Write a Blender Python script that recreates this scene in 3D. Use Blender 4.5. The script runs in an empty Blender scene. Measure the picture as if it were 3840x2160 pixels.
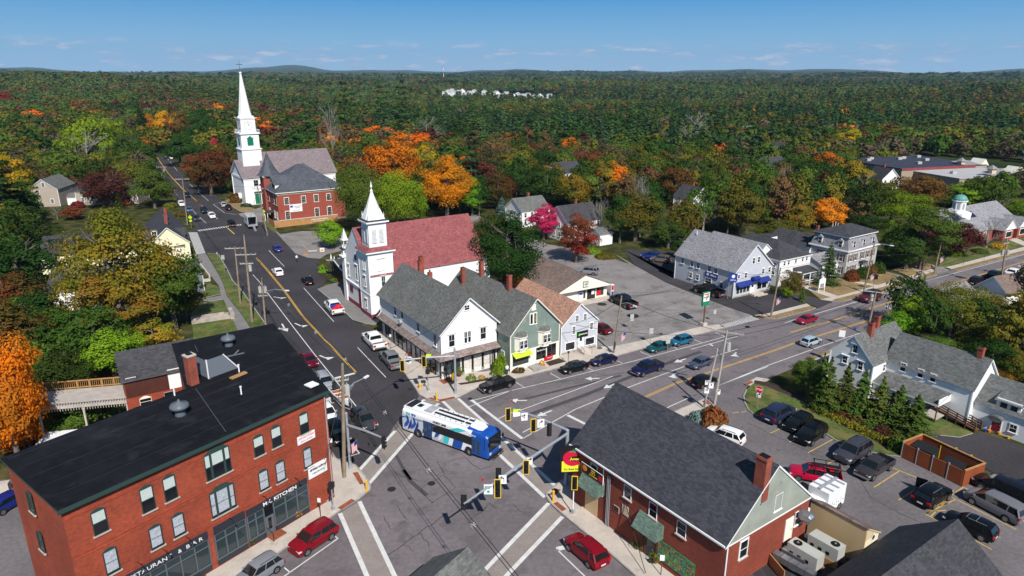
import bpy, bmesh, math, random
import numpy as np
from mathutils import Vector, Matrix
random.seed(7); np.random.seed(7)
R=math.radians; PI=math.pi
S=bpy.context.scene; C=S.collection
# ---------------- camera, sky, sun, exposure ----------------
FOC=2560.; CH=41.5; HY=272.; PITCH=math.atan((1080-HY)/FOC)
cd=bpy.data.cameras.new('camera'); cam=bpy.data.objects.new('camera',cd); C.objects.link(cam)
cam.location=(0,0,CH); cam.rotation_euler=(PI/2-PITCH,R(0.0),0)
cd.sensor_width=36; cd.lens=36*FOC/3840; cd.clip_start=1; cd.clip_end=60000; S.camera=cam
SUN_AZ,SUN_EL=-70.,43.
w=bpy.data.worlds.new('World'); S.world=w; w.use_nodes=True
nt=w.node_tree; nt.nodes.clear()
def N(nt,t,**k):
 n=nt.nodes.new(t)
 for a,b in k.items(): setattr(n,a,b)
 return n
def MathN(nt,op,a,b=None,clamp=False):
 n=N(nt,'ShaderNodeMath',operation=op,use_clamp=clamp)
 for i,v in enumerate((a,b)):
  if v is None: continue
  if isinstance(v,(int,float)): n.inputs[i].default_value=v
  else: nt.links.new(v,n.inputs[i])
 return n.outputs[0]
def Ramp(nt,fac,stops,interp='LINEAR'):
 n=N(nt,'ShaderNodeValToRGB'); cr=n.color_ramp; cr.interpolation=interp
 while len(cr.elements)<len(stops): cr.elements.new(0.5)
 for e,(p,c) in zip(cr.elements,stops): e.position=p; e.color=(*c,1) if len(c)==3 else c
 nt.links.new(fac,n.inputs[0]); return n.outputs[0]
def MixC(nt,f,a,b,mode='MIX'):
 n=N(nt,'ShaderNodeMix',data_type='RGBA',blend_type=mode)
 for k,v in ((0,f),(6,a),(7,b)):
  if isinstance(v,(int,float)): n.inputs[k].default_value=v
  elif isinstance(v,tuple): n.inputs[k].default_value=(*v[:3],1)
  else: nt.links.new(v,n.inputs[k])
 return n.outputs[2]
sky=N(nt,'ShaderNodeTexSky',sky_type='NISHITA'); sky.sun_disc=False
sky.sun_elevation=R(SUN_EL); sky.sun_rotation=R(90-SUN_AZ); sky.air_density=1.0; sky.dust_density=0.4; sky.ozone_density=3.2; sky.altitude=60
tc=N(nt,'ShaderNodeTexCoord'); sep=N(nt,'ShaderNodeSeparateXYZ'); nt.links.new(tc.outputs['Generated'],sep.inputs[0])
# thin fair-weather cloud streaks low above the horizon, laid out by direction in the sky
inv=MathN(nt,'DIVIDE',1.0,MathN(nt,'MAXIMUM',MathN(nt,'ADD',sep.outputs[2],0.03),0.02))
cmb=N(nt,'ShaderNodeCombineXYZ'); nt.links.new(MathN(nt,'MULTIPLY',sep.outputs[0],22.),cmb.inputs[0]); nt.links.new(MathN(nt,'MULTIPLY',sep.outputs[1],22.),cmb.inputs[1])
nt.links.new(MathN(nt,'MULTIPLY',sep.outputs[2],95.),cmb.inputs[2])
cn=N(nt,'ShaderNodeTexNoise'); cn.inputs['Scale'].default_value=1.0; cn.inputs['Detail'].default_value=7; cn.inputs['Roughness'].default_value=.62; nt.links.new(cmb.outputs[0],cn.inputs['Vector'])
cm=Ramp(nt,cn.outputs[0],[(.50,(0,0,0)),(.60,(1,1,1))])
band=Ramp(nt,sep.outputs[2],[(0.0,(.75,.75,.75)),(.012,(1,1,1)),(.03,(.8,.8,.8)),(.042,(0,0,0))])
cf=MixC(nt,1.0,cm,band,'MULTIPLY')
hz=Ramp(nt,sep.outputs[2],[(.13,(1,1,1)),(.45,(0,0,0))]); low=Ramp(nt,sep.outputs[2],[(0.0,(.477,.74,1.)),(.045,(.29,.62,.97)),(.105,(.06,.40,.90)),(.2,(.05,.30,.76))]); low=MixC(nt,1.,low,(10.2,10.2,10.2),'MULTIPLY')
skyc=MixC(nt,1.0,sky.outputs[0],(.86,1.03,1.08),'MULTIPLY')
skyh=MixC(nt,hz,skyc,low)
cv=Ramp(nt,cn.outputs[0],[(.56,(.56,.66,.93)),(.66,(1.1,1.12,1.2))]); skyd=MixC(nt,MathN(nt,'MULTIPLY',cf,.75),skyh,MixC(nt,1.,cv,(9.6,9.6,9.6),'MULTIPLY'))
bg=N(nt,'ShaderNodeBackground'); bg.inputs[1].default_value=0.06; nt.links.new(skyd,bg.inputs[0])
wo=N(nt,'ShaderNodeOutputWorld'); nt.links.new(bg.outputs[0],wo.inputs[0])
sl=bpy.data.lights.new('sun','SUN'); sl.energy=4.6; sl.angle=R(.5); sl.color=(1,.955,.89)
so=bpy.data.objects.new('sun',sl); C.objects.link(so)
sd=Vector((math.cos(R(SUN_AZ))*math.cos(R(SUN_EL)),math.sin(R(SUN_AZ))*math.cos(R(SUN_EL)),math.sin(R(SUN_EL))))
so.rotation_euler=sd.to_track_quat('Z','Y').to_euler(); so.location=(0,0,200)
S.view_settings.view_transform='Standard'; S.view_settings.look='None'; S.view_settings.exposure=0.3; S.view_settings.gamma=1; S.view_settings.use_curve_mapping=False
S.cycles.max_bounces=5; S.cycles.diffuse_bounces=2; S.cycles.glossy_bounces=3; S.cycles.transmission_bounces=4; S.cycles.transparent_max_bounces=6; S.cycles.volume_bounces=0
S.cycles.caustics_reflective=False; S.cycles.caustics_refractive=False
# ---------------- survey: a point of the photograph back to the plan (z = height) ----------------
_c,_s=math.cos(PITCH),math.sin(PITCH)
TL={'a':(0,1620,2.6833),'b':(960,1620,2.6833),'c':(1920,1620,2.6833),'d':(2880,1620,2.6833),'e':(960,1080,2.6833),'f':(1920,1080,2.6833),'g':(2880,540,2.6833),
 'h':(700,500,3.22),'z1':(0,1150,1.4346),'z3':(2050,1350,1.789),'z4':(2800,1200,1.5096),'A':(1150,600,1.61),'B':(2300,700,1.6097),'Cc':(500,230,1.882),'D':(0,480,1.575),
 'i':(1200,640,2.416),'j':(840,260,2.683),'k':(2500,820,2.862),'l':(3060,1180,2.787),'p':(0,0,1),'q':(0,0,.67083),'m':(640,640,4.527),'n':(0,240,2.6833),'r':(3200,900,2.275),'s':(2360,1240,6.585),'t':(0,780,1.5167),'u':(1400,700,1.5167)}
def T(k,x,y): o=TL[k]; return (o[0]+x/o[2],o[1]+y/o[2])
def P(k,x,y,z=0.):
 u,v=T(k,x,y); a=(u-1920)/FOC; b=(v-1080)/FOC
 d=(a,_c-b*_s,-_s-b*_c); t=(z-CH)/d[2]; return Vector((d[0]*t,d[1]*t,z))
def PP(k,pts,z=0.): return [P(k,x,y,z) for x,y in pts]
def HGT(p,k,x,y):
 u,v=T(k,x,y); a=(u-1920)/FOC; b=(v-1080)/FOC; d=(a,_c-b*_s,-_s-b*_c)
 return CH+d[2]*math.hypot(p[0],p[1])/math.hypot(d[0],d[1])
# ---------------- materials ----------------
MT={}
def mat(name,col,rough=.8,metal=0.,var=0.,vs=1.5,var2=0.,vs2=12.,spec=.3,kind=None,emit=0.,stain=None,bump=0.,alpha=None):
 if name in MT: return MT[name]
 m=bpy.data.materials.new(name); m.use_nodes=True; nt=m.node_tree; b=nt.nodes['Principled BSDF']
 b.inputs['Roughness'].default_value=rough; b.inputs['Metallic'].default_value=metal; b.inputs['Specular IOR Level'].default_value=spec
 L=nt.links.new; tcn=N(nt,'ShaderNodeTexCoord'); obj=tcn.outputs['Object']
 c=None
 if kind=='paint': oi=N(nt,'ShaderNodeObjectInfo'); c=oi.outputs['Color']
 if kind in('brick','shingle','clap','roll','board','metalwall'):
  sp=N(nt,'ShaderNodeSeparateXYZ'); L(obj,sp.inputs[0]); sn=N(nt,'ShaderNodeSeparateXYZ'); L(tcn.outputs['Normal'],sn.inputs[0])
  f=MathN(nt,'GREATER_THAN',MathN(nt,'ABSOLUTE',sn.outputs[0]),MathN(nt,'ABSOLUTE',sn.outputs[1]))
  mx=N(nt,'ShaderNodeMix',data_type='FLOAT'); L(f,mx.inputs[0]); L(sp.outputs[0],mx.inputs[2]); L(sp.outputs[1],mx.inputs[3])
  hz=sp.outputs[2]
  cb=N(nt,'ShaderNodeCombineXYZ'); L(mx.outputs[0],cb.inputs[0]); L(hz,cb.inputs[1])
  if kind in('brick','shingle'):
   bt=N(nt,'ShaderNodeTexBrick'); L(cb.outputs[0],bt.inputs['Vector']); k=1 if kind=='brick' else 3.2
   bt.inputs['Scale'].default_value=1.; bt.inputs['Brick Width'].default_value=.24*k if kind=='brick' else .34; bt.inputs['Row Height'].default_value=.085 if kind=='brick' else .11
   bt.inputs['Mortar Size'].default_value=.008 if kind=='brick' else .006
   v=.22 if kind=='brick' else .3
   bt.inputs['Color1'].default_value=(*[x*(1-v) for x in col],1); bt.inputs['Color2'].default_value=(*[min(1,x*(1+v)) for x in col],1)
   mo=(.24,.10,.065) if kind=='brick' else tuple(x*.6 for x in col)
   bt.inputs['Mortar'].default_value=(*mo,1); c=bt.outputs[0]
  else:
   per={'clap':.13,'roll':.9,'board':.22,'metalwall':.2}[kind]
   src=mx.outputs[0] if kind in('board',) else hz
   fr=MathN(nt,'FRACT',MathN(nt,'DIVIDE',src,per))
   c=Ramp(nt,fr,[(0,tuple(x*.62 for x in col)),(.16,col),(1,tuple(min(1,x*1.04) for x in col))])
 base=c if c is not None else tuple(col)
 if var:
  n=N(nt,'ShaderNodeTexNoise'); n.inputs['Scale'].default_value=vs; n.inputs['Detail'].default_value=6; L(obj,n.inputs['Vector'])
  g=Ramp(nt,n.outputs[0],[(.3,(1-var,)*3),(.7,(1+var,)*3)]); base=MixC(nt,1.,base,g,'MULTIPLY')
 if var2:
  n=N(nt,'ShaderNodeTexNoise'); n.inputs['Scale'].default_value=vs2; n.inputs['Detail'].default_value=3; L(obj,n.inputs['Vector'])
  g=Ramp(nt,n.outputs[0],[(.35,(1-var2,)*3),(.65,(1+var2,)*3)]); base=MixC(nt,1.,base,g,'MULTIPLY')
 if stain:
  n=N(nt,'ShaderNodeTexNoise'); n.inputs['Scale'].default_value=stain[1]; n.inputs['Detail'].default_value=8; n.inputs['Roughness'].default_value=.65; L(obj,n.inputs['Vector'])
  g=Ramp(nt,n.outputs[0],[(stain[2],(0,0,0)),(stain[2]+.08,(1,1,1))]); base=MixC(nt,MathN(nt,'MULTIPLY',g,stain[3]),base,stain[0])
 if isinstance(base,tuple): b.inputs['Base Color'].default_value=(*base,1)
 else: L(base,b.inputs['Base Color'])
 if bump:
  n=N(nt,'ShaderNodeTexNoise'); n.inputs['Scale'].default_value=vs2; L(obj,n.inputs['Vector']); bb=N(nt,'ShaderNodeBump'); bb.inputs['Strength'].default_value=bump; bb.inputs['Distance'].default_value=.05
  L(n.outputs[0],bb.inputs['Height']); L(bb.outputs[0],b.inputs['Normal'])
 if emit: b.inputs['Emission Color'].default_value=(*col,1); b.inputs['Emission Strength'].default_value=emit
 MT[name]=m; return m
M=lambda n:MT[n]
# ---------------- mesh collecting ----------------
class MB:
 def __init__(s): s.v=[];s.f=[];s.mi=[];s.mats=[];s.x=None
 def m(s,mt):
  if isinstance(mt,str): mt=MT[mt]
  if mt not in s.mats: s.mats.append(mt)
  return s.mats.index(mt)
 def add(s,vs,fs,mt):
  o=len(s.v); k=s.m(mt)
  for p in vs:
   p=Vector(p); s.v.append(tuple(s.x@p) if s.x else tuple(p))
  for f in fs: s.f.append(tuple(i+o for i in f)); s.mi.append(k)
  return s
 def box(s,x0,y0,z0,x1,y1,z1,mt):
  return s.add([(x0,y0,z0),(x1,y0,z0),(x1,y1,z0),(x0,y1,z0),(x0,y0,z1),(x1,y0,z1),(x1,y1,z1),(x0,y1,z1)],[(0,3,2,1),(4,5,6,7),(0,1,5,4),(1,2,6,5),(2,3,7,6),(3,0,4,7)],mt)
 def prism(s,poly,z0,z1,mt,top=None,bottom=True):
  n=len(poly); vs=[(p[0],p[1],z0) for p in poly]+[(p[0],p[1],z1) for p in poly]
  a=sum(poly[i][0]*poly[(i+1)%n][1]-poly[(i+1)%n][0]*poly[i][1] for i in range(n))
  fs=[(i,(i+1)%n,n+(i+1)%n,n+i) for i in range(n)]
  if bottom: fs.append(tuple(range(n))[::-1])
  fs2=[tuple(range(n,2*n))]
  if a<0: fs=[f[::-1] for f in fs]; fs2=[f[::-1] for f in fs2]
  s.add(vs,fs,mt); k=s.m(top or mt); o=len(s.v)-2*n
  for f in fs2: s.f.append(tuple(i+o for i in f)); s.mi.append(k)
  return s
 def quad(s,a,b,c,d,mt): return s.add([a,b,c,d],[(0,1,2,3)],mt)
 def poly(s,ps,mt): return s.add(ps,[tuple(range(len(ps)))],mt)
 def tube(s,pts,r,mt,n=6,cap=True):
  if not isinstance(r,(list,tuple)): r=[r]*len(pts)
  pts=[Vector(p) for p in pts]; vs=[];fs=[]
  for i,p in enumerate(pts):
   d=(pts[min(i+1,len(pts)-1)]-pts[max(i-1,0)]).normalized()
   a=d.orthogonal().normalized() if abs(d.z)<.95 else Vector((1,0,0)); a=(a-d*a.dot(d)).normalized(); b=d.cross(a)
   for k in range(n):
    t=2*PI*k/n; vs.append(p+(a*math.cos(t)+b*math.sin(t))*r[i])
  for i in range(len(pts)-1):
   for k in range(n): fs.append((i*n+k,i*n+(k+1)%n,(i+1)*n+(k+1)%n,(i+1)*n+k))
  if cap: fs.append(tuple(range(n))[::-1]); fs.append(tuple(range((len(pts)-1)*n,len(pts)*n)))
  return s.add(vs,fs,mt)
 def lathe(s,prof,mt,n=12,c=(0,0,0)):
  vs=[];fs=[]
  for r_,z in prof:
   for k in range(n): t=2*PI*k/n; vs.append((c[0]+r_*math.cos(t),c[1]+r_*math.sin(t),c[2]+z))
  for i in range(len(prof)-1):
   for k in range(n): fs.append((i*n+k,i*n+(k+1)%n,(i+1)*n+(k+1)%n,(i+1)*n+k))
  fs.append(tuple(range(n))[::-1]); fs.append(tuple(range((len(prof)-1)*n,len(prof)*n)))
  return s.add(vs,fs,mt)
 def bar(s,a,b,w,h,mt):
  a,b=Vector(a),Vector(b); d=(b-a).normalized(); up=Vector((0,0,1))
  if abs(d.z)>.95: up=Vector((0,1,0))
  l=d.cross(up).normalized(); u=l.cross(d)
  vs=[p+l*sx*w/2+u*sz*h/2 for p in(a,b) for sx,sz in((-1,-1),(1,-1),(1,1),(-1,1))]
  return s.add(vs,[(0,1,2,3),(7,6,5,4),(0,4,5,1),(1,5,6,2),(2,6,7,3),(3,7,4,0)],mt)
 def mesh(s,name,smooth=False):
  me=bpy.data.meshes.new(name); me.from_pydata(s.v,[],s.f)
  for m_ in s.mats: me.materials.append(m_)
  me.polygons.foreach_set('material_index',s.mi)
  if smooth: me.polygons.foreach_set('use_smooth',[True]*len(s.f))
  me.update(); return me
 def build(s,name,parent=None,loc=(0,0,0),rz=0,smooth=False):
  return ob(name,s.mesh(name,smooth),parent,loc,rz)
def ob(name,data,parent=None,loc=(0,0,0),rz=0,sc=None):
 o=bpy.data.objects.new(name,data); C.objects.link(o); o.parent=parent; o.location=loc; o.rotation_euler=(0,0,rz)
 if sc: o.scale=sc if isinstance(sc,tuple) else (sc,)*3
 return o
def tag(o,label=None,cat=None,group=None,kind=None):
 if label: o['label']=label
 if cat: o['category']=cat
 if group: o['group']=group
 if kind: o['kind']=kind
 return o
def thing(name,label,cat,loc=(0,0,0),rz=0,group=None,sc=None):
 return tag(ob(name,None,None,loc,rz,sc),label,cat,group)
def clone(o,parent=None):
 c=o.copy(); C.objects.link(c); c.parent=parent
 for ch in list(o.children): clone(ch,c)
 return c
def text(s,parent,loc,size,mt,rot=(PI/2,0,0),name='lettering',ext=.01,align='CENTER',sx=1.,shear=0.,bold=.0):
 cu=bpy.data.curves.new(name,'FONT'); cu.body=s; cu.size=size; cu.extrude=ext; cu.align_x=align; cu.align_y='CENTER'; cu.offset=bold; cu.shear=shear
 cu.materials.append(MT[mt] if isinstance(mt,str) else mt); cu.resolution_u=2
 tmp=bpy.data.objects.new('tmp',cu); C.objects.link(tmp); me=bpy.data.meshes.new_from_object(tmp.evaluated_get(bpy.context.evaluated_depsgraph_get())); bpy.data.objects.remove(tmp); me.name=name
 if not me.materials: me.materials.append(cu.materials[0])
 o=bpy.data.objects.new(name,me); C.objects.link(o); o.parent=parent; o.location=loc; o.rotation_euler=rot; o.scale=(sx,1,1); return o
# material palette
mat('asphalt_dark',(.050,.046,.051),.85,var=.22,vs=.13,var2=.12,vs2=2.5,bump=.1,spec=.2)
mat('asphalt',(.165,.145,.152),.85,var=.2,vs=.1,var2=.10,vs2=2.2,stain=((.10,.092,.096),.35,.53,.55),bump=.1,spec=.2)
mat('asphalt_old',(.235,.215,.207),.9,var=.18,vs=.22,var2=.12,vs2=3,stain=((.14,.13,.125),.3,.53,.7),spec=.2)
mat('asphalt_lot',(.150,.136,.140),.9,var=.2,vs=.12,var2=.12,vs2=2.5,stain=((.06,.056,.056),.3,.63,.7),spec=.2)
mat('asphalt_walk',(.20,.19,.185),.9,var=.12,vs=.6,spec=.2)
mat('concrete',(.50,.44,.385),.9,var=.12,vs=.6,var2=.05,vs2=5,stain=((.30,.26,.22),.8,.6,.5))
mat('curb',(.33,.31,.29),.85,var=.2,vs=1.2)
mat('white_line',(.62,.62,.60),.8,var=.12,vs=1.5,stain=((.3,.3,.3),3,.64,.5))
mat('yellow_line',(.62,.36,.06),.8,var=.15,vs=1.2,stain=((.35,.25,.12),2,.62,.5))
mat('yellow_pale',(.55,.36,.10),.8,var=.2,vs=1.2,stain=((.25,.2,.12),2,.56,.6))
mat('grass',(.075,.105,.022),.95,var=.35,vs=.3,var2=.25,vs2=2.,stain=((.20,.15,.06),.35,.5,.55))
mat('grass_dry',(.24,.165,.075),.95,var=.2,vs=.3,var2=.2,vs2=2.,stain=((.10,.12,.03),.4,.58,.6))
mat('mulch',(.045,.028,.02),.95,var=.3,vs=2)
mat('brick_red',(.31,.045,.018),.85,kind='brick',var=.2,vs=.3,var2=.08,vs2=3,stain=((.20,.06,.035),.5,.60,.5))
mat('brick_dark',(.235,.040,.022),.85,kind='brick',var=.15,vs=.4)
mat('brick_school',(.31,.060,.040),.85,kind='brick',var=.08,vs=.4)
mat('brick_chim',(.28,.062,.038),.85,kind='brick',var=.2,vs=1)
mat('white_paint',(.80,.80,.79),.6,var=.03,vs=.7)
mat('white_clap',(.80,.80,.79),.6,kind='clap',var=.04,vs=.5)
mat('cream_clap',(.80,.74,.50),.6,kind='clap',var=.04,vs=.5)
mat('cream',(.80,.77,.66),.6,var=.04,vs=.5)
mat('beige_clap',(.40,.34,.28),.6,kind='clap',var=.05,vs=.5)
mat('gray_clap',(.52,.535,.58),.6,kind='clap',var=.04,vs=.5)
mat('green_clap',(.19,.245,.215),.7,kind='clap',var=.12,vs=.6,stain=((.38,.40,.34),.9,.56,.6))
mat('offwhite_wall',(.74,.73,.68),.7,kind='clap',var=.05,vs=.5)
mat('white_brick',(.72,.71,.66),.8,kind='brick',var=.06,vs=.6)
mat('tan_clap',(.60,.44,.24),.6,kind='clap',var=.06,vs=.4)
mat('tan_paint',(.62,.50,.32),.6)
mat('roof_black',(.011,.011,.015),.9,var=.3,vs=.12,var2=.2,vs2=1.2,stain=((.026,.026,.03),.3,.56,.6),spec=.12)
mat('roof_shingle_dk',(.050,.050,.062),.85,kind='shingle',var=.1,vs=.5)
mat('roof_shingle_gray',(.135,.136,.128),.85,kind='shingle',var=.12,vs=.35)
mat('roof_gray_lt',(.25,.245,.26),.85,kind='shingle',var=.08,vs=.35)
mat('roof_charcoal',(.050,.050,.056),.85,kind='shingle',var=.15,vs=.5)
mat('roof_slate',(.075,.082,.098),.7,kind='shingle',var=.22,vs=.5)
mat('roof_maroon',(.25,.075,.075),.85,kind='shingle',var=.10,vs=.5,stain=((.33,.15,.15),.7,.60,.4))
mat('roof_mauve',(.20,.16,.165),.85,kind='shingle',var=.06,vs=.4)
mat('roof_terra',(.42,.235,.165),.85,kind='shingle',var=.1,vs=.5)
mat('roof_brown',(.185,.135,.115),.85,kind='shingle',var=.12,vs=.3)
mat('roof_farm',(.125,.128,.125),.85,kind='shingle',var=.12,vs=.5)
mat('roof_greyblue',(.24,.26,.28),.85,kind='shingle',var=.1,vs=1)
mat('green_trim',(.028,.058,.052),.5)
mat('dark_trim',(.030,.033,.042),.4)
mat('slate_trim',(.11,.125,.145),.4)
mat('gray_trim',(.32,.33,.35),.5)
mat('red_paint',(.22,.012,.02),.5)
mat('maroon_base',(.24,.045,.06),.8,var=.2,vs=1)
mat('blue_awning',(.015,.035,.20),.6)
mat('green_awn',(.12,.18,.145),.8,kind='shingle',var=.15,vs=2)
mat('green_door',(.005,.16,.085),.5)
mat('glass_dark',(.010,.012,.015),.08,spec=.7)
mat('glass_tint',(.03,.045,.05),.08,spec=.7)
mat('glass_car',(.008,.011,.012),.05,spec=.8)
mat('blind',(.50,.56,.52),.8,var=.08,vs=6)
mat('curtain',(.40,.42,.46),.8,var=.25,vs=5)
mat('sill',(.46,.40,.34),.8,var=.1,vs=2)
mat('steel',(.42,.44,.47),.45,metal=.6)
mat('galv',(.36,.39,.43),.5,metal=.3,var=.1,vs=2)
mat('black',(.006,.006,.007),.5)
mat('rubber',(.012,.012,.013),.8)
mat('wood_pole',(.26,.20,.145),.9,var=.25,vs=1.4)
mat('wood_gray',(.42,.38,.34),.9,kind='board',var=.15,vs=1)
mat('wood_tan',(.42,.22,.085),.85,kind='board',var=.15,vs=1)
mat('wood_red',(.26,.065,.020),.8,kind='board',var=.18,vs=.8)
mat('wood_brown',(.075,.022,.015),.8,kind='board',var=.2,vs=1)
mat('wood_dark',(.12,.055,.03),.85,var=.2,vs=2)
mat('sign_white',(.80,.80,.80),.5)
mat('sign_black',(.01,.01,.01),.5)
mat('sig_yellow',(.85,.55,.01),.5)
mat('hiviz',(.62,.85,.02),.5)
mat('sign_red',(.60,.01,.02),.5)
mat('sign_green',(.01,.22,.10),.5)
mat('sign_blue',(.02,.05,.30),.5)
mat('sign_orange',(.80,.22,.01),.5)
mat('yellow_post',(.72,.40,.02),.5)
mat('brick_pad',(.26,.075,.035),.9,kind='brick',var=.1,vs=3)
mat('wire',(.03,.03,.032),.6)
mat('hvac',(.42,.43,.40),.6,var=.05,vs=2)
mat('duct',(.30,.31,.34),.35,metal=.7,var=.2,vs=2)
mat('paint',(.8,.8,.8),.22,kind='paint',spec=.35)
mat('rim',(.45,.46,.48),.35,metal=.8)
mat('rim_dark',(.03,.03,.032),.4)
mat('tail',(.42,.004,.008),.3)
mat('headlamp',(.60,.62,.64),.15,spec=.8)
mat('chrome',(.5,.5,.52),.25,metal=.8)
mat('plastic_black',(.018,.018,.019),.6)
mat('plate',(.7,.7,.72),.5)
mat('skin',(.42,.24,.17),.7)
mat('cloth_white',(.7,.7,.7),.8); mat('cloth_dark',(.02,.022,.03),.8); mat('cloth_red',(.30,.10,.09),.8); mat('hair',(.03,.02,.015),.8)
mat('stone',(.30,.26,.22),.9,var=.25,vs=.8)
mat('cyan',(.02,.50,.56),.4); mat('bus_blue',(.008,.075,.36),.3,spec=.5); mat('bus_white',(.80,.81,.83),.35,spec=.5); mat('bus_navy',(.015,.035,.20),.4); mat('bus_teal',(.05,.55,.60),.4); mat('band',(.26,.225,.205),.9,var=.1,vs=.7,var2=.06,vs2=4)
mat('bus_grey',(.5,.53,.58),.5)
# ---------------- windows, doors, houses ----------------
WC={}
def winmesh(w,h,st,fr='white_paint',gl='glass_dark'):
 k=(round(w,2),round(h,2),st,fr,gl)
 if k in WC: return WC[k]
 b=MB(); hw=w/2; t=.045
 arch='arch' in st
 def hole(x0,z0,x1,z1,m,y=-.02): b.quad((x0,y,z0),(x1,y,z0),(x1,y,z1),(x0,y,z1),m)
 # frame ring
 for x0,z0,x1,z1 in((-hw,0,-hw+t,h),(hw-t,0,hw,h),(-hw+t,0,hw-t,t),(-hw+t,h-t,hw-t,h)): b.box(x0,-.07,z0,x1,.0,z1,fr)
 if 'casing' in st:
  for x0,z0,x1,z1 in((-hw-.08,-.06,-hw,h+.05),(hw,-.06,hw+.08,h+.05),(-hw-.08,h,hw+.08,h+.1)): b.box(x0,-.05,z0,x1,.0,z1,'white_paint')
 if 'hood' in st: b.box(-hw-.22,-.2,h+.14,hw+.22,0,h+.22,'white_paint')
 if 'triple' in st:
  for x in(-w*.26,w*.26): b.box(x-.1,-.06,0,x+.1,0,h,fr)
 if arch:
  n=6; pts=[(-hw,-.0,h)]+[(-hw+w*i/n,0,h+.22*w*math.sin(PI*i/n)) for i in range(1,n)]+[(hw,0,h)]
  b.add([(p[0],-.07,p[2]) for p in pts]+[(p[0],0,p[2]) for p in pts],[tuple(range(len(pts)))]+[(i+len(pts),i+1+len(pts),i+1,i) for i in range(len(pts)-1)],fr)
 hole(-hw+t,t,hw-t,h-t,gl)
 if 'blind' in st: hole(-hw+t+.03,h*.52,hw-t-.03,h-t,'blind',-.028)
 if 'curt' in st: hole(-hw+t+.05,h*.1,hw-t-.05,h-t,'curtain',-.028)
 if 'plain' not in st:
  b.box(-hw+t,-.05,h*.5-.018,hw-t,-.021,h*.5+.018,fr)
  if 'six' in st:
   for i in(1,2): b.box(-hw+w*i/3-.012,-.04,t,-hw+w*i/3+.012,-.021,h-t,fr)
   for z in(.25,.75): b.box(-hw+t,-.04,h*z-.012,hw-t,-.021,h*z+.012,fr)
  elif 'one' not in st: b.box(-.018,-.045,h*.5,.018,-.029,h-t,fr)
 if 'shut' in st:
  for s_ in(-1,1): b.box(s_*(hw+.14)-.17+.17*s_*.6,-.05,0,s_*(hw+.14)+.17+.17*s_*.6,-.01,h,'wood_dark')
 if 'ac' in st: b.box(-.3,-.42,.02,.3,-.02,.42,'hvac')
 sm='sill' if 'stone' in st else 'white_paint'
 if 'nosill' not in st: b.box(-hw-.12,-.14,-.1 if 'stone' in st else -.06,hw+.12,-.0,0,sm)
 WC[k]=b.mesh('window'); return WC[k]
FR={'S':(lambda H,u:(u,0),0),'N':(lambda H,u:(u,H['D']),PI),'W':(lambda H,u:(0,u),-PI/2),'E':(lambda H,u:(H['W'],u),PI/2)}
def face(H,f,u,off=0.):
 fn,rz=FR[f]; x,y=fn(H,u); nx,ny=math.sin(rz),-math.cos(rz); return (x+nx*off,y+ny*off),rz
def win(H,f,u,z,w=.9,h=1.5,st='sash casing',fr='white_paint',gl='glass_dark',off=0.,name='window'):
 (x,y),rz=face(H,f,u,off); return ob(name,winmesh(w,h,st,fr,gl),H['root'],(x,y,z),rz)
def doorm(H,f,u,z=0.,w=1.0,h=2.15,m='white_paint',fr='white_paint',glz=True,name='door',off=0.):
 b=MB(); hw=w/2
 b.box(-hw-.1,-.07,0,-hw,0,h+.1,fr); b.box(hw,-.07,0,hw+.1,0,h+.1,fr); b.box(-hw,-.07,h,hw,0,h+.1,fr); b.box(-hw,-.04,.02,hw,0,h,m)
 if glz: b.quad((-hw+.18,-.045,h*.5),(hw-.18,-.045,h*.5),(hw-.18,-.045,h*.9),(-hw+.18,-.045,h*.9),'glass_dark')
 b.box(hw-.16,-.1,h*.45,hw-.1,-.04,h*.45+.06,'steel')
 (x,y),rz=face(H,f,u,off); return b.build(name,H['root'],(x,y,z),rz)
def roofslab(b,a,c,d,e,th,m,edge):
 # a,c = eave ends ; d,e = ridge ends (a-c eave, d above c, e above a); thick slab
 a,c,d,e=map(Vector,(a,c,d,e)); n=(c-a).cross(e-a).normalized()
 if n.z<0: n=-n
 lo=[p-n*th for p in(a,c,d,e)]
 b.add([a,c,d,e],[(0,1,2,3)],m); b.add(lo,[(3,2,1,0)],edge); vs=[a,c,d,e]+lo
 b.add(vs,[(0,4,5,1),(1,5,6,2),(3,7,4,0)],edge)
FOOT=[]
def chimney(H,x,y,z0,z1,w=.6,d=.6,m='brick_chim'):
 b=MB(); b.box(-w/2,-d/2,z0,w/2,d/2,z1,m); b.box(-w/2-.05,-d/2-.05,z1-.25,w/2+.05,d/2+.05,z1-.1,m); b.box(-w/2+.1,-d/2+.1,z1,w/2-.1,d/2-.1,z1+.05,'black')
 b.box(-w/2-.08,-d/2-.08,z0,w/2+.08,d/2+.08,z0+.05,'galv')
 return b.build('chimney',H['root'],(x,y,0))
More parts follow.
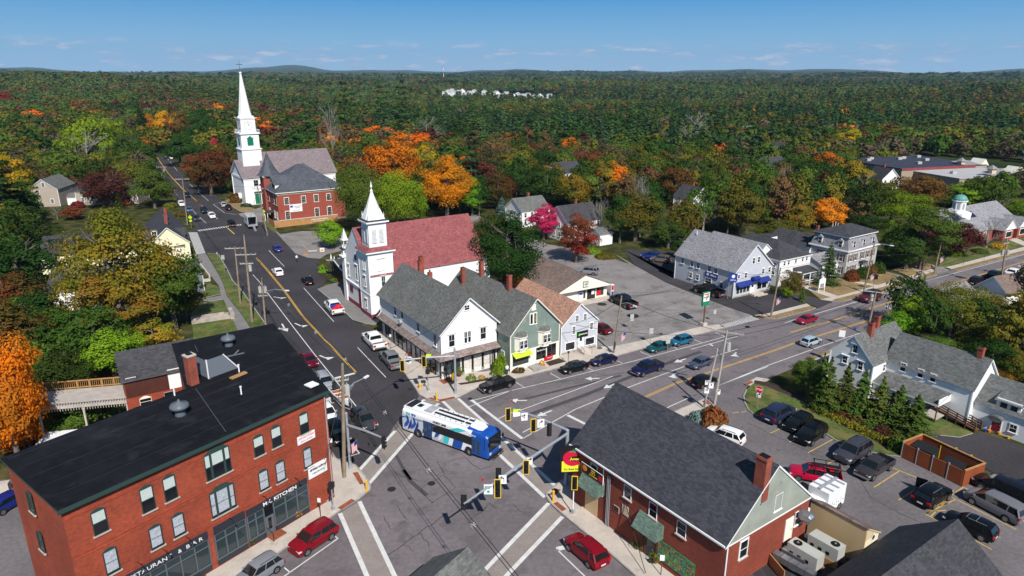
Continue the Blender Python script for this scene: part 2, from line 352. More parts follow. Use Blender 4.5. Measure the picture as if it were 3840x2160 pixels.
def house(name,label,cat,o,th,W,D,h,r,ridge='y',wall='white_clap',roof='roof_shingle_gray',trim='white_paint',ov=.35,gov=.3,found=None,group=None,fh=.4,margin=2.,frieze=None,cap=None):
 root=thing(name,label,cat,(o[0],o[1],0),R(th),group)
 H=dict(root=root,W=W,D=D,h=h,r=r,th=th,o=Vector((o[0],o[1],0)))
 b=MB()
 if ridge in('x','y'):
  mid=(r)
  for vs in ([(0,0),(W,0)],[(W,0),(W,D)],[(W,D),(0,D)],[(0,D),(0,0)]):
   (x0,y0),(x1,y1)=vs; b.quad((x0,y0,-.2),(x1,y1,-.2),(x1,y1,h),(x0,y0,h),wall)
  if ridge=='y': b.add([(0,0,h),(W,0,h),(W/2,0,r)],[(0,1,2)],frieze or wall); b.add([(0,D,h),(W,D,h),(W/2,D,r)],[(2,1,0)],wall)
  else: b.add([(0,0,h),(0,D,h),(0,D/2,r)],[(2,1,0)],frieze or wall); b.add([(W,0,h),(W,D,h),(W,D/2,r)],[(0,1,2)],wall)
 else:
  b.box(0,0,-.2,W,D,h,wall)
 b.build('wall',root)
 b=MB()
 if ridge=='y':
  sl=(r-h)/(W/2); e=h-ov*sl
  for s_ in(0,1):
   x0=-ov if s_==0 else W+ov
   roofslab(b,(x0,-gov,e+.06),(x0,D+gov,e+.06),(W/2,D+gov,r+.06),(W/2,-gov,r+.06),.14,roof,trim)
 elif ridge=='x':
  sl=(r-h)/(D/2); e=h-ov*sl
  for s_ in(0,1):
   y0=-ov if s_==0 else D+ov
   roofslab(b,(-gov,y0,e+.06),(W+gov,y0,e+.06),(W+gov,D/2,r+.06),(-gov,D/2,r+.06),.14,roof,trim)
 elif ridge=='hip':
  x0,y0,x1,y1=-ov,-ov,W+ov,D+ov; m_=min(W,D)/2+ov
  p=[(x0,y0,h),(x1,y0,h),(x1,y1,h),(x0,y1,h)]
  if W>=D: a=(x0+m_,(y0+y1)/2,r); c=(x1-m_,(y0+y1)/2,r); b.add(p+[a,c],[(0,1,5,4),(1,2,5),(2,3,4,5),(3,0,4)],roof)
  else: a=((x0+x1)/2,y0+m_,r); c=((x0+x1)/2,y1-m_,r); b.add(p+[a,c],[(0,1,4),(1,2,5,4),(2,3,5),(3,0,4,5)],roof)
  b.prism([q[:2] for q in p],h-.2,h-.004,trim)
 elif ridge=='flat':
  b.box(-.1,-.1,h,W+.1,D+.1,h+.25,trim); b.box(.1,.1,h+.25,W-.1,D-.1,h+.27,roof)
 b.build('roof',root)
 if ridge in('x','y','hip') and wall not in('brick_dark','brick_red','brick_school'):
  me=MB().box(-.07,-.07,0,.07,.07,h-.12,trim).mesh('corner_board')
  for x in(0,W):
   for y in(0,D): ob('corner_board',me,root,(x,y,0))
 if found:
  b=MB(); b.box(-.03,-.03,-.2,W+.03,D+.03,fh,found); b.build('foundation',root)
 # footprint kept free of forest
 ca,sa=math.cos(R(th)),math.sin(R(th))
 FOOT.append([(o[0]+x*ca-y*sa,o[1]+x*sa+y*ca) for x,y in((-margin,-margin),(W+margin,-margin),(W+margin,D+margin),(-margin,D+margin))])
 return H
def part(H,b,name,loc=(0,0,0),rz=0,smooth=False): return b.build(name,H['root'] if isinstance(H,dict) else H,loc,rz,smooth)
# ---------------- foliage ----------------
def leafmat(name,c1,c2,mix=None,amt=.5,thr=.5,sc=.16):
 m=bpy.data.materials.new(name); m.use_nodes=True; nt=m.node_tree; nt.nodes.clear(); L=nt.links.new
 g=N(nt,'ShaderNodeNewGeometry'); oi=N(nt,'ShaderNodeObjectInfo')
 base=MixC(nt,g.outputs['Random Per Island'],c1,c2)
 if mix:
  t=N(nt,'ShaderNodeTexCoord'); ad=N(nt,'ShaderNodeVectorMath',operation='ADD'); L(t.outputs['Object'],ad.inputs[0])
  sc_=N(nt,'ShaderNodeCombineXYZ'); L(MathN(nt,'MULTIPLY',oi.outputs['Random'],93.),sc_.inputs[0]); L(sc_.outputs[0],ad.inputs[1])
  n=N(nt,'ShaderNodeTexNoise'); n.inputs['Scale'].default_value=sc; n.inputs['Detail'].default_value=3; L(ad.outputs[0],n.inputs['Vector'])
  v=MathN(nt,'ADD',n.outputs[0],MathN(nt,'MULTIPLY',g.outputs['Random Per Island'],.16))
  f=Ramp(nt,v,[(thr,(0,0,0)),(thr+.12,(amt,)*3)]); base=MixC(nt,f,base,mix)
 h=N(nt,'ShaderNodeHueSaturation'); L(MathN(nt,'ADD',MathN(nt,'MULTIPLY',oi.outputs['Random'],.05),.475),h.inputs['Hue'])
 L(MathN(nt,'ADD',MathN(nt,'MULTIPLY',MathN(nt,'FRACT',MathN(nt,'MULTIPLY',oi.outputs['Random'],17.3)),.65),.85),h.inputs['Value']); h.inputs['Saturation'].default_value=1.0; L(base,h.inputs['Color'])
 d=N(nt,'ShaderNodeBsdfDiffuse'); L(h.outputs[0],d.inputs[0]); tr=N(nt,'ShaderNodeBsdfTranslucent'); L(h.outputs[0],tr.inputs[0])
 mx=N(nt,'ShaderNodeMixShader'); mx.inputs[0].default_value=.30; L(d.outputs[0],mx.inputs[1]); L(tr.outputs[0],mx.inputs[2])
 o=N(nt,'ShaderNodeOutputMaterial'); L(mx.outputs[0],o.inputs[0]); MT[name]=m; return m
leafmat('leaf_green',(.062,.105,.016),(.085,.135,.020))
leafmat('leaf_dark',(.030,.060,.012),(.042,.078,.014))
leafmat('leaf_bright',(.115,.215,.012),(.175,.290,.018))
leafmat('leaf_olive',(.085,.095,.014),(.130,.130,.018),(.20,.12,.018),.4,.52)
leafmat('leaf_mixed',(.150,.160,.018),(.200,.190,.022),(.36,.17,.02),.6,.50,.22)
leafmat('leaf_rust',(.14,.055,.020),(.19,.075,.022),(.08,.085,.018),.8,.52)
leafmat('leaf_orange',(.62,.15,.010),(.74,.22,.012),(.34,.15,.02),.6,.54,.3)
leafmat('leaf_gold',(.50,.25,.012),(.60,.32,.016),(.16,.18,.015),.8,.52)
leafmat('leaf_red',(.22,.030,.022),(.30,.050,.026),(.16,.075,.03),.7,.52)
leafmat('leaf_crimson',(.36,.018,.035),(.46,.030,.05))
leafmat('leaf_maroon',(.062,.022,.016),(.095,.035,.020))
leafmat('leaf_brown',(.095,.070,.045),(.13,.095,.06),(.06,.075,.02),.7,.50)
leafmat('leaf_pine',(.045,.088,.024),(.062,.115,.028))
leafmat('leaf_spruce',(.038,.078,.035),(.055,.100,.045))
leafmat('leaf_far',(.072,.108,.028),(.092,.130,.034)); leafmat('leaf_ruddy',(.14,.075,.035),(.18,.090,.04),(.075,.085,.028),.6,.5)
leafmat('leaf_blue',(.12,.19,.17),(.18,.26,.24))
leafmat('leaf_arbor',(.060,.105,.018),(.10,.155,.026),(.13,.115,.03),.5,.58,.8)
mat('bark',(.14,.115,.095),.95,var=.25,vs=2)
mat('bark_pale',(.25,.23,.20),.95,var=.2,vs=2)
rs=np.random.RandomState(11)
def sph(n,rs):
 v=rs.normal(size=(n,3)); return v/np.linalg.norm(v,axis=1)[:,None]
def leaves(cent,nrm,size,name,mt,tri=False):
 n=len(cent); nrm=nrm/np.linalg.norm(nrm,axis=1)[:,None]
 a=np.cross(nrm,rs.normal(size=(n,3))); a/=np.linalg.norm(a,axis=1)[:,None]; b=np.cross(nrm,a)
 s=(size*(.6+.8*rs.rand(n)))[:,None]
 if tri: v=np.stack([cent-a*s*.8-b*s*.5,cent+a*s*.8-b*s*.5,cent+b*s*.9],1); k=3
 else: v=np.stack([cent-a*s,cent-b*s*.6,cent+a*s,cent+b*s*.6],1); k=4
 me=bpy.data.meshes.new(name); me.vertices.add(n*k); me.vertices.foreach_set('co',v.astype(np.float32).ravel())
 me.loops.add(n*k); me.loops.foreach_set('vertex_index',np.arange(n*k,dtype=np.int32)); me.polygons.add(n)
 me.polygons.foreach_set('loop_start',np.arange(0,n*k,k,dtype=np.int32)); me.polygons.foreach_set('loop_total',np.full(n,k,dtype=np.int32))
 me.materials.append(MT[mt]); me.update(calc_edges=True); return me
def crown(style,nleaf,size,seed,tri=False):
 # crown of a 10 m tree (total height 10, base of trunk at z=0), spread set by style
 global rs; rs=np.random.RandomState(seed)
 if style in('round','broad','oval','sparse'):
  rx,z0,z1={'round':(4.0,.1,10),'broad':(5.0,.9,10),'oval':(3.2,.1,10),'sparse':(4.1,1.4,10)}[style]
  nc={'round':66,'broad':76,'oval':56,'sparse':50}[style]; hz=(z1-z0)/2; cz=(z0+z1)/2
  d=sph(nc,rs); d[:,2]=d[:,2]*.95+.08; rr=(.50+.46*rs.rand(nc))[:,None]
  env=1-.18*np.sin(3*np.arctan2(d[:,1],d[:,0])+seed)*rs.rand(nc)
  cc=d*rr*np.array([rx*.86,rx*.86,hz*.84])*env[:,None]+[0,0,cz]
  rc=(.17+.13*rs.rand(nc))*rx*(1.3 if style!='sparse' else .95)
  per=rs.dirichlet(np.ones(nc)*6)*nleaf; C_=[];Nn=[]
  for i in range(nc):
   k=max(4,int(per[i])); e=sph(k,rs); e[:,2]=np.abs(e[:,2])*1.0-.55*rs.rand(k); q=e*(rc[i]*(.72+.34*rs.rand(k)))[:,None]; q[:,2]*=.85
   C_.append(cc[i]+q); Nn.append(e+(.28 if tri else .45)*rs.normal(size=(k,3))+(cc[i]-[0,0,cz])*.16)
  return leaves(np.concatenate(C_),np.concatenate(Nn),size,'crown','leaf_green',tri)
 if style in('pine','spruce','arbor','cedar'):
  C_=[];Nn=[]; nlay={'pine':9,'spruce':16,'arbor':20,'cedar':14}[style]; base={'pine':2.6,'spruce':.8,'arbor':.05,'cedar':.1}[style]; rmax={'pine':2.5,'spruce':2.3,'arbor':2.3,'cedar':2.2}[style]
  for l in range(nlay):
   t=l/(nlay-1); z=base+(10-base)*t
   r=rmax*((1-t)**(.75 if style!='pine' else .55))*(1 if style!='pine' else (.75+.5*rs.rand()))
   if style=='arbor': r=rmax*min(1,(1-t)*1.25)**.8
   nb=max(3,int((9 if style!='pine' else 6)*(.4+r/rmax))); k=max(3,int(nleaf/nlay/nb*(.35+1.3*(1-t))))
   for j in range(nb):
    a=rs.rand()*2*PI; rr=r*(.65+.45*rs.rand()); tt=rs.rand(k)**.7
    x=np.cos(a)*tt*rr; y=np.sin(a)*tt*rr; zz=z-.22*tt*rr*(1 if style!='pine' else -.3)+rs.normal(size=k)*.10
    w_=.28*rr*(1.1-tt*.6); x=x+rs.normal(size=k)*w_*.6; y=y+rs.normal(size=k)*w_*.6
    C_.append(np.stack([x,y,zz],1)); Nn.append(np.stack([np.cos(a)*.5+rs.normal(size=k)*.4,np.sin(a)*.5+rs.normal(size=k)*.4,.7+.4*rs.rand(k)],1))
  return leaves(np.concatenate(C_),np.concatenate(Nn),size,'crown','leaf_pine',tri)
 if style=='shrub':
  d=sph(nleaf,rs); d[:,2]=np.abs(d[:,2]); bump=1+.12*np.sin(d[:,0]*7+seed)*np.cos(d[:,1]*6)
  return leaves(d*(bump*(.82+.2*rs.rand(nleaf)))[:,None]*[1,1,1.0],d+.5*rs.normal(size=(nleaf,3)),size,'foliage','leaf_green',tri)
def limbs(seed,pale=False,h=10.,nl=7,spread=3.0,depth=2,r0=.26,low=.22,top=.8,segs=5):
 rr=random.Random(seed); b=MB(); m='bark_pale' if pale else 'bark'
 tip=(rr.uniform(-.4,.4),rr.uniform(-.4,.4),h*top)
 tr=[(0,0,-.1),(0,0,h*low),(tip[0]*.4,tip[1]*.4,h*.5),tip]; b.tube(tr,[r0*1.3,r0,r0*.65,r0*.2],m,segs)
 def br(p,d,l,r,dep):
  q=p+d*l*.55+Vector((rr.uniform(-.1,.1),rr.uniform(-.1,.1),.06))*l; e=q+(d+Vector((rr.uniform(-.3,.3),rr.uniform(-.3,.3),.3))).normalized()*l*.5
  b.tube([p,q,e],[r,r*.6,r*.22],m,4 if dep<2 else 3,cap=False)
  if dep>0:
   for k in range(3):
    s_=p.lerp(q,rr.uniform(.4,1)) if k<2 else q; dd=(d+Vector((rr.uniform(-.9,.9),rr.uniform(-.9,.9),rr.uniform(-.1,.7)))).normalized(); br(s_,dd,l*rr.uniform(.45,.65),r*.5,dep-1)
 for i in range(nl):
  a=2*PI*i/nl+rr.uniform(-.3,.3); t=rr.uniform(low,.72); p=Vector((tip[0]*t*.6,tip[1]*t*.6,h*t)); el=rr.uniform(.45,1.0)
  br(p,Vector((math.cos(a)*math.cos(el),math.sin(a)*math.cos(el),math.sin(el))),spread*(1.15-t*.5)*rr.uniform(.8,1.1),r0*.42,depth)
 return b
TR_H={}
def tmesh(key):
 if key in TR_H: return TR_H[key]
 lod,style,seed=key
 nl,sz,tri={'hero':(8000,.16,False),'mid':(2600,.27,False),'far':(560,.58,True),'huge':(17000,.105,False),'line':(150,.95,True)}[lod]
 if style in('pine','spruce','arbor','cedar'): nl=int(nl*.8); sz*={'pine':1.0,'spruce':.9,'arbor':.95,'cedar':.9}[style]
 if style=='sparse': nl=int(nl*.6)
 me=crown(style,nl,sz,seed*13+len(style),tri); TR_H[key]=me; return me
TK={}
def tkmesh(kind,seed):
 k=(kind,seed)
 if k in TK: return TK[k]
 if kind=='bare': b=limbs(seed,True,10,13,3.6,3,.13,.15,.95,4)
 elif kind=='barefar': b=limbs(seed,True,10,10,3.4,2,.13,.15,.95,4)
 elif kind=='conifer': b=MB().tube([(0,0,-.1),(0,0,9.6)],[.22,.04],'bark',6)
 elif kind=='far': b=MB().tube([(0,0,-.1),(0,0,6.)],[.2,.08],'bark',4,cap=False)
 else: b=limbs(seed,kind=='pale',10,7,2.9,1,.24,.2,.8,6)
 TK[k]=b.mesh('trunk'); return TK[k]
NT=[0]
def setmat(o,m):
 o.material_slots[0].link='OBJECT'; o.material_slots[0].material=MT[m]
def tree(x,y,h,style='round',leaf='leaf_green',lod='mid',wid=1.,label=None,group='trees around the town',name=None,z=0.,cat=None):
 NT[0]+=1; sd=NT[0]%5 if lod=='mid' else NT[0]%4
 nm=name or {'pine':'pine_tree','spruce':'spruce_tree','arbor':'arborvitae','cedar':'cedar_tree','bare':'bare_tree'}.get(style,'deciduous_tree')
 root=thing(nm,label,cat or 'tree',(x,y,z),random.uniform(0,6.28),group,(h/10*wid,h/10*wid,h/10))
 if style=='bare': ob('trunk',tkmesh('bare' if lod in('hero','huge') else 'barefar',NT[0]%3),root); return root
 c=ob('crown',tmesh((lod,style,sd)),root); setmat(c,leaf)
 ob('trunk',tkmesh('conifer' if style in('pine','spruce','arbor','cedar') else('hero' if lod in('hero','huge') else 'far'),NT[0]%3),root)
 return root
def shrub(x,y,r,h,leaf,label,n=500,name='shrub',z=0.1,group='shrubs and bushes',cat='shrub',seed=1,sz=.12):
 key=('shrub',n,seed,sz)
 if key not in TR_H: TR_H[key]=crown('shrub',n,sz,seed)
 root=thing(name,label,cat,(x,y,z),random.uniform(0,6),group)
 o=ob('foliage',TR_H[key],root,sc=(r,r,h)); setmat(o,leaf)
 return root
# ---------------- terrain, roads, pavements ----------------
def smooth(a,b,x): t=np.clip((x-a)/(b-a),0,1); return t*t*(3-2*t)
def terr(x,y):
 x=np.asarray(x,float); y=np.asarray(y,float); d=np.hypot(x,y)
 z=smooth(330,1100,d)*(5*np.sin(x/210+1)*np.cos(y/260)+3*np.sin(x/97+y/130))
 z=z+24*np.exp(-(((x+980)/520)**2+((y-1450)/520)**2))
 z=z+smooth(500,2500,d)*(7*np.sin(x/520+.6)*np.sin(y/700+.4))
 z=z-10*np.exp(-(((x-60)/420)**2+((y-1150)/300)**2))
 far=smooth(3800,8500,d)
 a=np.arctan2(x,y)
 z=z+far*(46+17*np.sin(a*19+1.)+9*np.sin(a*41+2)+5*np.sin(a*83))
 z=z+smooth(8500,12500,d)*(26+10*np.sin(a*13+4)+7*np.sin(a*31+1)+62*np.exp(-((a+.292)/.030)**2)+25*np.exp(-((a+.34)/.05)**2))
 z=z-smooth(12500,14500,d)*160
 return z-.06
rr_=[0,40,80,140,200,260,320,380,450,530,620,720,830,950,1080,1230,1400,1600,1830,2100,2400,2750,3150,3600,4100,4700,5400,6200,7100,8100,9200,10400,11600,12500,13400,14500]
na=220; vs=[];fs=[]
for r_ in rr_:
 for k in range(na):
  a=R(-78+156*k/(na-1)); x,y=r_*math.sin(a),r_*math.cos(a)-60; vs.append((x,y,float(terr(x,y))))
for i in range(len(rr_)-1):
 for k in range(na-1): fs.append((i*na+k,(i+1)*na+k,(i+1)*na+k+1,i*na+k+1))
m=bpy.data.materials.new('terrain'); m.use_nodes=True; nt=m.node_tree; b=nt.nodes['Principled BSDF']; b.inputs['Roughness'].default_value=1; b.inputs['Specular IOR Level'].default_value=0
g=N(nt,'ShaderNodeTexCoord');
def nz(sc,det=5):
 n=N(nt,'ShaderNodeTexNoise'); n.inputs['Scale'].default_value=sc; n.inputs['Detail'].default_value=det; nt.links.new(g.outputs['Object'],n.inputs['Vector']); return n.outputs[0]
c1=Ramp(nt,nz(.35),[(.35,(.030,.036,.014)),(.52,(.055,.062,.020)),(.68,(.11,.085,.04))])
c2=Ramp(nt,nz(.012,12),[(.38,(.020,.036,.014)),(.5,(.036,.055,.018)),(.60,(.055,.055,.020)),(.70,(.085,.048,.020))])
vl=N(nt,'ShaderNodeVectorMath',operation='LENGTH'); nt.links.new(g.outputs['Object'],vl.inputs[0])
f=Ramp(nt,MathN(nt,'DIVIDE',vl.outputs['Value'],1000.),[(.30,(0,0,0)),(.42,(1,1,1))])
nt.links.new(MixC(nt,f,c1,c2),b.inputs['Base Color'])
MT['terrain']=m
o=MB().add(vs,fs,'terrain').build('terrain',smooth=True); tag(o,kind='structure')
def sheet(name,pts,z,m):
 b=MB(); b.poly([(p[0],p[1],z) for p in pts],m); o=b.build(name)
 if o.data.polygons[0].normal.z<0: o.data.flip_normals()
 return tag(o,kind='structure')
def strip(b,pts,w,z,m):
 pts=[Vector((p[0],p[1],0)) for p in pts]; L=[];Rr=[]
 for i,p in enumerate(pts):
  d=(pts[min(i+1,len(pts)-1)]-pts[max(i-1,0)]).normalized(); n=Vector((-d.y,d.x,0)); L.append(p+n*w/2); Rr.append(p-n*w/2)
 for i in range(len(pts)-1): b.quad((*Rr[i][:2],z),(*Rr[i+1][:2],z),(*L[i+1][:2],z),(*L[i][:2],z),m)
def slab(name,pts,m,kerb=None,h=.13):
 b=MB(); b.prism([(p[0],p[1]) for p in pts],-.02,h,'curb',top=m,bottom=False)
 if kerb:
  cen=sum((Vector(p) for p in pts),Vector())/len(pts)
  strip(b,kerb,.17,h+.006,'curb')
 return tag(b.build(name),kind='structure')
sheet('road',PP('p',[(200,2700)])+PP('b',[(-500,1750),(0,1390),(730,690),(715,150)])+PP('e',[(1500,900),(1400,430)])+PP('f',[(0,800),(490,690),(860,600),(1400,500),(1900,395),(2080,370)])
  +PP('k',[(1000,1060),(1180,1085),(1600,967),(1790,892),(1900,888),(2576,720)])+PP('g',[(1500,1370),(1700,1313),(1840,1273),(2576,1104)])+PP('p',[(4300,830),(4300,905),(3840,1070),(3480,1192),(3110,1325),(2990,1375),(2870,1425),(2800,1450),(2790,1500)])
  +PP('z4',[(0,490),(40,540),(440,640),(700,750),(870,775),(1330,930),(1800,1100)])+PP('p',[(4700,2700)]),.0,'asphalt')
sheet('street',PP('n',[(1478,768),(1490,850),(1530,960),(1600,1085),(1680,1200),(1760,1330),(1820,1430)])+PP('m',[(90,420),(150,620),(330,830),(430,960),(300,1040)])+PP('D',[(1110,615),(1160,745),(1215,745),(1290,746),(1340,830),(1375,900),(1430,960),(1565,1150)])
  +PP('b',[(715,150),(800,270),(1000,340),(1042,390),(1240,240)])+PP('e',[(1380,1400),(1640,1090),(1590,990),(1310,600),(1230,440),(1000,340),(975,330),(620,-10)])+PP('A',[(85,770),(140,700),(60,600)])+PP('m',[(1990,1260),(1790,1060),(1640,980),(1530,880),(1200,780),(940,545),(600,300),(330,120)])
  +PP('n',[(1990,1290),(1870,1130),(1760,1000),(1650,870),(1570,780),(1500,768)]),.02,'asphalt_dark')
sheet('car_park',PP('f',[(860,604),(1045,640),(1400,550),(1880,405),(2078,374)])+PP('k',[(930,1042),(640,945),(300,810),(0,690)])+PP('B',[(120,470),(0,400)])+PP('u',[(1456,440),(1200,360),(1000,330),(700,210),(560,150),(520,200),(900,440),(1100,640)]),.02,'asphalt_old')
sheet('forecourt',PP('k',[(0,600),(90,640),(700,860),(1108,770),(1480,830),(1795,888),(1640,960),(1540,925),(1080,1035),(930,1038),(640,941),(300,806),(0,686)])+PP('B',[(125,470),(60,380),(380,395),(372,560)]),.04,'asphalt_dark')
sheet('car_park',PP('z3',[(1105,292),(1300,245)])+PP('z4',[(-5,480),(40,535),(440,636),(700,746),(870,770),(1215,945),(1330,925),(1800,1110)])+PP('p',[(4700,2700),(2900,2700),(2300,1900),(2480,1580)]),.02,'asphalt_lot')
sheet('car_park',PP('p',[(-900,1740),(0,1800),(260,1780),(420,2500),(-900,2700)]),.0,'asphalt_lot')
sheet('lane',PP('m',[(1140,735),(1280,700),(1640,590),(1990,600),(1990,760),(1640,860),(1500,880),(1200,782)]),.01,'asphalt_old')
sheet('car_park',PP('h',[(1000,1110),(1130,1220),(1400,1180),(1780,1190),(1960,1400)])+PP('i',[(60,760),(0,800),(-110,790)])+PP('h',[(1310,1449)]),.03,'asphalt_old')
sheet('driveway',PP('l',[(1085,1190),(1300,1268),(1500,1288),(1650,1245),(1725,1230),(2140,1365),(2500,1500),(2500,1900)])+PP('z4',[(1700,1000),(1500,920),(1330,830),(990,662)]),.02,'asphalt_dark')
sheet('driveway',PP('g',[(1130,1270),(1390,1370),(1500,1372),(1440,1350),(1290,1310)]),.03,'asphalt_old')
sheet('driveway',PP('g',[(1640,1210),(1720,1310),(1840,1273),(1780,1250)]),.03,'asphalt_old')
# pavements and verges
k1=PP('b',[(715,140),(800,270),(830,290),(1000,340),(1042,390),(1100,450),(1150,550),(1145,590),(1040,680),(860,790),(500,1050),(290,1180),(0,1390),(-500,1750)])
slab('pavement',k1+PP('b',[(-500,1250),(0,960),(600,600),(600,100)]),'concrete',k1)
k2=PP('e',[(1240,445),(1310,600),(1590,990),(1650,1080),(1730,1128),(1850,1148),(2010,1122),(2240,1003)])+PP('f',[(0,928),(480,808),(790,748),(1050,692),(1400,590),(1850,480),(2140,408)])
slab('pavement',k2+PP('f',[(2080,372),(1900,395),(1400,515),(1040,590),(860,598),(490,680),(100,780)])+PP('e',[(2300,850),(1950,850),(1420,430)]),'concrete',k2)
k3=PP('i',[(-20,1075),(180,1240),(300,1355),(400,1385)])
slab('pavement',k3+PP('i',[(500,1400),(560,1340),(480,1320),(250,1060),(180,1010),(60,1040)]),'asphalt_walk',k3,.10)
k4=PP('c',[(560,440),(440,545),(350,620),(345,650),(385,720),(520,840),(700,990),(900,1150),(1240,1449),(1600,1760)])
slab('pavement',k4+PP('c',[(2100,1600),(1450,1050),(900,560)]),'concrete',k4)
k5=PP('z3',[(780,390),(870,345),(1050,268),(1100,262)])
slab('pavement',k5+PP('z3',[(1112,295),(950,385),(880,410)]),'concrete',k5)
slab('flower_bed',PP('z3',[(952,387),(1108,302),(1180,380),(1215,480),(1120,500)]),'mulch',PP('z3',[(1108,300),(1182,380),(1217,482)]),.15)
k6=PP('z4',[(-10,470),(10,510),(45,540),(110,562),(440,640),(500,682),(700,752),(800,770),(880,778)])
slab('lawn',k6+PP('z4',[(800,735),(560,590),(370,490),(120,385),(40,362),(0,395),(-16,435)]),'grass',PP('z4',[(0,397),(-17,435)])+k6,.12)
slab('flower_bed',PP('z4',[(800,737),(880,778),(900,700),(640,540),(300,430),(150,360),(45,345),(42,362),(122,384),(370,488),(560,588)]),'mulch',None,.12)
slab('lawn',PP('l',[(1000,900),(1060,1180),(1300,1262),(1500,1283),(1640,1242),(1500,1180),(1110,1000)]),'grass',None,.10)
slab('pavement',PP('B',[(790,1192),(865,1152),(945,1165),(850,1210)]),'concrete',None,.08)
slab('pavement',PP('B',[(1135,1078),(1400,975),(1400,990),(1165,1090)]),'concrete')
slab('lawn',PP('B',[(1085,1072),(1400,955),(1400,972),(1130,1076)]),'grass_dry')
kk=PP('k',[(1040,1076),(1130,1080),(1190,1080),(1560,982),(1602,962)])
slab('lawn',kk+PP('k',[(1540,942),(1160,1040),(1080,1050)]),'grass_dry',kk)
slab('pavement',PP('k',[(945,1040),(1075,1052),(1158,1040),(1540,940),(1500,917),(1080,1025)]),'concrete')
kk=PP('k',[(1770,892),(1900,890),(2250,812),(2576,718),(2576,690)])
slab('lawn',kk+PP('k',[(2530,685),(1800,872)]),'grass_dry',kk)
slab('pavement',PP('k',[(1655,872),(1768,890),(1802,870),(2535,683),(2460,662),(1890,825),(1800,845)]),'concrete')
slab('lawn',PP('k',[(1480,735),(1650,870),(1800,842),(1890,822),(2470,658),(2440,600),(2280,560),(2200,560),(1900,640),(1700,645),(1560,690)]),'grass_dry',None,.12)
slab('path',PP('k',[(1440,700),(1880,850),(1800,868),(1440,740)]),'concrete',None,.14)
slab('path',PP('k',[(2000,690),(2300,745),(2340,733),(2060,680)]),'concrete',None,.14)
kk=PP('g',[(1480,1368),(1560,1362),(1700,1318),(1715,1290)])
slab('lawn',kk+PP('g',[(1690,1283),(1500,1345)]),'grass_dry',kk)
slab('pavement',PP('g',[(1420,1340),(1480,1366),(1500,1343),(1690,1281),(1640,1262)]),'concrete')
slab('lawn',PP('g',[(1250,1270),(1420,1336),(1640,1258),(1640,1210),(1500,1200)]),'grass_dry',None,.12)
kk=PP('g',[(1830,1272),(1900,1282),(2576,1106),(2900,1015)])
slab('lawn',kk+PP('g',[(2900,985),(2576,1075),(1850,1262)]),'grass_dry',kk)
slab('pavement',PP('g',[(1785,1245),(1848,1264),(2576,1073),(2900,983),(2900,950),(2576,1040),(1850,1232)]),'concrete')
slab('lawn',PP('g',[(1700,1240),(1785,1243),(1850,1230),(2576,1038),(2900,948),(2800,900),(2500,960),(2330,980),(1840,1100)]),'grass',None,.12)
slab('path',PP('g',[(2400,960),(2576,1030),(2640,1015),(2500,950)]),'concrete',None,.14)
# left side of the street
slab('lawn',PP('D',[(1160,925),(1240,918),(1290,940),(1305,980),(1190,1010)]),'grass',None,.1)
slab('lawn',PP('D',[(1190,1032),(1320,1020),(1405,1195),(1380,1300),(1150,1320),(1130,1100)]),'grass',None,.1)
kv=PP('D',[(1225,741),(1290,748),(1340,832),(1373,902),(1428,962),(1563,1152),(1640,1260)])
slab('lawn',kv+PP('D',[(1560,1300),(1480,1180),(1420,1090),(1345,1000),(1320,920),(1290,860)]),'grass',kv,.12)
slab('pavement',PP('D',[(1145,747),(1218,745),(1288,862),(1318,922),(1342,1000),(1418,1092),(1478,1182),(1560,1300),(1460,1310),(1400,1190),(1340,1060),(1320,1012),(1205,1030),(1198,1012),(1306,990),(1292,930),(1235,862)]),'asphalt_walk',None,.08)
slab('lawn',PP('m',[(920,500),(1000,590),(1190,700),(1420,690),(1420,640),(1200,600),(1160,450)]),'grass_dry',PP('m',[(1000,590),(1190,702),(1420,692)]),.1)
slab('lawn',PP('m',[(1540,880),(1780,1060),(1800,1000),(1640,880)]),'grass',None,.1)
# tactile and brick pads
pads=MB()
for k,q in(('b',[(972,410),(1025,400),(1088,520),(1045,528)]),('b',[(822,762),(960,672),(998,690),(860,782)]),('c',[(370,628),(440,568),(495,580),(420,640)]),('c',[(415,718),(455,700),(550,775),(505,797)]),
  ('e',[(1725,1110),(1760,1100),(1850,1122),(1820,1135)]),('e',[(1835,1125),(1990,1092),(2010,1108),(1850,1142)]),('c',[(895,872),(925,865),(985,925),(960,930)]),('k',[(970,1040),(1000,1034),(1075,1050),(1045,1062)]),('f',[(2090,380),(2110,374),(2135,385),(2115,392)]),('z3',[(1040,278),(1075,262),(1110,292),(1085,300)]),('B',[(790,1190),(830,1170),(845,1180),(805,1200)])):
 ps=PP(k,q,.145); pads.poly([(p.x,p.y,.148) for p in ps],'brick_pad')
o=pads.build('pavement_pads'); tag(o,kind='structure')
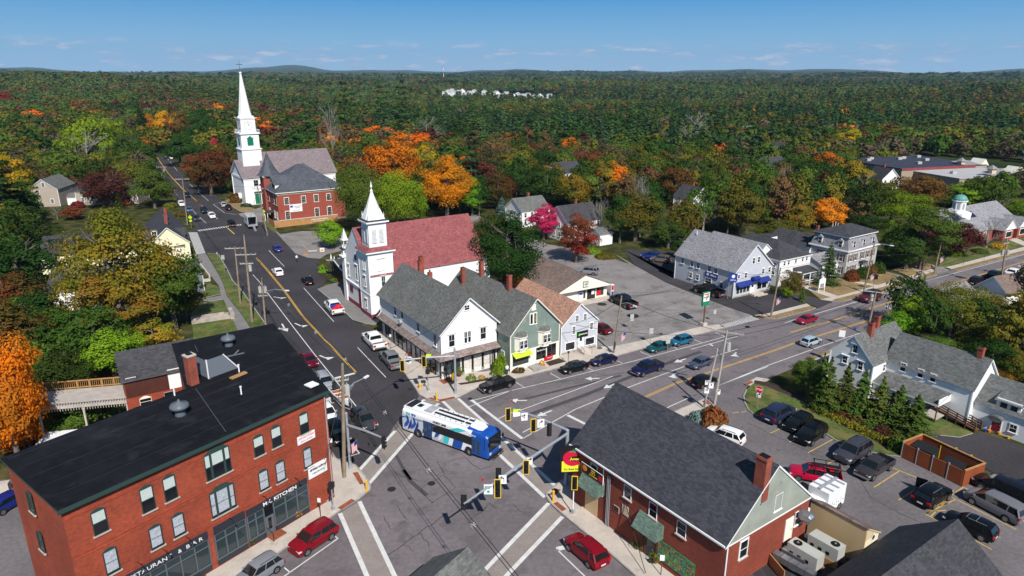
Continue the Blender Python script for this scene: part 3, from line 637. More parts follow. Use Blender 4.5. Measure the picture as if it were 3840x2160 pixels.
# painted markings
mk=MB()
def ln(k,pts,w,z=.03,m='white_line'): strip(mk,PP(k,pts),w,z,m)
Z1,Z2=.012,.034
ln('n',[(1480,790),(1530,860),(1600,970),(1700,1110),(1850,1270),(1960,1360),(2040,1440)],.3,Z2,'yellow_line')
ln('m',[(345,435),(550,615)],.3,Z2,'yellow_line'); ln('m',[(965,975),(1085,1078)],.3,Z2,'yellow_line'); ln('m',[(740,780),(800,822)],.3,Z2,'yellow_line')
ln('p',[(1010,1022),(1040,1056)],.12,Z2,'yellow_line')
for dx in(-7,7): ln('e',[(-140+dx,-140),(265+dx,0),(480+dx,300),(730+dx,560),(1005+dx,850)][1:],.13,Z2,'yellow_line'); ln('p',[(960+dx*.4,966),(1000+dx*.4,1010),(1058+dx*.4,1080)],.13,Z2,'yellow_line')
ln('e',[(100,30),(380,400),(590,670),(780,905),(1040,1232)],.14,Z2); ln('p',[(948,1030),(975,1060),(998,1091)],.12,Z2)
ln('b',[(1040,215),(985,150)],.14,Z2); ln('b',[(830,280),(1045,215)],.12,Z2)
ln('e',[(670,1190),(775,1330)],.14,Z2)
ln('e',[(480,0),(783,340)],.12,Z2); ln('e',[(1022,600),(1308,902)],.12,Z2); ln('h',[(1010,1449-20),(995,1415)],.12,Z2); ln('Cc',[(958,1338),(1066,1449)],.12,Z2)
ln('m',[(375,680),(603,893)],.12,Z2); ln('m',[(535,320),(458,355),(640,512)],.12,Z2); ln('m',[(850,535),(722,572),(915,718),(1115,745)],.12,Z2); ln('m',[(325,228),(385,285)],.12,Z2); ln('m',[(110,0),(275,180)],.12,Z2); ln('m',[(40,335),(205,515)],.12,Z2)
ln('n',[(1520,775),(1570,815),(1660,920),(1780,1070),(1880,1180)],.13,Z2); ln('n',[(1560,1010),(1640,1140)],.12,Z2); ln('n',[(1700,1230),(1840,1380)],.12,Z2)
ln('e',[(775,915),(1000,858)],.55,Z2)
for q_ in(PP('b',[(1040,385),(1400,-10)])+PP('p',[(1593,1497),(1645,1508)])+PP('b',[(1580,15),(1140,520)]),PP('b',[(845,820),(1040,700),(1400,1460),(1120,1460)]),PP('c',[(370,718),(508,855),(0,1390),(-80,1475),(-330,1450)]),PP('p',[(1661,1506),(1718,1495),(2083,1823),(2043,1866)])): mk.poly([(p_.x,p_.y,Z2-.008) for p_ in q_][::-1],'band')
for k,a,b_ in(('b',(1040,385),(1400,-10)),('b',(1140,520),(1580,15)),('e',(1660,1145),(1700,1125)),('e',(1800,1190),(1840,1165)),('b',(845,820),(1120,1460)),('b',(1040,700),(1400,1460)),
   ('c',(370,718),(-330,1450)),('c',(508,855),(0,1390)),('c',(0,1390),(-80,1475)),('p',(1661,1506),(2043,1866)),('p',(1718,1495),(2083,1823))): ln(k,[a,b_],.42,Z2)
ln('b',[(-1500,2500),(290,1449),(825,1072)],.13,Z1); ln('b',[(825,1072),(795,1048)],.12,Z1); ln('b',[(340,1412),(285,1365)],.12,Z1); ln('b',[(-190,1900),(-300,1830)],.12,Z1)
ln('c',[(530,1160),(450,1180)],.55,Z1); ln('c',[(450,1180),(740,1460),(1000,1700)],.13,Z1)
ln('f',[(0,1030),(490,918),(820,835),(1120,762),(1400,690),(1915,553),(2145,488)],.13,Z1)
for a,b_ in(((40,948),(122,1000)),((382,856),(490,916)),((745,795),(820,835)),((1050,728),(1122,762)),((1290,640),(1400,688)),((1625,590),(1668,618)),((1815,512),(1915,552)),((2045,446),(2145,490))): ln('f',[a,b_],.12,Z1)
ln('f',[(1800,618),(2268,487)],.13,Z1); ln('f',[(0,1262),(1015,888)],.13,Z1); ln('f',[(230,1449),(640,1220),(1185,995),(1760,780)],.14,Z1); ln('f',[(2000,697),(2272,615)],.13,Z1)
ln('p',[(1735,1535),(1918,1464)],.13,Z1); ln('p',[(1960,1622),(2005,1598)],.16,Z1)
ln('e',[(2150,1140),(2576,1030)],.13,Z1); ln('p',[(1768,1500),(1958,1645)],.42,Z1+.004)
ln('c',[(110,65),(200,15)],.12,Z1)
ln('f',[(560,1280),(760,1380)],.45,Z1); ln('e',[(2440,1315),(2576,1250)],.13,Z1)
for o_ in(-.13,.13):
 a=P('f',1340,1098);b_=P('f',2576,650);d=(b_-a).normalized();n=Vector((-d.y,d.x,0)); c_=P('B',1090,946); d_=P('r',430,580); e_=P('r',745,485)
 strip(mk,[a+n*o_,P('f',1660,955)+n*o_,b_+n*o_,c_+n*o_,P('B',1500,820)+n*o_,d_+n*o_,e_+n*o_],.12,Z1,'yellow_line')
 strip(mk,[P('f',760,1385)+n*o_,P('f',850,1335)+n*o_,P('f',1000,1250)+n*o_],.12,Z1,'yellow_line')
 strip(mk,[P('B',1070,880)+n*o_,P('B',1500,758)+n*o_,P('r',200,565)+n*o_,P('r',700,415)+n*o_,P('r',1456,185)+n*o_,P('r',1900,60)+n*o_],.12,Z1,'yellow_line')
ln('f',[(1560,1205),(1900,1052),(2576,790)],.14,Z1); ln('B',[(465,1270),(930,1080),(1280,955),(1500,880)],.14,Z1)
ln('B',[(1035,823),(1130,790)],.13,Z1); ln('B',[(1215,770),(1500,685),(1790,595),(2479,410)],.14,Z1); ln('B',[(2479,410),(2900,290)],.14,Z1)
ln('r',[(610,612),(675,595)],.13,Z1); ln('r',[(1240,400),(1456,340)],.13,Z1)
# ladder crosswalk by the shop sign, two in the far street
A0,A1,B0,B1=P('k',575,1142),P('k',915,1045),P('k',640,1172),P('k',1005,1080)
for i in range(16):
 t=i/16; q=(i+.52)/16; a=A0.lerp(A1,t);b_=A0.lerp(A1,q);c_=B0.lerp(B1,q);d=B0.lerp(B1,t); mk.quad((a.x,a.y,Z2),(d.x,d.y,Z2),(c_.x,c_.y,Z2),(b_.x,b_.y,Z2),'white_line')
A0,A1,B0,B1=P('m',455,1010),P('m',1205,905),P('m',495,1030),P('m',1225,925)
for i in range(18):
 t=i/18; q=(i+.5)/18; a=A0.lerp(A1,t);b_=A0.lerp(A1,q);c_=B0.lerp(B1,q);d=B0.lerp(B1,t); mk.quad((a.x,a.y,Z2),(d.x,d.y,Z2),(c_.x,c_.y,Z2),(b_.x,b_.y,Z2),'white_line')
A0,A1,B0,B1=P('D',1112,618),P('D',1160,748),P('D',1165,618),P('D',1215,742)
for i in range(24):
 t=i/24; q=(i+.6)/24; a=A0.lerp(A1,t);b_=A0.lerp(A1,q);c_=B0.lerp(B1,q);d=B0.lerp(B1,t); mk.quad((a.x,a.y,.05),(d.x,d.y,.05),(c_.x,c_.y,.05),(b_.x,b_.y,.05),'white_line')
# car park bay lines
for k,a,b_ in(('d',(400,212),(662,70)),('d',(215,105),(290,65)),('d',(600,322),(680,285)),('d',(1065,560),(1320,395)),('d',(1245,360),(1520,470)),('d',(1310,690),(1500,570)),('d',(1845,640),(1960,560)),('d',(1960,555),(2100,625)),('d',(1585,825),(1890,680)),('d',(1585,830),(1740,910)),('d',(1840,655),(2500,985)),('d',(2020,1060),(2250,1185)),('d',(2290,1045),(2340,1068)),('d',(1590,825),(1840,655)),('d',(1700,760),(1800,690)),('d',(1720,745),(1820,720)),('d',(1680,800),(1790,790)),
 ('d',(1640,850),(1700,790)),('z3',(1250,358),(1290,350)),('z3',(1305,352),(1340,347)),('z3',(1500,492),(1575,460)),('a',(-10,850),(90,590)),('h',(1400,1350),(1480,1420))): ln(k,[a,b_],.13,.034,'yellow_pale')
def arrow(k,tail,mid,head,w=.28,z=Z2):
 a,m_,h=P(k,*tail),P(k,*mid),P(k,*head); d=(h-m_).normalized(); n=Vector((-d.y,d.x,0)); L=(h-m_).length
 pts=[]
 for i in range(7):
  t=i/6; q=a.lerp(m_,t).lerp(m_.lerp(h,.25),t); pts.append(q)
 strip(mk,pts,w,z,'white_line'); e=m_.lerp(h,.1)
 mk.add([(h.x,h.y,z+.001),(e.x+n.x*w*2.2,e.y+n.y*w*2.2,z+.001),(e.x-n.x*w*2.2,e.y-n.y*w*2.2,z+.001)],[(0,1,2)],'white_line')
arrow('e',(180,90),(240,105),(310,97)); arrow('e',(390,355),(450,390),(530,375)); arrow('e',(640,680),(700,715),(795,695)); arrow('e',(262,362),(285,410),(320,440)); arrow('e',(290,405),(250,408),(218,415))
arrow('e',(775,1160),(740,1130),(740,1100),.35)
arrow('f',(880,908),(810,912),(725,912),.28,Z1); arrow('f',(150,1130),(60,1135),(-20,1125),.28,Z1); arrow('f',(1050,960),(990,985),(920,1010),.28,Z1); arrow('f',(400,1232),(330,1262),(248,1294),.28,Z1); arrow('f',(1748,712),(1700,730),(1630,750),.28,Z1)
arrow('f',(1650,855),(1600,880),(1660,912),.3,Z1); arrow('f',(970,1135),(915,1165),(960,1208),.3,Z1); arrow('f',(2260,650),(2215,670),(2285,695),.3,Z1)
arrow('r',(320,590),(300,572),(268,570),.28,Z1); arrow('r',(375,528),(385,545),(430,547),.28,Z1); arrow('r',(1450,232),(1430,222),(1400,222),.28,Z1); arrow('r',(1080,340),(1050,330),(1025,328),.28,Z1)
o=mk.build('road_markings'); tag(o,kind='structure')
# sealed cracks, tyre scuffs and covers in the asphalt
ck=MB(); mat('crack',(.022,.022,.024),.7); mat('scuff',(.066,.062,.066),.8)
for k,pts,w_ in(('b',[(1310,1235),(1370,1220),(1480,1140),(1590,1050),(1650,1015),(1720,955),(1760,945),(1880,840),(1930,815)],.07),('b',[(1650,1015),(1690,1080),(1725,1110),(1745,1160)],.05),('b',[(2150,890),(2250,820),(2360,715),(2420,775)],.06),('b',[(1290,850),(1310,910),(1360,985)],.05),('b',[(1420,745),(1470,820),(1520,880),(1435,945)],.05),
   ('b',[(1660,575),(1700,540),(1780,500),(1895,430),(2010,560),(1760,720)],.05),('b',[(1660,580),(1750,690),(1790,715)],.05),('b',[(1820,300),(1890,420)],.06),('b',[(1400,410),(1480,455),(1560,465),(1640,490)],.05),('b',[(1940,295),(2090,255),(2200,340),(2260,385),(2385,335)],.06),('b',[(1675,778),(1735,745)],.04),('c',[(0,720),(95,810)],.04),('b',[(1480,1140),(1540,1150),(1575,1195)],.03),
   ('e',[(0,100),(620,90)],.05),('e',[(130,210),(600,200)],.04),('e',[(1700,1180),(2400,1400)],.03),('f',[(60,1000),(600,930),(1300,830)],.04),('f',[(100,1330),(800,1080)],.04),('f',[(640,840),(1000,880)],.03),('k',[(750,980),(820,930),(1000,900)],.05),('k',[(0,905),(400,870),(700,800)],.04),('f',[(900,500),(1300,420),(1800,330)],.05),('f',[(1000,330),(1500,270),(2200,180)],.05),('f',[(950,560),(1350,480)],.04),
   ('d',[(650,80),(1040,660),(1400,860),(1700,980)],.03),('z4',[(0,580),(380,760),(600,850)],.03)): strip(ck,[q+Vector((random.uniform(-.08,.08),random.uniform(-.08,.08),0)) for a,b2 in zip(PP(k,pts),PP(k,pts[1:])) for q in(a,a.lerp(b2,.35),a.lerp(b2,.7))]+[P(k,*pts[-1])],w_,.041 if k in('k','f','z4','d') else .027,'crack')
for k,x,y,r_ in(('b',1365,578,.45),('b',1765,520,.42),('k',868,1162,.4),('f',2370,395,.45),('f',1500,462,.3),('f',1215,280,1.1),('f',1200,283,.5),('f',905,165,.9),('g',2190,1275,.4),('e',1550,1020,.35),('e',2155,1115,.35),('r',1130,262,.35)):
 p=P(k,x,y); ck.poly([(p.x+r_*math.cos(t*PI/6),p.y+r_*math.sin(t*PI/6),.043) for t in range(12)],'crack')
for k,pts,w_ in(('b',[(1480,380),(1560,500),(1720,640)],.5),('b',[(1380,180),(1500,400),(1560,480)],.35),('c',[(0,190),(-300,150),(-700,60)],.3),('f',[(100,1300),(700,1090),(1300,850),(1900,640)],.7),('f',[(0,1150),(600,1000),(1100,880)],.5)): strip(ck,PP(k,pts),w_,.0075+.0012*(pts[0][1]%5),'scuff')
tag(ck.build('road_patches'),kind='structure')
def onface(H,f,k,x,y,off=0.):
 u,v=T(k,x,y); a=(u-1920)/FOC; b_=(v-1080)/FOC; d=Vector((a,_c-b_*_s,-_s-b_*_c)); o=Vector((0,0,CH))
 th=R(H['th']); ex=Vector((math.cos(th),math.sin(th),0)); ey=Vector((-math.sin(th),math.cos(th),0)); O=H['o']
 n,pt,ax={'S':(-ey,O-ey*off,ex),'N':(ey,O+ey*(H['D']+off),ex),'W':(-ex,O-ex*off,ey),'E':(ex,O+ex*(H['W']+off),ey)}[f]
 t=(pt-o).dot(n)/d.dot(n); p=o+d*t; return (p-O).dot(ax),p.z,p
def wpx(H,f,k,xb,yb,xt,yt,w=.9,st='sash casing',fr='white_paint',gl='glass_dark',off=0.,name='window'):
 u,z,_=onface(H,f,k,xb,yb,off); _,z2,_=onface(H,f,k,xt,yt,off); dz=max(0,z2-H.get('top',99)); z-=dz; z2-=dz; return win(H,f,u,z,w,max(.3,z2-z),st,fr,gl,off,name)
def loc(H,p): return H['root'].matrix_world
def ctr(H,x,y,z=0):
 th=R(H['th']); return Vector((H['o'].x+x*math.cos(th)-y*math.sin(th),H['o'].y+x*math.sin(th)+y*math.cos(th),z))
# ===== brick block with flat black roof (bottom left) =====
H=house('brick_building','three storey red brick block with a flat black roof and ground floor restaurants','building',(-31.95,41.35),53.6,23.3,11.2,11.95,12,'none','brick_red'); BR=H
for o_ in list(H['root'].children): bpy.data.objects.remove(o_)
b=MB()
poly=[(0,0),(23.3,0),(31.1,19.7),(20.8,23.0),(15.6,10.8),(.2,10.6)]
n=len(poly)
for i in range(n):
 (x0,y0),(x1,y1)=poly[i],poly[(i+1)%n]; b.quad((x0,y0,-.2),(x1,y1,-.2),(x1,y1,11.95),(x0,y0,11.95),'brick_red')
for z in(4.45,7.55,7.85,11.0): b.box(.0,-.05,z,23.3,-.001,z+.09,'brick_red')
part(H,b,'wall')
b=MB(); out=[(-.3,-.35),(23.5,-.35),(31.5,19.9),(20.6,23.4),(15.4,11.1),(-.1,10.9)]
b.prism(out,12.0,12.2,'green_trim',top='roof_black');
for i in range(0,5):
 y=1.8+i*2.1; b.box(.3 if y<10.4 else 17,y,12.2,23.2+y*.3,y+.03,12.208,'dark_trim')
for x in(13.,): b.bar((x,.3,12.2),(x+3,10.3,12.2),.04,.02,'slate_trim')
b.bar((18,11,12.2),(22,21,12.2),.04,.02,'slate_trim')
part(H,b,'roof')
b=MB(); b.box(-.36,-.48,11.9,23.56,-.351,12.1,'green_trim'); part(H,b,'gutter')
b=MB(); b.tube([(23.05,-.12,11.7),(23.05,-.12,.6),(22.2,-.12,.25)],.06,'gray_trim'); part(H,b,'downpipe')
sw='sash arch stone'
for q in((1040,1025,1030,745),(1520,805,1480,530),(1745,690,1715,420)): wpx(H,'S','a',q[0]-15,q[1]-10,q[2],q[3]+22,1.02,sw+' blind','green_trim')
for q in((1145,1425,1125,1150),(1590,1170,1570,925),(1815,1050,1790,810)): wpx(H,'S','a',q[0],q[1]-10,q[2],q[3]+22,1.02,sw+' curt','green_trim')
for q in((2210,440,2175,190),): wpx(H,'S','a',q[0],q[1],q[2],q[3],2.3,sw+' triple blind','green_trim')
wpx(H,'S','a',2260,810,2235,565,2.3,sw+' triple curt','green_trim')
for q in((1398,800,1385,700),(1492,752,1478,650)): wpx(H,'S','z1',q[0],q[1],q[2],q[3],1.02,sw+' blind','green_trim')
for q in((1640,680,1628,578),): wpx(H,'S','z1',q[0],q[1],q[2],q[3],1.0,sw+' blind','green_trim')
for q in((1425,985,1412,885),(1515,940,1500,838)): wpx(H,'S','z1',q[0],q[1],q[2],q[3],1.0,sw+' curt','green_trim')
wpx(H,'S','z1',1660,865,1648,765,.95,sw+' curt','green_trim')
for q in((335,810,265,585),(435,1195,370,985)): wpx(H,'W','a',q[0],q[1],q[2],q[3]+15,1.0,sw,'green_trim')
def shopfront(H,u0,u1,z0,z1,nd,fas=.75,f='S',fr='slate_trim',fm='dark_trim',depth=.12,name='shopfront'):
 b=MB(); b.box(u0,-.14,z1,u1,0,z1+fas,fm); b.box(u0,-.10,z0-.55,u1,0,z0,fm); b.box(u0,-.12,z0,u1,-.0,z0+.08,fr); b.box(u0,-.12,z1-.08,u1,0,z1,fr)
 for i in range(nd+1): x=u0+(u1-u0)*i/nd; b.box(x-.05,-.12,z0,x+.05,0,z1,fr)
 b.box(u0,-.1,z1-.75,u1,-.03,z1-.68,fr); b.quad((u0,-.02,z0),(u1,-.02,z0),(u1,-.02,z1),(u0,-.02,z1),'glass_tint'); return part(H,b,name)
us=lambda k,x,y,f='S':onface(H,f,k,x,y)[:2]
u1,_=us('a',2125,1320); shopfront(H,-.0+1.2,u1,.85,3.45,7)
u0,_=us('a',2190,1280); u2,_=us('a',2490,1080); shopfront(H,u0,u2,.85,3.45,3)
u0_,_=us('b',-70,1050); u3,_=us('b',95,990); shopfront(H,u0_,u3,.85,3.45,2,.6)
u4,_=us('b',185,860); u5,_=us('b',530,720); shopfront(H,u4,u5,.85,3.45,3,.6)
b=MB(); b.box(u3,-.14,3.45,u4,0,4.05,'dark_trim'); b.box(u3+.1,-.06,.1,u4-.1,-.0,2.3,'slate_trim'); b.quad((u3+.35,-.07,.9),(u4-.35,-.07,.9),(u4-.35,-.07,2.1),(u3+.35,-.07,2.1),'glass_dark'); b.quad((u3,-.02,2.3),(u4,-.02,2.3),(u4,-.02,3.45),(u3,-.02,3.45),'glass_dark'); part(H,b,'door')
b=MB(); b.box(u3-.1,-1.3,-.1,u4+.6,-.15,.28,'concrete'); b.box(u3,-1.1,.28,u4+.4,-.15,.38,'brick_pad'); part(H,b,'step')
b=MB(); b.tube([(u3,-1.2,.2),(u3,-1.2,1.2),(u3,-.2,1.4)],.025,'black'); part(H,b,'handrail')
for s_,ua,ub,z in(('RESTAURANT',None,None,3.82),):
 pass
ua,_=us('a',1290,1440); ub,_=us('a',1700,1230)
text('ESTAURANT',H['root'],((ua+ub)/2+.05,-.17,3.82),.52,'sign_white',sx=1.18); text('R',H['root'],(ua-.75,-.17,3.82),.52,'sign_white')
uc,_=us('a',1797,1180); text('&',H['root'],(uc,-.17,3.82),.50,'sign_white'); ud,_=us('a',1945,1105); text('B A R',H['root'],(ud,-.17,3.82),.50,'sign_white',sx=1.25)
ue,_=us('b',230,620); text('MK. KITCHEN',H['root'],(ue,-.17,3.78),.52,'sign_white',bold=.01,sx=1.15)
def board(H,f,k,x,y,w,h,m,name='sign_board',off=.08,edge=None):
 u,z,_=onface(H,f,k,x,y,off); (px,py),rz=face(H,f,u,off); b=MB(); b.box(-w/2,-.03,-h/2,w/2,.03,h/2,edge or m); b.quad((-w/2+.02,-.032,-h/2+.02),(w/2-.02,-.032,-h/2+.02),(w/2-.02,-.032,h/2-.02),(-w/2+.02,-.032,h/2-.02),m)
 return b.build(name,H['root'],(px,py,z),rz)
s1=board(H,'S','b',505,55,2.0,.85,'sign_white'); text('DANCE STUDIO',s1,(0,-.045,.15),.24,'sign_red'); text('839-4161  OF MAINE',s1,(0,-.045,-.2),.15,'sign_red')
s1=board(H,'S','b',620,370,2.2,1.35,'sign_white'); text('driving school',s1,(0,-.045,.22),.34,'sign_black',shear=.3,bold=.01); text('1-800-595-9670',s1,(0,-.045,-.25),.22,'sign_black')
for k,x,y in(('a',1380,1310),('a',1635,1180),('a',1865,1052),('a',2300,865),('b',385,460),('b',60,640)):
 u,z,_=onface(H,'S',k,x,y); b=MB(); b.tube([(u,0,z),(u,-.5,z+.1),(u,-.85,z-.15)],.025,'black'); b.lathe([(.04,0),(.14,-.12)],'black',8,(u,-.85,z-.12)); part(H,b,'sign_lamp')
# roof fittings: each a thing standing on the roof
def roofp(k,x,y,z=12.2): return P(k,x,y,z)
def vent(k,x,y,lab,r=.75):
 p=roofp(k,x,y); t=thing('roof_ventilator',lab,'roof vent',p,0,'round ventilators on the black roof'); b=MB(); b.lathe([(r*.55,0),(r*.5,.75)],'slate_trim',14); b.build('vent_neck',t)
 b=MB(); b.lathe([(r*.95,.72),(r,.9),(r*.85,1.12),(.12,1.32),(.06,1.55),(0.01,1.56)],'slate_trim',16); b.build('vent_cap',t,smooth=True)
vent('z1',972,582,'large round grey roof ventilator near the middle of the black flat roof',.85); vent('z1',1232,210,'round grey roof ventilator near the far edge of the black flat roof',.8)
p=roofp('z1',1040,415); t=thing('roof_chimney','tall red brick chimney standing on the black flat roof','chimney',p,R(53.6)); b=MB(); b.box(-.42,-.42,-.3,.42,.42,3.0,'brick_chim'); b.build('stack',t); b=MB(); b.box(-.48,-.48,3.0,.48,.48,3.15,'concrete'); b.box(-.25,-.25,3.15,.25,.25,3.25,'black'); b.build('chimney_cap',t)
p=roofp('z1',1185,350); t=thing('roof_hatch_house','grey clapboard stair hatch with sloping sides on the black flat roof','roof hatch',p,R(53.6)); b=MB()
mat('slate_clap',(.15,.17,.20),.7,kind='clap'); b.add([(-1.6,-.6,0),(1.6,-.6,0),(1.6,1.6,0),(-1.6,1.6,0),(-1.6,-.6,2.1),(.1,-.6,2.1),(.1,1.6,2.1),(-1.6,1.6,2.1)],[(0,1,5,4),(2,3,7,6),(3,0,4,7),(4,5,6,7)],'slate_clap'); b.quad((1.6,-.6,0),(1.6,1.6,0),(.1,1.6,2.1),(.1,-.6,2.1),'roof_black'); b.build('hatch_wall',t)
b=MB(); b.bar((-1.65,-.64,0),(-1.65,-.64,2.15),.1,.1,'white_paint'); b.bar((.1,-.64,2.15),(1.65,-.64,.05),.1,.1,'white_paint'); b.box(-1.7,-.7,2.1,.2,1.7,2.2,'roof_black'); b.build('hatch_trim',t)
for k,x,y in(('z1',1287,352),('z1',1299,472),('z1',940,478)):
 t=thing('vent_pipe','white plastic vent pipe '+{1287:'beside the stair hatch on the black roof',1299:'alone in the middle of the black roof',940:'at the inner edge of the black roof'}[x],'vent pipe',roofp(k,x,y),0,'white vent pipes'); b=MB(); b.tube([(0,0,-.1),(0,0,.75)],.07,'sign_white',8); b.tube([(0,0,.75),(0,0,.85)],.11,'sign_white',8); b.build('pipe',t)
t=thing('exhaust_fan','square white exhaust fan box at the street end of the black roof','roof fan',roofp('z1',1678,437),R(53.6)); b=MB(); b.box(-.35,-.35,0,.35,.35,.3,'black'); b.build('fan_curb',t); b=MB(); b.box(-.5,-.5,.3,.5,.5,.42,'sign_white'); b.build('fan_hood',t)
b=MB(); b.box(-.9,-.25,0,.9,.25,.12,'wood_tan'); o=b.build('roof_plank',None,roofp('z1',1283,372),R(58)); tag(o,'short tan wooden sleeper lying on the black roof','plank')
b=MB(); b.box(-1.,-.1,0,1.,.1,.1,'slate_trim'); b.tube([(0,0,.1),(.5,0,.5)],.08,'slate_trim'); o=b.build('roof_duct',None,roofp('z1',1262,262),R(35)); tag(o,'low dark duct beside the stair hatch on the black roof','duct')
# annex behind the brick block: shingled gable house with brown siding
e0=P('z1',660,385,9.4); e1=P('z1',965,325,9.4)
AN=house('brick_annex','brick and brown board annex with black shingle roof joined behind the brick block','building',(e0.x,e0.y),33.5,7.6,5.,9.2,11.6,'x','brick_red','roof_charcoal','slate_trim')
b=MB(); b.box(.05,-.04,6.9,4.4,-.001,9.2,'wood_brown'); b.box(4.4,-.06,6.9,7.6,-.001,9.3,'white_clap'); part(AN,b,'siding')
wpx(AN,'S','z1',705,400,706,380,1.0,'plain'); wpx(AN,'S','z1',788,528,788,490,1.2,'sash stone arch','cream'); wpx(AN,'S','z1',915,480,915,455,1.2,'plain','gray_trim')
# deck and terrace beside it
dk=thing('timber_deck','weathered grey timber deck with tan railing behind the annex','deck',P('z1',560,470,6),R(12));
b=MB(); b.box(-7.5,-2.4,-.3,3.2,2.2,0,'wood_gray'); b.build('deck_floor',dk)
b=MB()
for x in np.linspace(-7.4,3.1,9): b.box(x-.06,2.1,-5.9,x+.06,2.2,1.1,'wood_tan')
b.box(-7.5,2.08,1.0,3.2,2.22,1.1,'wood_tan'); b.box(-7.5,2.1,.15,3.2,2.2,.25,'wood_tan')
for x in np.linspace(-7.4,3.1,50): b.box(x-.02,2.12,.2,x+.02,2.18,1.05,'wood_tan')
b.build('railing',dk); b=MB()
for x in np.linspace(-6,3.1,34): b.box(x-.03,-2.4,-.6,x+.03,-2.34,.5,'wood_gray')
b.box(-6.1,-2.44,.45,3.2,-2.3,.55,'wood_gray'); b.build('railing',dk)
b=MB()
for x in(-6.,-1.5,3.): b.box(x-.09,-2.3,-6,x+.09,-2.1,-.3,'wood_gray')
b.box(-5.5,-5.5,-3.,3.2,-2.6,-2.85,'sign_white'); b.build('deck_post',dk)
# ===== Italian restaurant brick building (front right) =====
H=house('brick_restaurant','dark red brick restaurant with a steep slate grey shingle roof and tall chimney','building',(16.75,44.75),35.2,11.3,18.6,6.45,11.45,'y','brick_dark','roof_shingle_dk','white_paint',.35,.15); AM=H; H['top']=5.75
mat('stucco',(.30,.32,.27),.9,var=.14,vs=.7,stain=((.16,.15,.12),.9,.62,.6))
b=MB(); b.add([(-.02,-.05,6.2),(11.32,-.05,6.2),(5.65,-.05,11.4)],[(0,1,2)],'stucco'); b.box(0,-.09,6.12,11.3,-.05,6.22,'white_paint'); part(H,b,'gable_render')
chimney(H,4.2,.35,8.6,12.6,.75,.95);
for q,w_ in(((320,720,325,640),.95),((545,885,548,800),.95),((715,1015,722,920),.95),((905,1145,915,1055),1.0)): wpx(H,'W','z3',*q,w_,'sash stone','white_paint')
H['top']=99; wpx(H,'S','z3',1545,1005,1560,895,1.0,'sash casing'); wpx(H,'S','z3',1312,1325,1330,1205,1.0,'sash stone casing'); u,z,_=onface(H,'S','z3',1610,1205); doorm(H,'S',u,z,.95,2.1,'cream','white_paint',False)
wpx(H,'S','z3',1680,1100,1690,1010,1.1,'sash')
def awn(H,f,k,x,y,w,d,hh,m='green_awn',name='awning'):
 u,z,_=onface(H,f,k,x,y); (px,py),rz=face(H,f,u); b=MB(); b.add([(-w/2,0,0),(w/2,0,0),(w/2,-d,-hh),(-w/2,-d,-hh),(-w/2,0,-hh),(w/2,0,-hh)],[(0,1,2,3),(0,3,4),(1,5,2),(3,2,5,4)],m); return b.build(name,H['root'],(px,py,z),rz)
awn(H,'W','z3',705,1085-30,2.9,1.0,1.35); u,z,_=onface(H,'W','z3',690,1280); doorm(H,'W',u,0.1,1.,2.2,'dark_trim','wood_dark')
for dx in(-.9,.9): b=MB(); b.box(-.12,-.12,0,.12,.02,2.6,'wood_dark'); (px,py),rz=face(H,'W',u+dx); b.build('door_post',H['root'],(px,py,0),rz)
u,z,_=onface(H,'W','z3',310,800)
awn(H,'W','z3',320,775,3.0,1.0,1.4)
# recessed tan garage panel on the long wall and corner entrance
u0,_,_=onface(H,'W','z3',258,960); u1,_,_=onface(H,'W','z3',340,1010); b=MB(); b.box(-.03,min(u0,u1),.1,0,max(u0,u1),2.9,'tan_clap'); part(H,b,'roller_panel')
s1=board(H,'W','z3',305,765-5,3.1,1.05,'sign_black',off=.25,edge='white_paint'); text('PIZZA',s1,(.15,-.05,.28),.2,'sig_yellow'); text('PASTA',s1,(.15,-.05,.02),.2,'sig_yellow'); text('SANDWICHES',s1,(.2,-.05,-.25),.18,'sig_yellow')
b=MB(); b.box(.95,-.045,-.3,1.4,-.033,.25,'sign_red'); b.build('sign_panel',s1); b=MB(); b.lathe([(.33,0),(.30,.02)],'sign_orange',14); o=b.build('sign_panel',s1,(-1.05,-.035,.05)); o.rotation_euler=(PI/2,0,0)
# projecting tomato sign on the corner
u,z,_=onface(H,'W','z3',240,650); sp_=thing('restaurant_sign','big square hanging sign with a red tomato on yellow reading It\'s Real Italian','sign',P('z3',178,660,5.2),R(4))
b=MB(); b.box(-1.25,-.15,-1.45,1.25,.15,1.35,'sign_black'); b.build('sign_box',sp_)
mat('sign_yel',(.80,.72,.03),.4); mat('tomato',(.55,.01,.05),.4)
b=MB(); b.box(-1.15,-.16,-1.38,1.15,-.151,-.2,'sign_yel'); b.poly([(-.05+1.0*math.cos(t*PI/12),-.165,.12+.88*math.sin(t*PI/12)) for t in range(24)],'tomato'); b.poly([(.32+.75*math.cos(t*PI/12),-.17,.05+.3*math.sin(t*PI/12)) for t in range(24)],'sign_black')
b.poly([(-.5,-.17,.85),(-.1,-.17,.95),(-.05,-.17,1.2),(.05,-.17,.95),(.5,-.17,.9),(.1,-.17,.75)],'sign_green'); b.build('sign_face',sp_)
text("Amato's",sp_,(.34,-.18,.03),.42,'sign_yel',bold=.01); text("It's Real Italian",sp_,(0,-.18,-1.1),.32,'sign_green',bold=.005)
b=MB(); b.bar((1.2,0,1.0),(2.4,0,1.1),.08,.08,'black'); b.build('bracket',sp_)
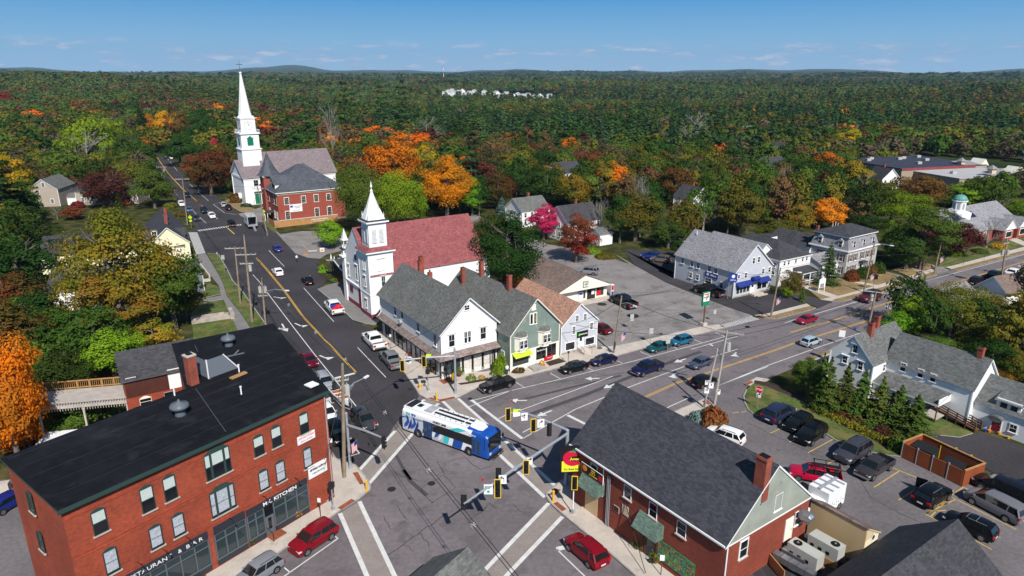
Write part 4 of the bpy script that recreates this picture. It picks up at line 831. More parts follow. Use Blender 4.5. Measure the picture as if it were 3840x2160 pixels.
# wall fittings
u,_,_=onface(H,'W','z3',410,1080); b=MB()
for d_ in(-.18,0,.18): b.tube([(-.1,u+d_,.1),(-.1,u+d_,5.6)],.055,'steel' if d_ else 'gray_trim')
for q in range(5): b.tube([(-.12,u+.3*math.cos(t),5.2+.5*math.sin(t)) for t in np.linspace(q*.3,5.5+q*.3,9)],.02,'black',4,False)
part(H,b,'conduit')
u,_,_=onface(H,'W','z3',385,770); b=MB(); b.tube([(-.08,u,2.9),(-.08,u,6.2)],.05,'white_paint'); b.tube([(.05,-.1,.1),(.05,-.1,6.1)],.06,'white_paint'); b.box(-.42,-.1,6.28,-.30,18.7,6.42,'white_paint'); part(H,b,'gutter')
for q,w_,h_,m_ in(((468,1000),.7,.6,'wood_brown'),((527,1010),.8,1.0,'tan_paint')):
 s1=board(H,'W','z3',*q,w_,h_,m_,'wall_panel',off=.03,edge='concrete')
mat('mural_g',(.05,.22,.05),.7)
m=bpy.data.materials.new('mural'); m.use_nodes=True; nt=m.node_tree; b_=nt.nodes['Principled BSDF']; tcn=N(nt,'ShaderNodeTexCoord'); v=N(nt,'ShaderNodeTexVoronoi'); v.inputs['Scale'].default_value=6; v.inputs['Randomness'].default_value=1
nn=N(nt,'ShaderNodeTexNoise'); nn.inputs['Scale'].default_value=2.2; nt.links.new(tcn.outputs['Object'],nn.inputs['Vector']); vm=N(nt,'ShaderNodeVectorMath',operation='ADD'); nt.links.new(tcn.outputs['Object'],vm.inputs[0]); nt.links.new(nn.outputs['Color'],vm.inputs[1]); nt.links.new(vm.outputs[0],v.inputs['Vector'])
sx=N(nt,'ShaderNodeSeparateColor'); nt.links.new(v.outputs['Color'],sx.inputs[0]); nt.links.new(Ramp(nt,sx.outputs[0],[(0,(.02,.10,.03)),(.22,(.05,.30,.04)),(.38,(.02,.16,.14)),(.52,(.14,.40,.05)),(.64,(.30,.10,.03)),(.75,(.03,.08,.16)),(.86,(.35,.22,.05)),(.95,(.3,.05,.10))],'CONSTANT'),b_.inputs['Base Color']); MT['mural']=m
u0,z0,_=onface(H,'W','z3',782,1205); b=MB(); b.box(-.09,0,0,-.03,4.1,1.95,'sign_green'); b.quad((-.095,.03,.04),(-.095,4.07,.04),(-.095,4.07,1.91),(-.095,.03,1.91),'mural')
u1,_,_=onface(H,'W','z3',995,1360); b.build('mural_panel',H['root'],(0,u1-.1,.75))
b=MB(); b.tube([(-.5,0,0),(0,0,0)],.5,'duct',14); b.build('exhaust_hood',H['root'],(-.1,.5+u1-4.0 if u1-3.5>0 else .8,1.0))
u,z,_=onface(H,'S','z3',1700,1025); b=MB(); b.tube([(0,0,0),(0,-.9,-.0),(0,-1.1,-.05)],[.5,.5,.4],'duct',14); b.build('exhaust_fan',H['root'],(u,-.1,z))
# flat annex with HVAC behind gable end
TA=house('tan_annex','tan corrugated wall annex with small diamond window in its pointed end','building',(P('d',920,1260,1.).x,P('d',920,1260,1.).y),35.2,2.2,8.4,5.2,6.6,'x','tan_clap','roof_charcoal','tan_paint',.1,.05)
for o_ in list(TA['root'].children): bpy.data.objects.remove(o_)
a=P('d',385,945,2.2); t1=P('d',440,672,5.4); t2=P('d',1000,972,5.4)
L_=(t2-t1).length; ang_=math.degrees(math.atan2(t2.y-t1.y,t2.x-t1.x));
TA['root'].location=(t1.x,t1.y,0); TA['root'].rotation_euler=(0,0,R(ang_)); TA.update(o=Vector((t1.x,t1.y,0)),th=ang_,W=L_,D=2.6)
b=MB(); b.box(0,0,1.5,L_,.12,5.3,'tan_clap'); b.box(L_-.12,.12,0,L_,2.2,4.1,'cream_clap'); b.add([(L_,.0,4.1),(L_,2.3,4.1),(L_,.12,5.35)],[(0,1,2)],'tan_paint'); b.box(0,.12,0,L_-.12,2.2,4.1,'tan_paint'); part(TA,b,'wall')
b=MB(); b.box(-.1,-.08,5.3,L_+.1,.2,5.42,'roof_brown'); roofslab(b,(L_+.1,2.4,4.1),(-.1,2.4,4.1),(-.1,.1,5.4),(L_+.1,.1,5.4),.1,'roof_brown','tan_paint'); part(TA,b,'roof')
b=MB(); b.add([(L_+.03,.9,4.0),(L_+.03,1.3,4.5),(L_+.03,1.7,4.0),(L_+.03,1.3,3.5)],[(0,1,2,3)],'white_paint'); b.add([(L_+.04,1.05,4.0),(L_+.04,1.3,4.3),(L_+.04,1.55,4.0),(L_+.04,1.3,3.7)],[(0,1,2,3)],'glass_dark'); part(TA,b,'window')
FR_=P('d',600,1200,1.8);
b=MB(); fl=PP('d',[(385,945),(900,1280),(1000,1400),(900,1800),(-600,1700),(-300,1300),(0,1120)],1.7); b.prism([(p.x,p.y) for p in fl],0,1.7,'brick_dark',top='roof_charcoal'); FL=tag(b.build('flat_roof_extension'),'low flat roofed kitchen extension with dark membrane carrying the air conditioners','building')
b=MB(); q0=P('d',0,1270,2.1); q1=P('d',160,1460,2.1); b.bar(q0,q1,.08,1.2,'wood_tan'); tag(b.build('timber_screen'),'tan timber screen along the ductwork','screen')
def hvac(k,x,y,L1,W1,H1,rz,lab,z=2.3,fan=.25):
 p=P(k,x,y,z); t=thing('air_conditioner',lab,'air conditioner',p,R(rz),'roof air conditioners by the tan wall'); b=MB(); b.box(-L1/2,-W1/2,0,L1/2,W1/2,H1,'hvac'); b.build('casing',t)
 b=MB(); b.lathe([(.36,0),(.36,.06),(.3,.06)],'black',16,(-L1/2+.6 if fan<.5 else L1/2-.6,0,H1+.001)); b.lathe([(.1,.06),(.1,.1)],'steel',8,(-L1/2+.6 if fan<.5 else L1/2-.6,0,H1)); b.build('fan',t)
 b=MB()
 for s_ in(-1,1): b.box(-L1/2-.1,s_*W1/2-.06,-.6,L1/2+.1,s_*W1/2+.06,-.02,'wood_tan')
 b.build('timber_stand',t)
 b=MB()
 for i in range(3): b.box(-L1/2+.3+i*.7,-W1/2-.02,.3,-L1/2+.6+i*.7,-W1/2,.6,'sign_black')
 b.build('access_panel',t)
hvac('d',365,1290,2.7,1.15,1.25,-54,'beige rooftop air conditioner nearer the ductwork, fan at its far end'); hvac('d',575,1205,2.7,1.2,1.25,-54,'beige rooftop air conditioner against the tan corrugated wall, fan at its near end',2.3,.7)
for i,(x,y) in enumerate(((60,1230),(150,1190))):
 t=thing('duct_run',('rust stained sheet metal duct run nearest the timber screen','short sheet metal duct run beside the beige air conditioner')[i],'duct',P('d',x,y,2.4),R(-50)); n_=5 if i==0 else 3
 for j in range(n_): b=MB(); b.box(j*.72,-.33,-.3+(.06*(j%2)),j*.72+.68,.33,.35,'duct'); b.build('duct_section',t)
# shadowed gable roofs at the bottom edge
q=P('d',1915,872,6.5); th=math.degrees(math.atan2((P('d',710,1449,6.5)-q).y,(P('d',710,1449,6.5)-q).x))
DB=MB(); apex=P('d',1915,872,7.0); rid=P('d',1140,1449,7.0); d=(rid-apex).normalized(); far=apex+d*16; n_=Vector((d.y,-d.x,0));
l0=P('d',1315,1010,4.6)
perp=Vector((-d.y,d.x,0));
if (l0-apex).dot(perp)<0: perp=-perp
hw=4.2; e=3.8
db=thing('dark_roofed_building','building with a plain charcoal gable roof at the bottom edge, its near slope in sun','building',(apex.x,apex.y,0),math.atan2(d.y,d.x))
pl=1 if perp.dot(Vector((-d.y,d.x,0)))>0 else -1
b=MB(); b.box(.3,-hw+.3,0,16,hw-.3,e,'brick_dark'); b.add([(.3,-hw+.3,e),(.3,hw-.3,e),(.3,0,6.8)],[(0,1,2)],'tan_paint'); b.build('wall',db)
b=MB(); roofslab(b,(0,-hw,e-.1),(16,-hw,e-.1),(16,0,7),(0,0,7),.15,'roof_charcoal','slate_trim'); roofslab(b,(16,hw,e-.1),(0,hw,e-.1),(0,0,7),(16,0,7),.15,'roof_charcoal','slate_trim'); b.build('roof',db)
a0=P('b',2130,1155,7.); a1=P('b',1240,1425,5.)
rb=thing('shingled_roof_house','small house with grey shingle roof peak poking in at the bottom edge','building',(a0.x,a0.y,0),R(235)); b=MB(); roofslab(b,(0,-3.6,4.4),(12,-3.6,4.4),(12,0,7),(0,0,7),.15,'roof_shingle_gray','slate_trim'); roofslab(b,(12,3.6,4.4),(0,3.6,4.4),(0,0,7),(12,0,7),.15,'roof_shingle_gray','slate_trim'); b.build('roof',rb)
b=MB(); b.box(.3,-3.3,0,12,3.3,4.3,'white_clap'); b.build('wall',rb)
# ===== corner store: white, gable to the street, porch canopy on two sides =====
mat('shingle_wood',(.22,.17,.155),.9,kind='shingle',var=.25,vs=1.5)
H=house('corner_store','white clapboard corner store with grey gable roof and wood shingled canopy over black shopfront columns','building',(-9.85,88.2),33.5,9.0,21.2,7.3,11.55,'y','white_clap','roof_shingle_gray','white_paint',.5,.5); CS=H
b=MB()
b.box(-.02,-.04,0,9.02,0,3.6,'white_brick')
b.box(-.08,-.10,0,.5,.2,.5,'white_paint'); b.box(3.0,-.10,.0,9.05,0,.55,'offwhite_wall'); b.box(-.04,0,0,-.001,21.2,3.3,'offwhite_wall'); part(H,b,'shopfront_wall')
b=MB(); zc=3.75
for a_ in([(-.9,-1.1,zc-.45),(9.2,-1.1,zc-.45),(9.0,0,zc+.2),(0,0,zc+.2)],[(-.9,21.4,zc-.45),(-.9,-1.1,zc-.45),(0,0,zc+.2),(0,21.2,zc+.2)]): b.add(a_,[(0,1,2,3)],'shingle_wood'); b.add([(p[0],p[1],zc-.5) for p in a_],[(3,2,1,0)],'dark_trim')
b.box(-.9,-1.12,zc-.62,9.2,-1.0,zc-.45,'sign_black'); b.box(-.92,-1.1,zc-.62,-.8,21.4,zc-.45,'sign_black'); part(H,b,'canopy')
for x in(3.3,4.9,6.6,8.6): b=MB(); b.box(x-.13,-.22,.4,x+.13,-.06,zc-.5,'sign_black'); b.box(x-.2,-.3,.3,x+.2,-.06,.5,'gray_trim'); part(H,b,'column')
for x in(1.0,2.2,8.6): part(H,MB().tube([(x-.9,-1.0,0),(x-.9,-1.0,3.3)],.09,'sign_black',8),'column')
for y in np.linspace(.3,21,14): part(H,MB().box(-.16,y-.1,0,-.04,y+.1,3.2,'dark_trim'),'column')
b=MB()
for y0,y1 in((1.2,3.6),(13.2,15.4),(17.5,19.3)): b.box(-.08,y0,.7,-.045,y1,2.7,'glass_tint'); b.box(-.1,y0-.06,.55,-.04,y1+.06,.7,'white_paint')
b.box(.6,-.08,.6,2.9,-.05,2.9,'glass_tint'); part(H,b,'shop_window')
u,z,_=onface(H,'S','e',1905,870); doorm(H,'S',.55,.15,.95,2.2,'cream','sign_black');
b=MB(); b.box(-.6,-1.5,0,1.6,-.0,.16,'brick_pad'); b.box(-.9,-1.9,-.05,1.9,0,.08,'concrete'); part(H,b,'step')
for q in((1970,590,1965,470),(2285,512,2280,395)): wpx(H,'S','e',*q,.95,'sash casing hood')
for q in((2110,555,2108,438),(2147,545,2145,430)): wpx(H,'S','e',*q,.5,'sash casing')
wpx(H,'S','e',2122,222,2120,172,.85,'sash casing')
for q in((1405,275,1395,170),(1475,310,1468,215),(1635,440,1628,350),(1805,585,1795,465)): wpx(H,'W','e',*q,.85,'sash')
for q in((1468,330),(1575,545)):
 u,z,_=onface(H,'W','e',*q); b=MB(); b.box(-.5,-.3,-.2,0,.3,.25,'hvac'); b.build('window_air_conditioner',H['root'],(-.02,u,z))
b=MB(); b.tube([(0,21,6.9),(-.1,21.0,4.1),(-.5,20.6,3.9),(-.9,20.4,3.7)],.05,'white_paint'); part(H,b,'downpipe')
b=MB(); b.box(-.1,-.1,0,.1,.1,.95,'brick_chim'); b.box(-.3,-.3,-.3,.3,.3,.55,'brick_chim'); b.build('chimney',H['root'],(4.9,12.6,11.5)); chimney(H,4.9,15.9,11.,13.1,.55,.55)
for q in((1090,-.55,'open flag'),):
 fl=ob('feather_flag_mesh',None); bpy.data.objects.remove(fl)
p=P('e',1985,985,0); t=thing('open_banner','narrow black and yellow OPEN banner by the corner shop door','banner',(p.x,p.y,.13),R(33)); b=MB(); b.box(-.22,-.02,.3,.22,.02,2.5,'sign_black'); b.build('banner_cloth',t); o=text('OPEN',t,(.0,-.04,1.3),.42,'sig_yellow',rot=(PI/2,-PI/2,0)); b=MB(); b.tube([(0,0,0),(0,0,2.6)],.02,'steel'); b.build('pole',t)
# ===== green store with bays =====
H=house('green_store','weathered pale green clapboard shop with two bay windows and a pointed grey roof','building',(P('A',1215,1060,6.).x+.35,P('A',1215,1060,6.).y+.5),35.0,8.9,19.8,6.1,10.6,'y','green_clap','roof_shingle_gray','cream',.4,.45); GS=H
def bay(H,u,z,w,h,d,roof):
 b=MB(); pts=[(-w/2,0),(-w/2+.5,-d),(w/2-.5,-d),(w/2,0)]; b.prism(pts,0,h,'cream')
 b.prism([(-w/2-.15,0),(-w/2+.4,-d-.15),(w/2-.4,-d-.15),(w/2+.15,0)],h,h+.12,'cream'); b.prism([(-w/2+.1,0),(-w/2+.6,-d+.1),(w/2-.6,-d+.1),(w/2-.1,0)],-.35,0,'cream')
 b.add([(-w/2-.1,0,h+.12),(-w/2+.45,-d-.1,h+.12),(w/2-.45,-d-.1,h+.12),(w/2+.1,0,h+.12),(-w/2+.5,0,h+.75),(w/2-.5,0,h+.75)],[(0,1,4),(1,2,5,4),(2,3,5)],roof); o=b.build('bay_window',H['root'],(u,0,z))
 for x in(-.36,.36): oo=ob('window',winmesh(.62,1.25,'sash'),o,(x,-d-.02,.35))
u,z,_=onface(H,'S','f',85,600); bay(H,u,3.3,2.1,2.0,.75,'roof_shingle_gray'); u2,z,_=onface(H,'S','f',320,540); bay(H,u2,3.3,2.1,2.0,.75,'roof_shingle_gray')
for q in((195,365,198,260),(232,358,235,250)): wpx(H,'S','f',*q,.5,'plain one arch casing','cream')
u,z,_=onface(H,'S','f',232,300); text('TATTOO',H['root'],(u,-.1,z),.27,'sig_yellow',rot=(PI/2,PI/2,0))
u,z,_=onface(H,'S','f',218,205); win(H,'S',u,z-.2,.6,.7,'plain casing','cream','cream')
b=MB(); b.box(.0,-.06,.0,8.9,-.0,3.0,'cream'); part(H,b,'shopfront_wall')
b=MB(); b.box(.35,-.09,.9,3.2,-.061,2.4,'glass_tint'); b.box(4.6,-.09,.9,6.4,-.061,2.8,'glass_dark'); b.box(6.6,-.09,.9,8.3,-.061,2.8,'glass_dark');
for x in(1.3,2.25,5.5,7.4): b.box(x-.03,-.12,.9,x+.03,-.091,2.8 if x>4 else 2.4,'wood_dark')
b.box(.35,-.12,1.6,3.2,-.091,1.68,'wood_dark'); part(H,b,'shop_window')
doorm(H,'S',3.95,.35,.95,2.1,'sign_black','cream')
mat('lime',(.50,.62,.03),.6); b=MB(); b.add([(.2,-.06,3.0),(3.3,-.06,3.0),(3.3,-1.1,2.5),(.2,-1.1,2.5)],[(0,1,2,3)],'lime'); part(H,b,'awning')
text('Barbershop',H['root'],(5.5,-.13,2.3),.36,'sign_white',shear=.25); s1=board(H,'S','f',370,700,1.5,.6,'sign_red',off=.35); text('BARBERSHOP',s1,(.15,-.05,0),.15,'sign_white')
b=MB(); b.box(3.0,-1.5,0,5.0,0,.35,'curb'); b.box(2.8,-2.0,0,5.2,-1.5,.2,'curb'); b.box(2.6,-2.4,0,5.4,-2.0,.12,'curb'); part(H,b,'step')
chimney(H,4.2,6.3,9.6,12.6,.6,.6); chimney(H,4.45,14.5,10.2,12.9,.6,.6); chimney(H,2.6,17.2,8.6,11.5,.55,.55)
# alley wall of the green store: small windows
wpx(H,'W','e',2485,685,2480,630,.8,'sash casing');
# ===== grey accountants' office with terracotta roof =====
H=house('tax_office','pale grey clapboard gable office with terracotta shingle roof and black sign board','building',(7.45,96.75),31.5,6.9,15.5,4.85,7.95,'y','gray_clap','roof_terra','white_paint',.3,.3,'stone'); HR=H
for q in((652,340,650,275),(733,320,731,258),(620,465,618,385),(796,418,794,348)): wpx(H,'S','f',*q,.62,'six casing')
for q,w_ in(((582,622,583,545),1.75),((780,568,781,495),1.75)): wpx(H,'S','f',*q,w_,'plain casing one','white_paint')
u,z,_=onface(H,'S','f',688,630); doorm(H,'S',u,.75,.85,1.95); b=MB(); b.box(u-.7,-1.2,0,u+.7,0,.75,'concrete'); b.box(u-.7,-1.55,0,u+.7,-1.2,.5,'concrete'); b.box(u-.7,-1.9,0,u+.7,-1.55,.25,'concrete'); part(H,b,'step')
b=MB()
for s_ in(-.75,.75): b.tube([(u+s_,-1.95,0),(u+s_,-1.95,1.0),(u+s_,-.1,1.7)],.025,'black')
part(H,b,'handrail')
s1=board(H,'S','f',710,462,2.1,1.0,'sign_black',off=.1); b=MB(); b.box(-.8,-.05,-.2,-.45,-.04,.18,'sign_green'); mat('lime_sq',(.1,.6,.03),.4); b.box(-.8,-.06,-.2,-.45,-.05,.18,'lime_sq'); b.build('sign_panel',s1); text('H&R BLOCK',s1,(.25,-.045,0),.24,'sign_white',bold=.008)
# ===== convenience store =====
H=house('convenience_store','cream single storey convenience store with wide brown gable roof and red and green number sign','building',(P('A',1500,800,2.7).x,P('A',1500,800,2.7).y),30.,11.9,17.5,2.75,5.3,'y','cream','roof_brown','cream',.2,1.2,frieze='cream'); SE=H
b=MB(); b.box(0,-.02,0,11.9,-.0,1.4,'cream'); part(H,b,'lower_wall')
b=MB(); b.add([(-.2,-1.25,2.65),(12.1,-1.25,2.65),(5.95,-1.25,5.3)],[(0,1,2)],'cream'); part(H,b,'gable_front')
b=MB(); b.box(5.2,-.06,.5,6.9,-.03,2.1,'glass_tint'); b.box(7.3,-.06,.1,9.2,-.03,2.3,'glass_dark'); b.box(9.5,-.06,.5,11.2,-.03,2.1,'glass_tint'); b.box(7.0,-.08,2.1,11.3,-.03,2.3,'sign_black'); b.box(9.6,-.07,.6,10.5,-.06,1.6,'sign_red'); b.box(5.4,-.07,.8,6.6,-.061,1.2,'sign_red'); b.box(8.3,-.08,1.,9.0,-.06,1.8,'sign_white'); part(H,b,'shop_window')
b=MB(); b.box(-.2,-2.2,0,12.2,-.05,.15,'concrete'); part(H,b,'step')
def seven(parent,x,y,z,s):
 b=MB(); b.box(-s*.62,-.04,-s*.62,s*.62,.04,s*.62,'sign_green'); b.box(-s*.5,-.05,-s*.5,s*.5,-.041,s*.5,'sign_white')
 b.poly([(-s*.38,-.06,s*.42),(s*.42,-.06,s*.42),(s*.42,-.06,s*.22),(-s*.38,-.06,s*.22)],'sign_orange'); b.poly([(s*.2,-.061,s*.22),(s*.42,-.061,s*.22),(s*.08,-.061,-s*.42),(-s*.14,-.061,-s*.42)],'sign_red'); o=b.build('sign_board',parent,(x,y,z)); text('ELEVEN',o,(0,-.075,-.02),s*.24,'sign_green',bold=.012); return o
seven(H['root'],5.95,-1.32,3.75,.95)
b=MB(); b.box(-.55,-.35,0,.55,.35,1.8,'sign_white'); b.box(-.4,-.37,1.2,.4,-.351,1.6,'sign_blue'); o=b.build('ice_freezer'); t=P('f',680,130); o.location=(t.x,t.y,.1); o.rotation_euler=(0,0,R(30)); tag(o,'white ice freezer box against the cream convenience store','freezer')
t=P('f',1003,80); o=MB().box(-.3,-.2,0,.3,.2,2.4,'sign_white').box(-.25,-.21,1.2,.25,-.2,2.2,'sign_red').box(-.25,-.22,.2,.25,-.2,1.,'sign_blue').build('poster_column',None,(t.x,t.y,0),R(30)); tag(o,'white red and blue poster column at the convenience store corner','advertising column')
p=P('f',1925,378); t=thing('pole_sign','tall green and white number sign on a brown pole at the car park edge','sign',(p.x,p.y,0),R(30)); h=HGT(p,'f',1955,40); b=MB(); b.box(-.45,-.45,-.1,.45,.45,.55,'concrete'); b.build('plinth',t); b=MB(); b.tube([(0,0,.5),(0,0,h-2.2)],.11,'wood_dark',8); b.build('pole',t)
b=MB(); b.box(-.78,-.16,h-2.4,.78,.16,h,'sign_green'); b.box(-.7,-.17,h-1.62,.7,-.161,h-.12,'sign_white'); b.poly([(-.45,-.18,h-.25),(.5,-.18,h-.25),(.5,-.18,h-.5),(-.45,-.18,h-.5)],'sign_orange'); b.poly([(.22,-.181,h-.5),(.5,-.181,h-.5),(.1,-.181,h-1.4),(-.16,-.181,h-1.4)],'sign_red'); b.build('sign_box',t); text('ELEVEN',t,(0,-.19,h-.88),.34,'sign_green',bold=.012)
# ===== white church with maroon roof =====
H=house('maroon_roofed_church','white clapboard church with a maroon shingle roof, tall square belfry tower and small left turret','church',(-24.45,113.3),33.2,23.2,13.6,8.1,15.2,'x','white_clap','roof_maroon','white_paint',.35,.2,'maroon_base',fh=.9); WC_=H
b=MB(); b.box(-.35,-.15,0,4.1,4.3,11.9,'white_clap'); b.box(-.42,-.22,4.3,4.17,4.37,4.5,'white_paint'); b.box(-.36,-.16,0,4.11,4.31,.9,'maroon_base');
for x in(-.4,4.0):
 for y in(-.2,4.2): b.box(x,y,.9,x+.2,y+.2,11.9,'white_paint')
part(H,b,'tower')
b=MB(); b.box(-.8,-.6,11.9,4.6,4.8,12.2,'white_paint'); b.add([(-.85,-.65,12.2),(4.65,-.65,12.2),(4.65,4.85,12.2),(-.85,4.85,12.2),(.2,.4,12.8),(3.6,.4,12.8),(3.6,3.8,12.8),(.2,3.8,12.8)],[(0,1,5,4),(1,2,6,5),(2,3,7,6),(3,0,4,7)],'roof_maroon')
b.box(.3,.5,12.7,3.5,3.7,17.0,'white_clap')
for x in(.28,3.3):
 for y in(.48,3.5): b.box(x,y,12.7,x+.24,y+.24,17,'white_paint')
b.box(-.15,.05,17.0,3.95,4.15,17.25,'white_paint'); b.box(-.05,.15,17.25,3.85,4.05,17.5,'roof_charcoal'); part(H,b,'belfry')
b=MB(); c_=(1.9,2.1); sq=[(.35,.55),(3.45,.55),(3.45,3.65),(.35,3.65)]
oc=[(c_[0]+1.78*math.cos(PI/8+i*PI/4),c_[1]+1.78*math.sin(PI/8+i*PI/4)) for i in range(8)]
b.add([(x,y,17.5) for x,y in oc]+[(c_[0],c_[1],22.6)],[(i,(i+1)%8,8) for i in range(8)],'white_paint')
for i,(x,y) in enumerate(sq): b.add([(x,y,17.5),(x+(c_[0]-x)*.5,y,17.5),(x,y+(c_[1]-y)*.5,17.5),(x+(c_[0]-x)*.42,y+(c_[1]-y)*.42,19.4)],[(0,1,3),(0,3,2),(1,2,3)],'white_paint'); b.lathe([(.09,0),(.05,.5),(.01,.8)],'white_paint',6,(x+.15*(1 if i in(0,3) else -1),y+.15*(1 if i<2 else -1),17.9))
b.lathe([(.28,0),(.12,.15),(.3,.4),(.12,.65),(.05,.9),(.2,1.1),(.02,2.1)],'white_paint',8,(c_[0],c_[1],21.8)); part(H,b,'spire')
def lou(H,x,y,z,w,h,rz,name='louvre'):
 b=MB(); b.box(-w/2,-.05,0,w/2,0,h,'white_paint'); n=5; b.add([(-w/2,-.05,h)]+[(w/2*math.cos(PI-PI*i/n),-.05,h+w/2*math.sin(PI*i/n)) for i in range(1,n)]+[(w/2,-.05,h)],[tuple(range(n+1))],'white_paint')
 for i in range(int(h/.22)): b.box(-w/2+.08,-.10,i*.22+.06,w/2-.08,-.051,i*.22+.12,'gray_trim')
 b.build(name,H['root'],(x,y,z),rz)
for x in(1.25,2.55): lou(H,x,.48,13.4,.95,2.5,0)
for y in(1.45,2.75): lou(H,.28,y,13.4,.95,2.5,-PI/2)
def cw(H,f,u,z,w,h,off=0.,st='arch sash casing hood',gl='glass_tint'): win(H,f,u,z,w,h,st,'white_paint',gl,off)
cw(H,'S',2.2,5.7,.75,1.9,.15); win(H,'S',1.95,8.7,1.0,2.0,'plain casing hood','white_paint','white_paint',.15); cw(H,'W',1.9,5.6,.75,1.9,.35); win(H,'W',1.9,8.7,.95,2.0,'plain casing','white_paint','white_paint',.35); cw(H,'W',1.9,1.6,.75,1.7,.35,'sash casing hood')
cw(H,'W',6.8,5.4,.95,2.9); cw(H,'W',10.9,5.3,.75,2.2); cw(H,'W',5.,5.4,.6,2.4)
for x in(11.3,17.6): cw(H,'S',x,2.4,1.15,3.3,0,'arch plain casing','white_paint')
for q in((19.5,),): cw(H,'S',q[0],6.0,.9,.1,0,'arch plain casing','white_paint')
b=MB(); b.lathe([(.85,0),(.75,.06)],'white_paint',16); o=b.build('rose_window',H['root'],(-.02,6.8,9.7)); o.rotation_euler=(0,-PI/2,0); b=MB(); b.lathe([(.6,.07),(.58,.08)],'glass_tint',16); oo=b.build('pane',o)
u,z,_=onface(H,'W','i',372,1180); doorm(H,'W',5.5,.6,1.7,2.9,'red_paint','red_paint',False);
b=MB(); b.add([(-.06,4.6,3.5)]+[(-.06,5.5+.95*math.cos(PI-PI*i/8),3.5+1.2*math.sin(PI*i/8)) for i in range(9)][::-1],[tuple(range(10))],'red_paint'); part(H,b,'door_arch')
b=MB(); b.box(-.25,0,4.3,-.0,13.6,4.5,'white_paint'); b.box(-.25,12.2,0,.0,13.7,9.0,'white_clap'); part(H,b,'facade_band')
b=MB(); b.box(-.7,12.0,8.6,.9,13.9,8.8,'white_paint'); b.box(-.35,12.3,8.8,.75,13.5,10.0,'white_clap'); b.box(-.55,12.1,10.0,.9,13.7,10.2,'roof_charcoal'); b.box(-.15,12.4,10.2,.6,13.3,10.3,'white_paint')
for x in(-.15,.5):
 for y in(12.4,13.15): b.box(x,y,10.3,x+.15,y+.15,11.7,'white_paint')
b.box(-.35,12.2,11.7,.8,13.5,11.9,'white_paint'); b.add([(-.25,12.3,11.9),(.7,12.3,11.9),(.7,13.4,11.9),(-.25,13.4,11.9),(.22,12.85,13.9)],[(0,1,4),(1,2,4),(2,3,4),(3,0,4)],'white_paint'); part(H,b,'turret')
chimney(H,9.4,-.55,0,10.2,.75,.7);
b=MB(); b.box(23.2,.8,0,24.6,12.8,6.5,'white_clap'); roofslab(b,(24.9,13,6.3),(24.9,.5,6.3),(23.,.5,8.2),(23.,13,8.2),.12,'roof_maroon','white_paint'); part(H,b,'rear_lean_to')
b=MB(); b.lathe([(.1,0),(.45,.12),(.5,.2)],'gray_trim',12); o=b.build('satellite_dish',H['root'],(24.3,.55,5.6)); o.rotation_euler=(R(70),0,0)
s1=board(H,'W','i',285,1065,1.5,1.2,'red_paint',off=.1)
# glass pavilion left of the church
q=P('A',170,560,0); GP=thing('glass_pavilion','glass fronted cafe pavilion with a pale upswept roof edge beside the church turret','building',(P('i',250,1060,0).x,P('i',250,1060,0).y,0),R(123));
b=MB(); b.box(.5,0,0,8.5,-9,1.0,'brick_dark'); b.box(.5,-.1,1.0,8.5,-8.9,3.9,'glass_dark')
for x in np.linspace(.5,8.5,7): b.box(x-.06,.0,1,x+.06,.12,3.9+.0,'dark_trim')
b.box(.5,0,2.4,8.5,.1,2.5,'dark_trim'); b.build('wall',GP); b=MB(); b.add([(-.1,.9,3.8),(4.6,.9,4.9),(9.4,.9,3.8),(-.1,-9.5,3.8),(4.6,-9.5,4.9),(9.4,-9.5,3.8)],[(0,1,4,3),(1,2,5,4)],'roof_charcoal'); b.bar((-.1,.95,3.75),(4.6,.95,4.85),.12,.3,'white_paint'); b.bar((4.6,.95,4.85),(9.4,.95,3.75),.12,.3,'white_paint'); b.build('roof',GP)
# ===== brick school house =====
H=house('brick_hall','red brick two storey hall with a broad slate hipped roof and corner turret','building',(-66.2,191.1),33.,19.5,17.6,9.2,15.8,'hip','brick_school','roof_slate','cream',.5,.5,'stone'); SC=H
b=MB(); b.box(-.05,-.05,8.5,19.55,17.65,9.15,'cream'); part(H,b,'cornice')
for q in((1210,862,1208,775),(1415,840,1412,755),(1567,825,1563,738)): wpx(H,'S','h',*q,1.25,'six casing','cream')
for q in((1228,1052,1224,940),(1580,1015,1578,900)): wpx(H,'S','h',*q,1.25,'six casing','cream')
wpx(H,'S','h',1718,810,1714,728,1.25,'six casing','cream'); wpx(H,'S','h',1730,998,1725,885,1.3,'six casing arch','cream')
for u_ in(1.6,4.2,9.5,12): win(H,'W',u_,5.5,1.4,2.3,'six casing','wood_dark'); win(H,'W',u_,1.4,1.2,2.1,'six casing','cream')
s1=board(H,'S','h',1320,900,3.6,2.2,'sign_white',off=.1); text('SPRINGBOARD',s1,(.45,-.05,.45),.36,'sign_black'); text('THEATER',s1,(.45,-.05,.0),.36,'sign_black'); text('SCHOOL STREET',s1,(0,-.05,-.7),.28,'sign_black'); b=MB(); b.box(-1.6,-.05,.2,-.9,-.04,.8,'sign_blue'); b.build('sign_panel',s1)
b=MB(); b.box(-.6,11,0,3.6,15.4,12.6,'brick_school'); b.box(-.9,10.7,12.3,3.9,15.7,12.6,'cream'); part(H,b,'turret')
b=MB(); n_=10; c_=(1.5,13.2)
prof=[(3.5,12.6),(2.6,13.6),(1.7,15.2),(.8,17.2),(.1,19.2)]; b.lathe([(r_,z) for r_,z in prof],'roof_slate',8,(c_[0],c_[1],0)); part(H,b,'turret_roof')
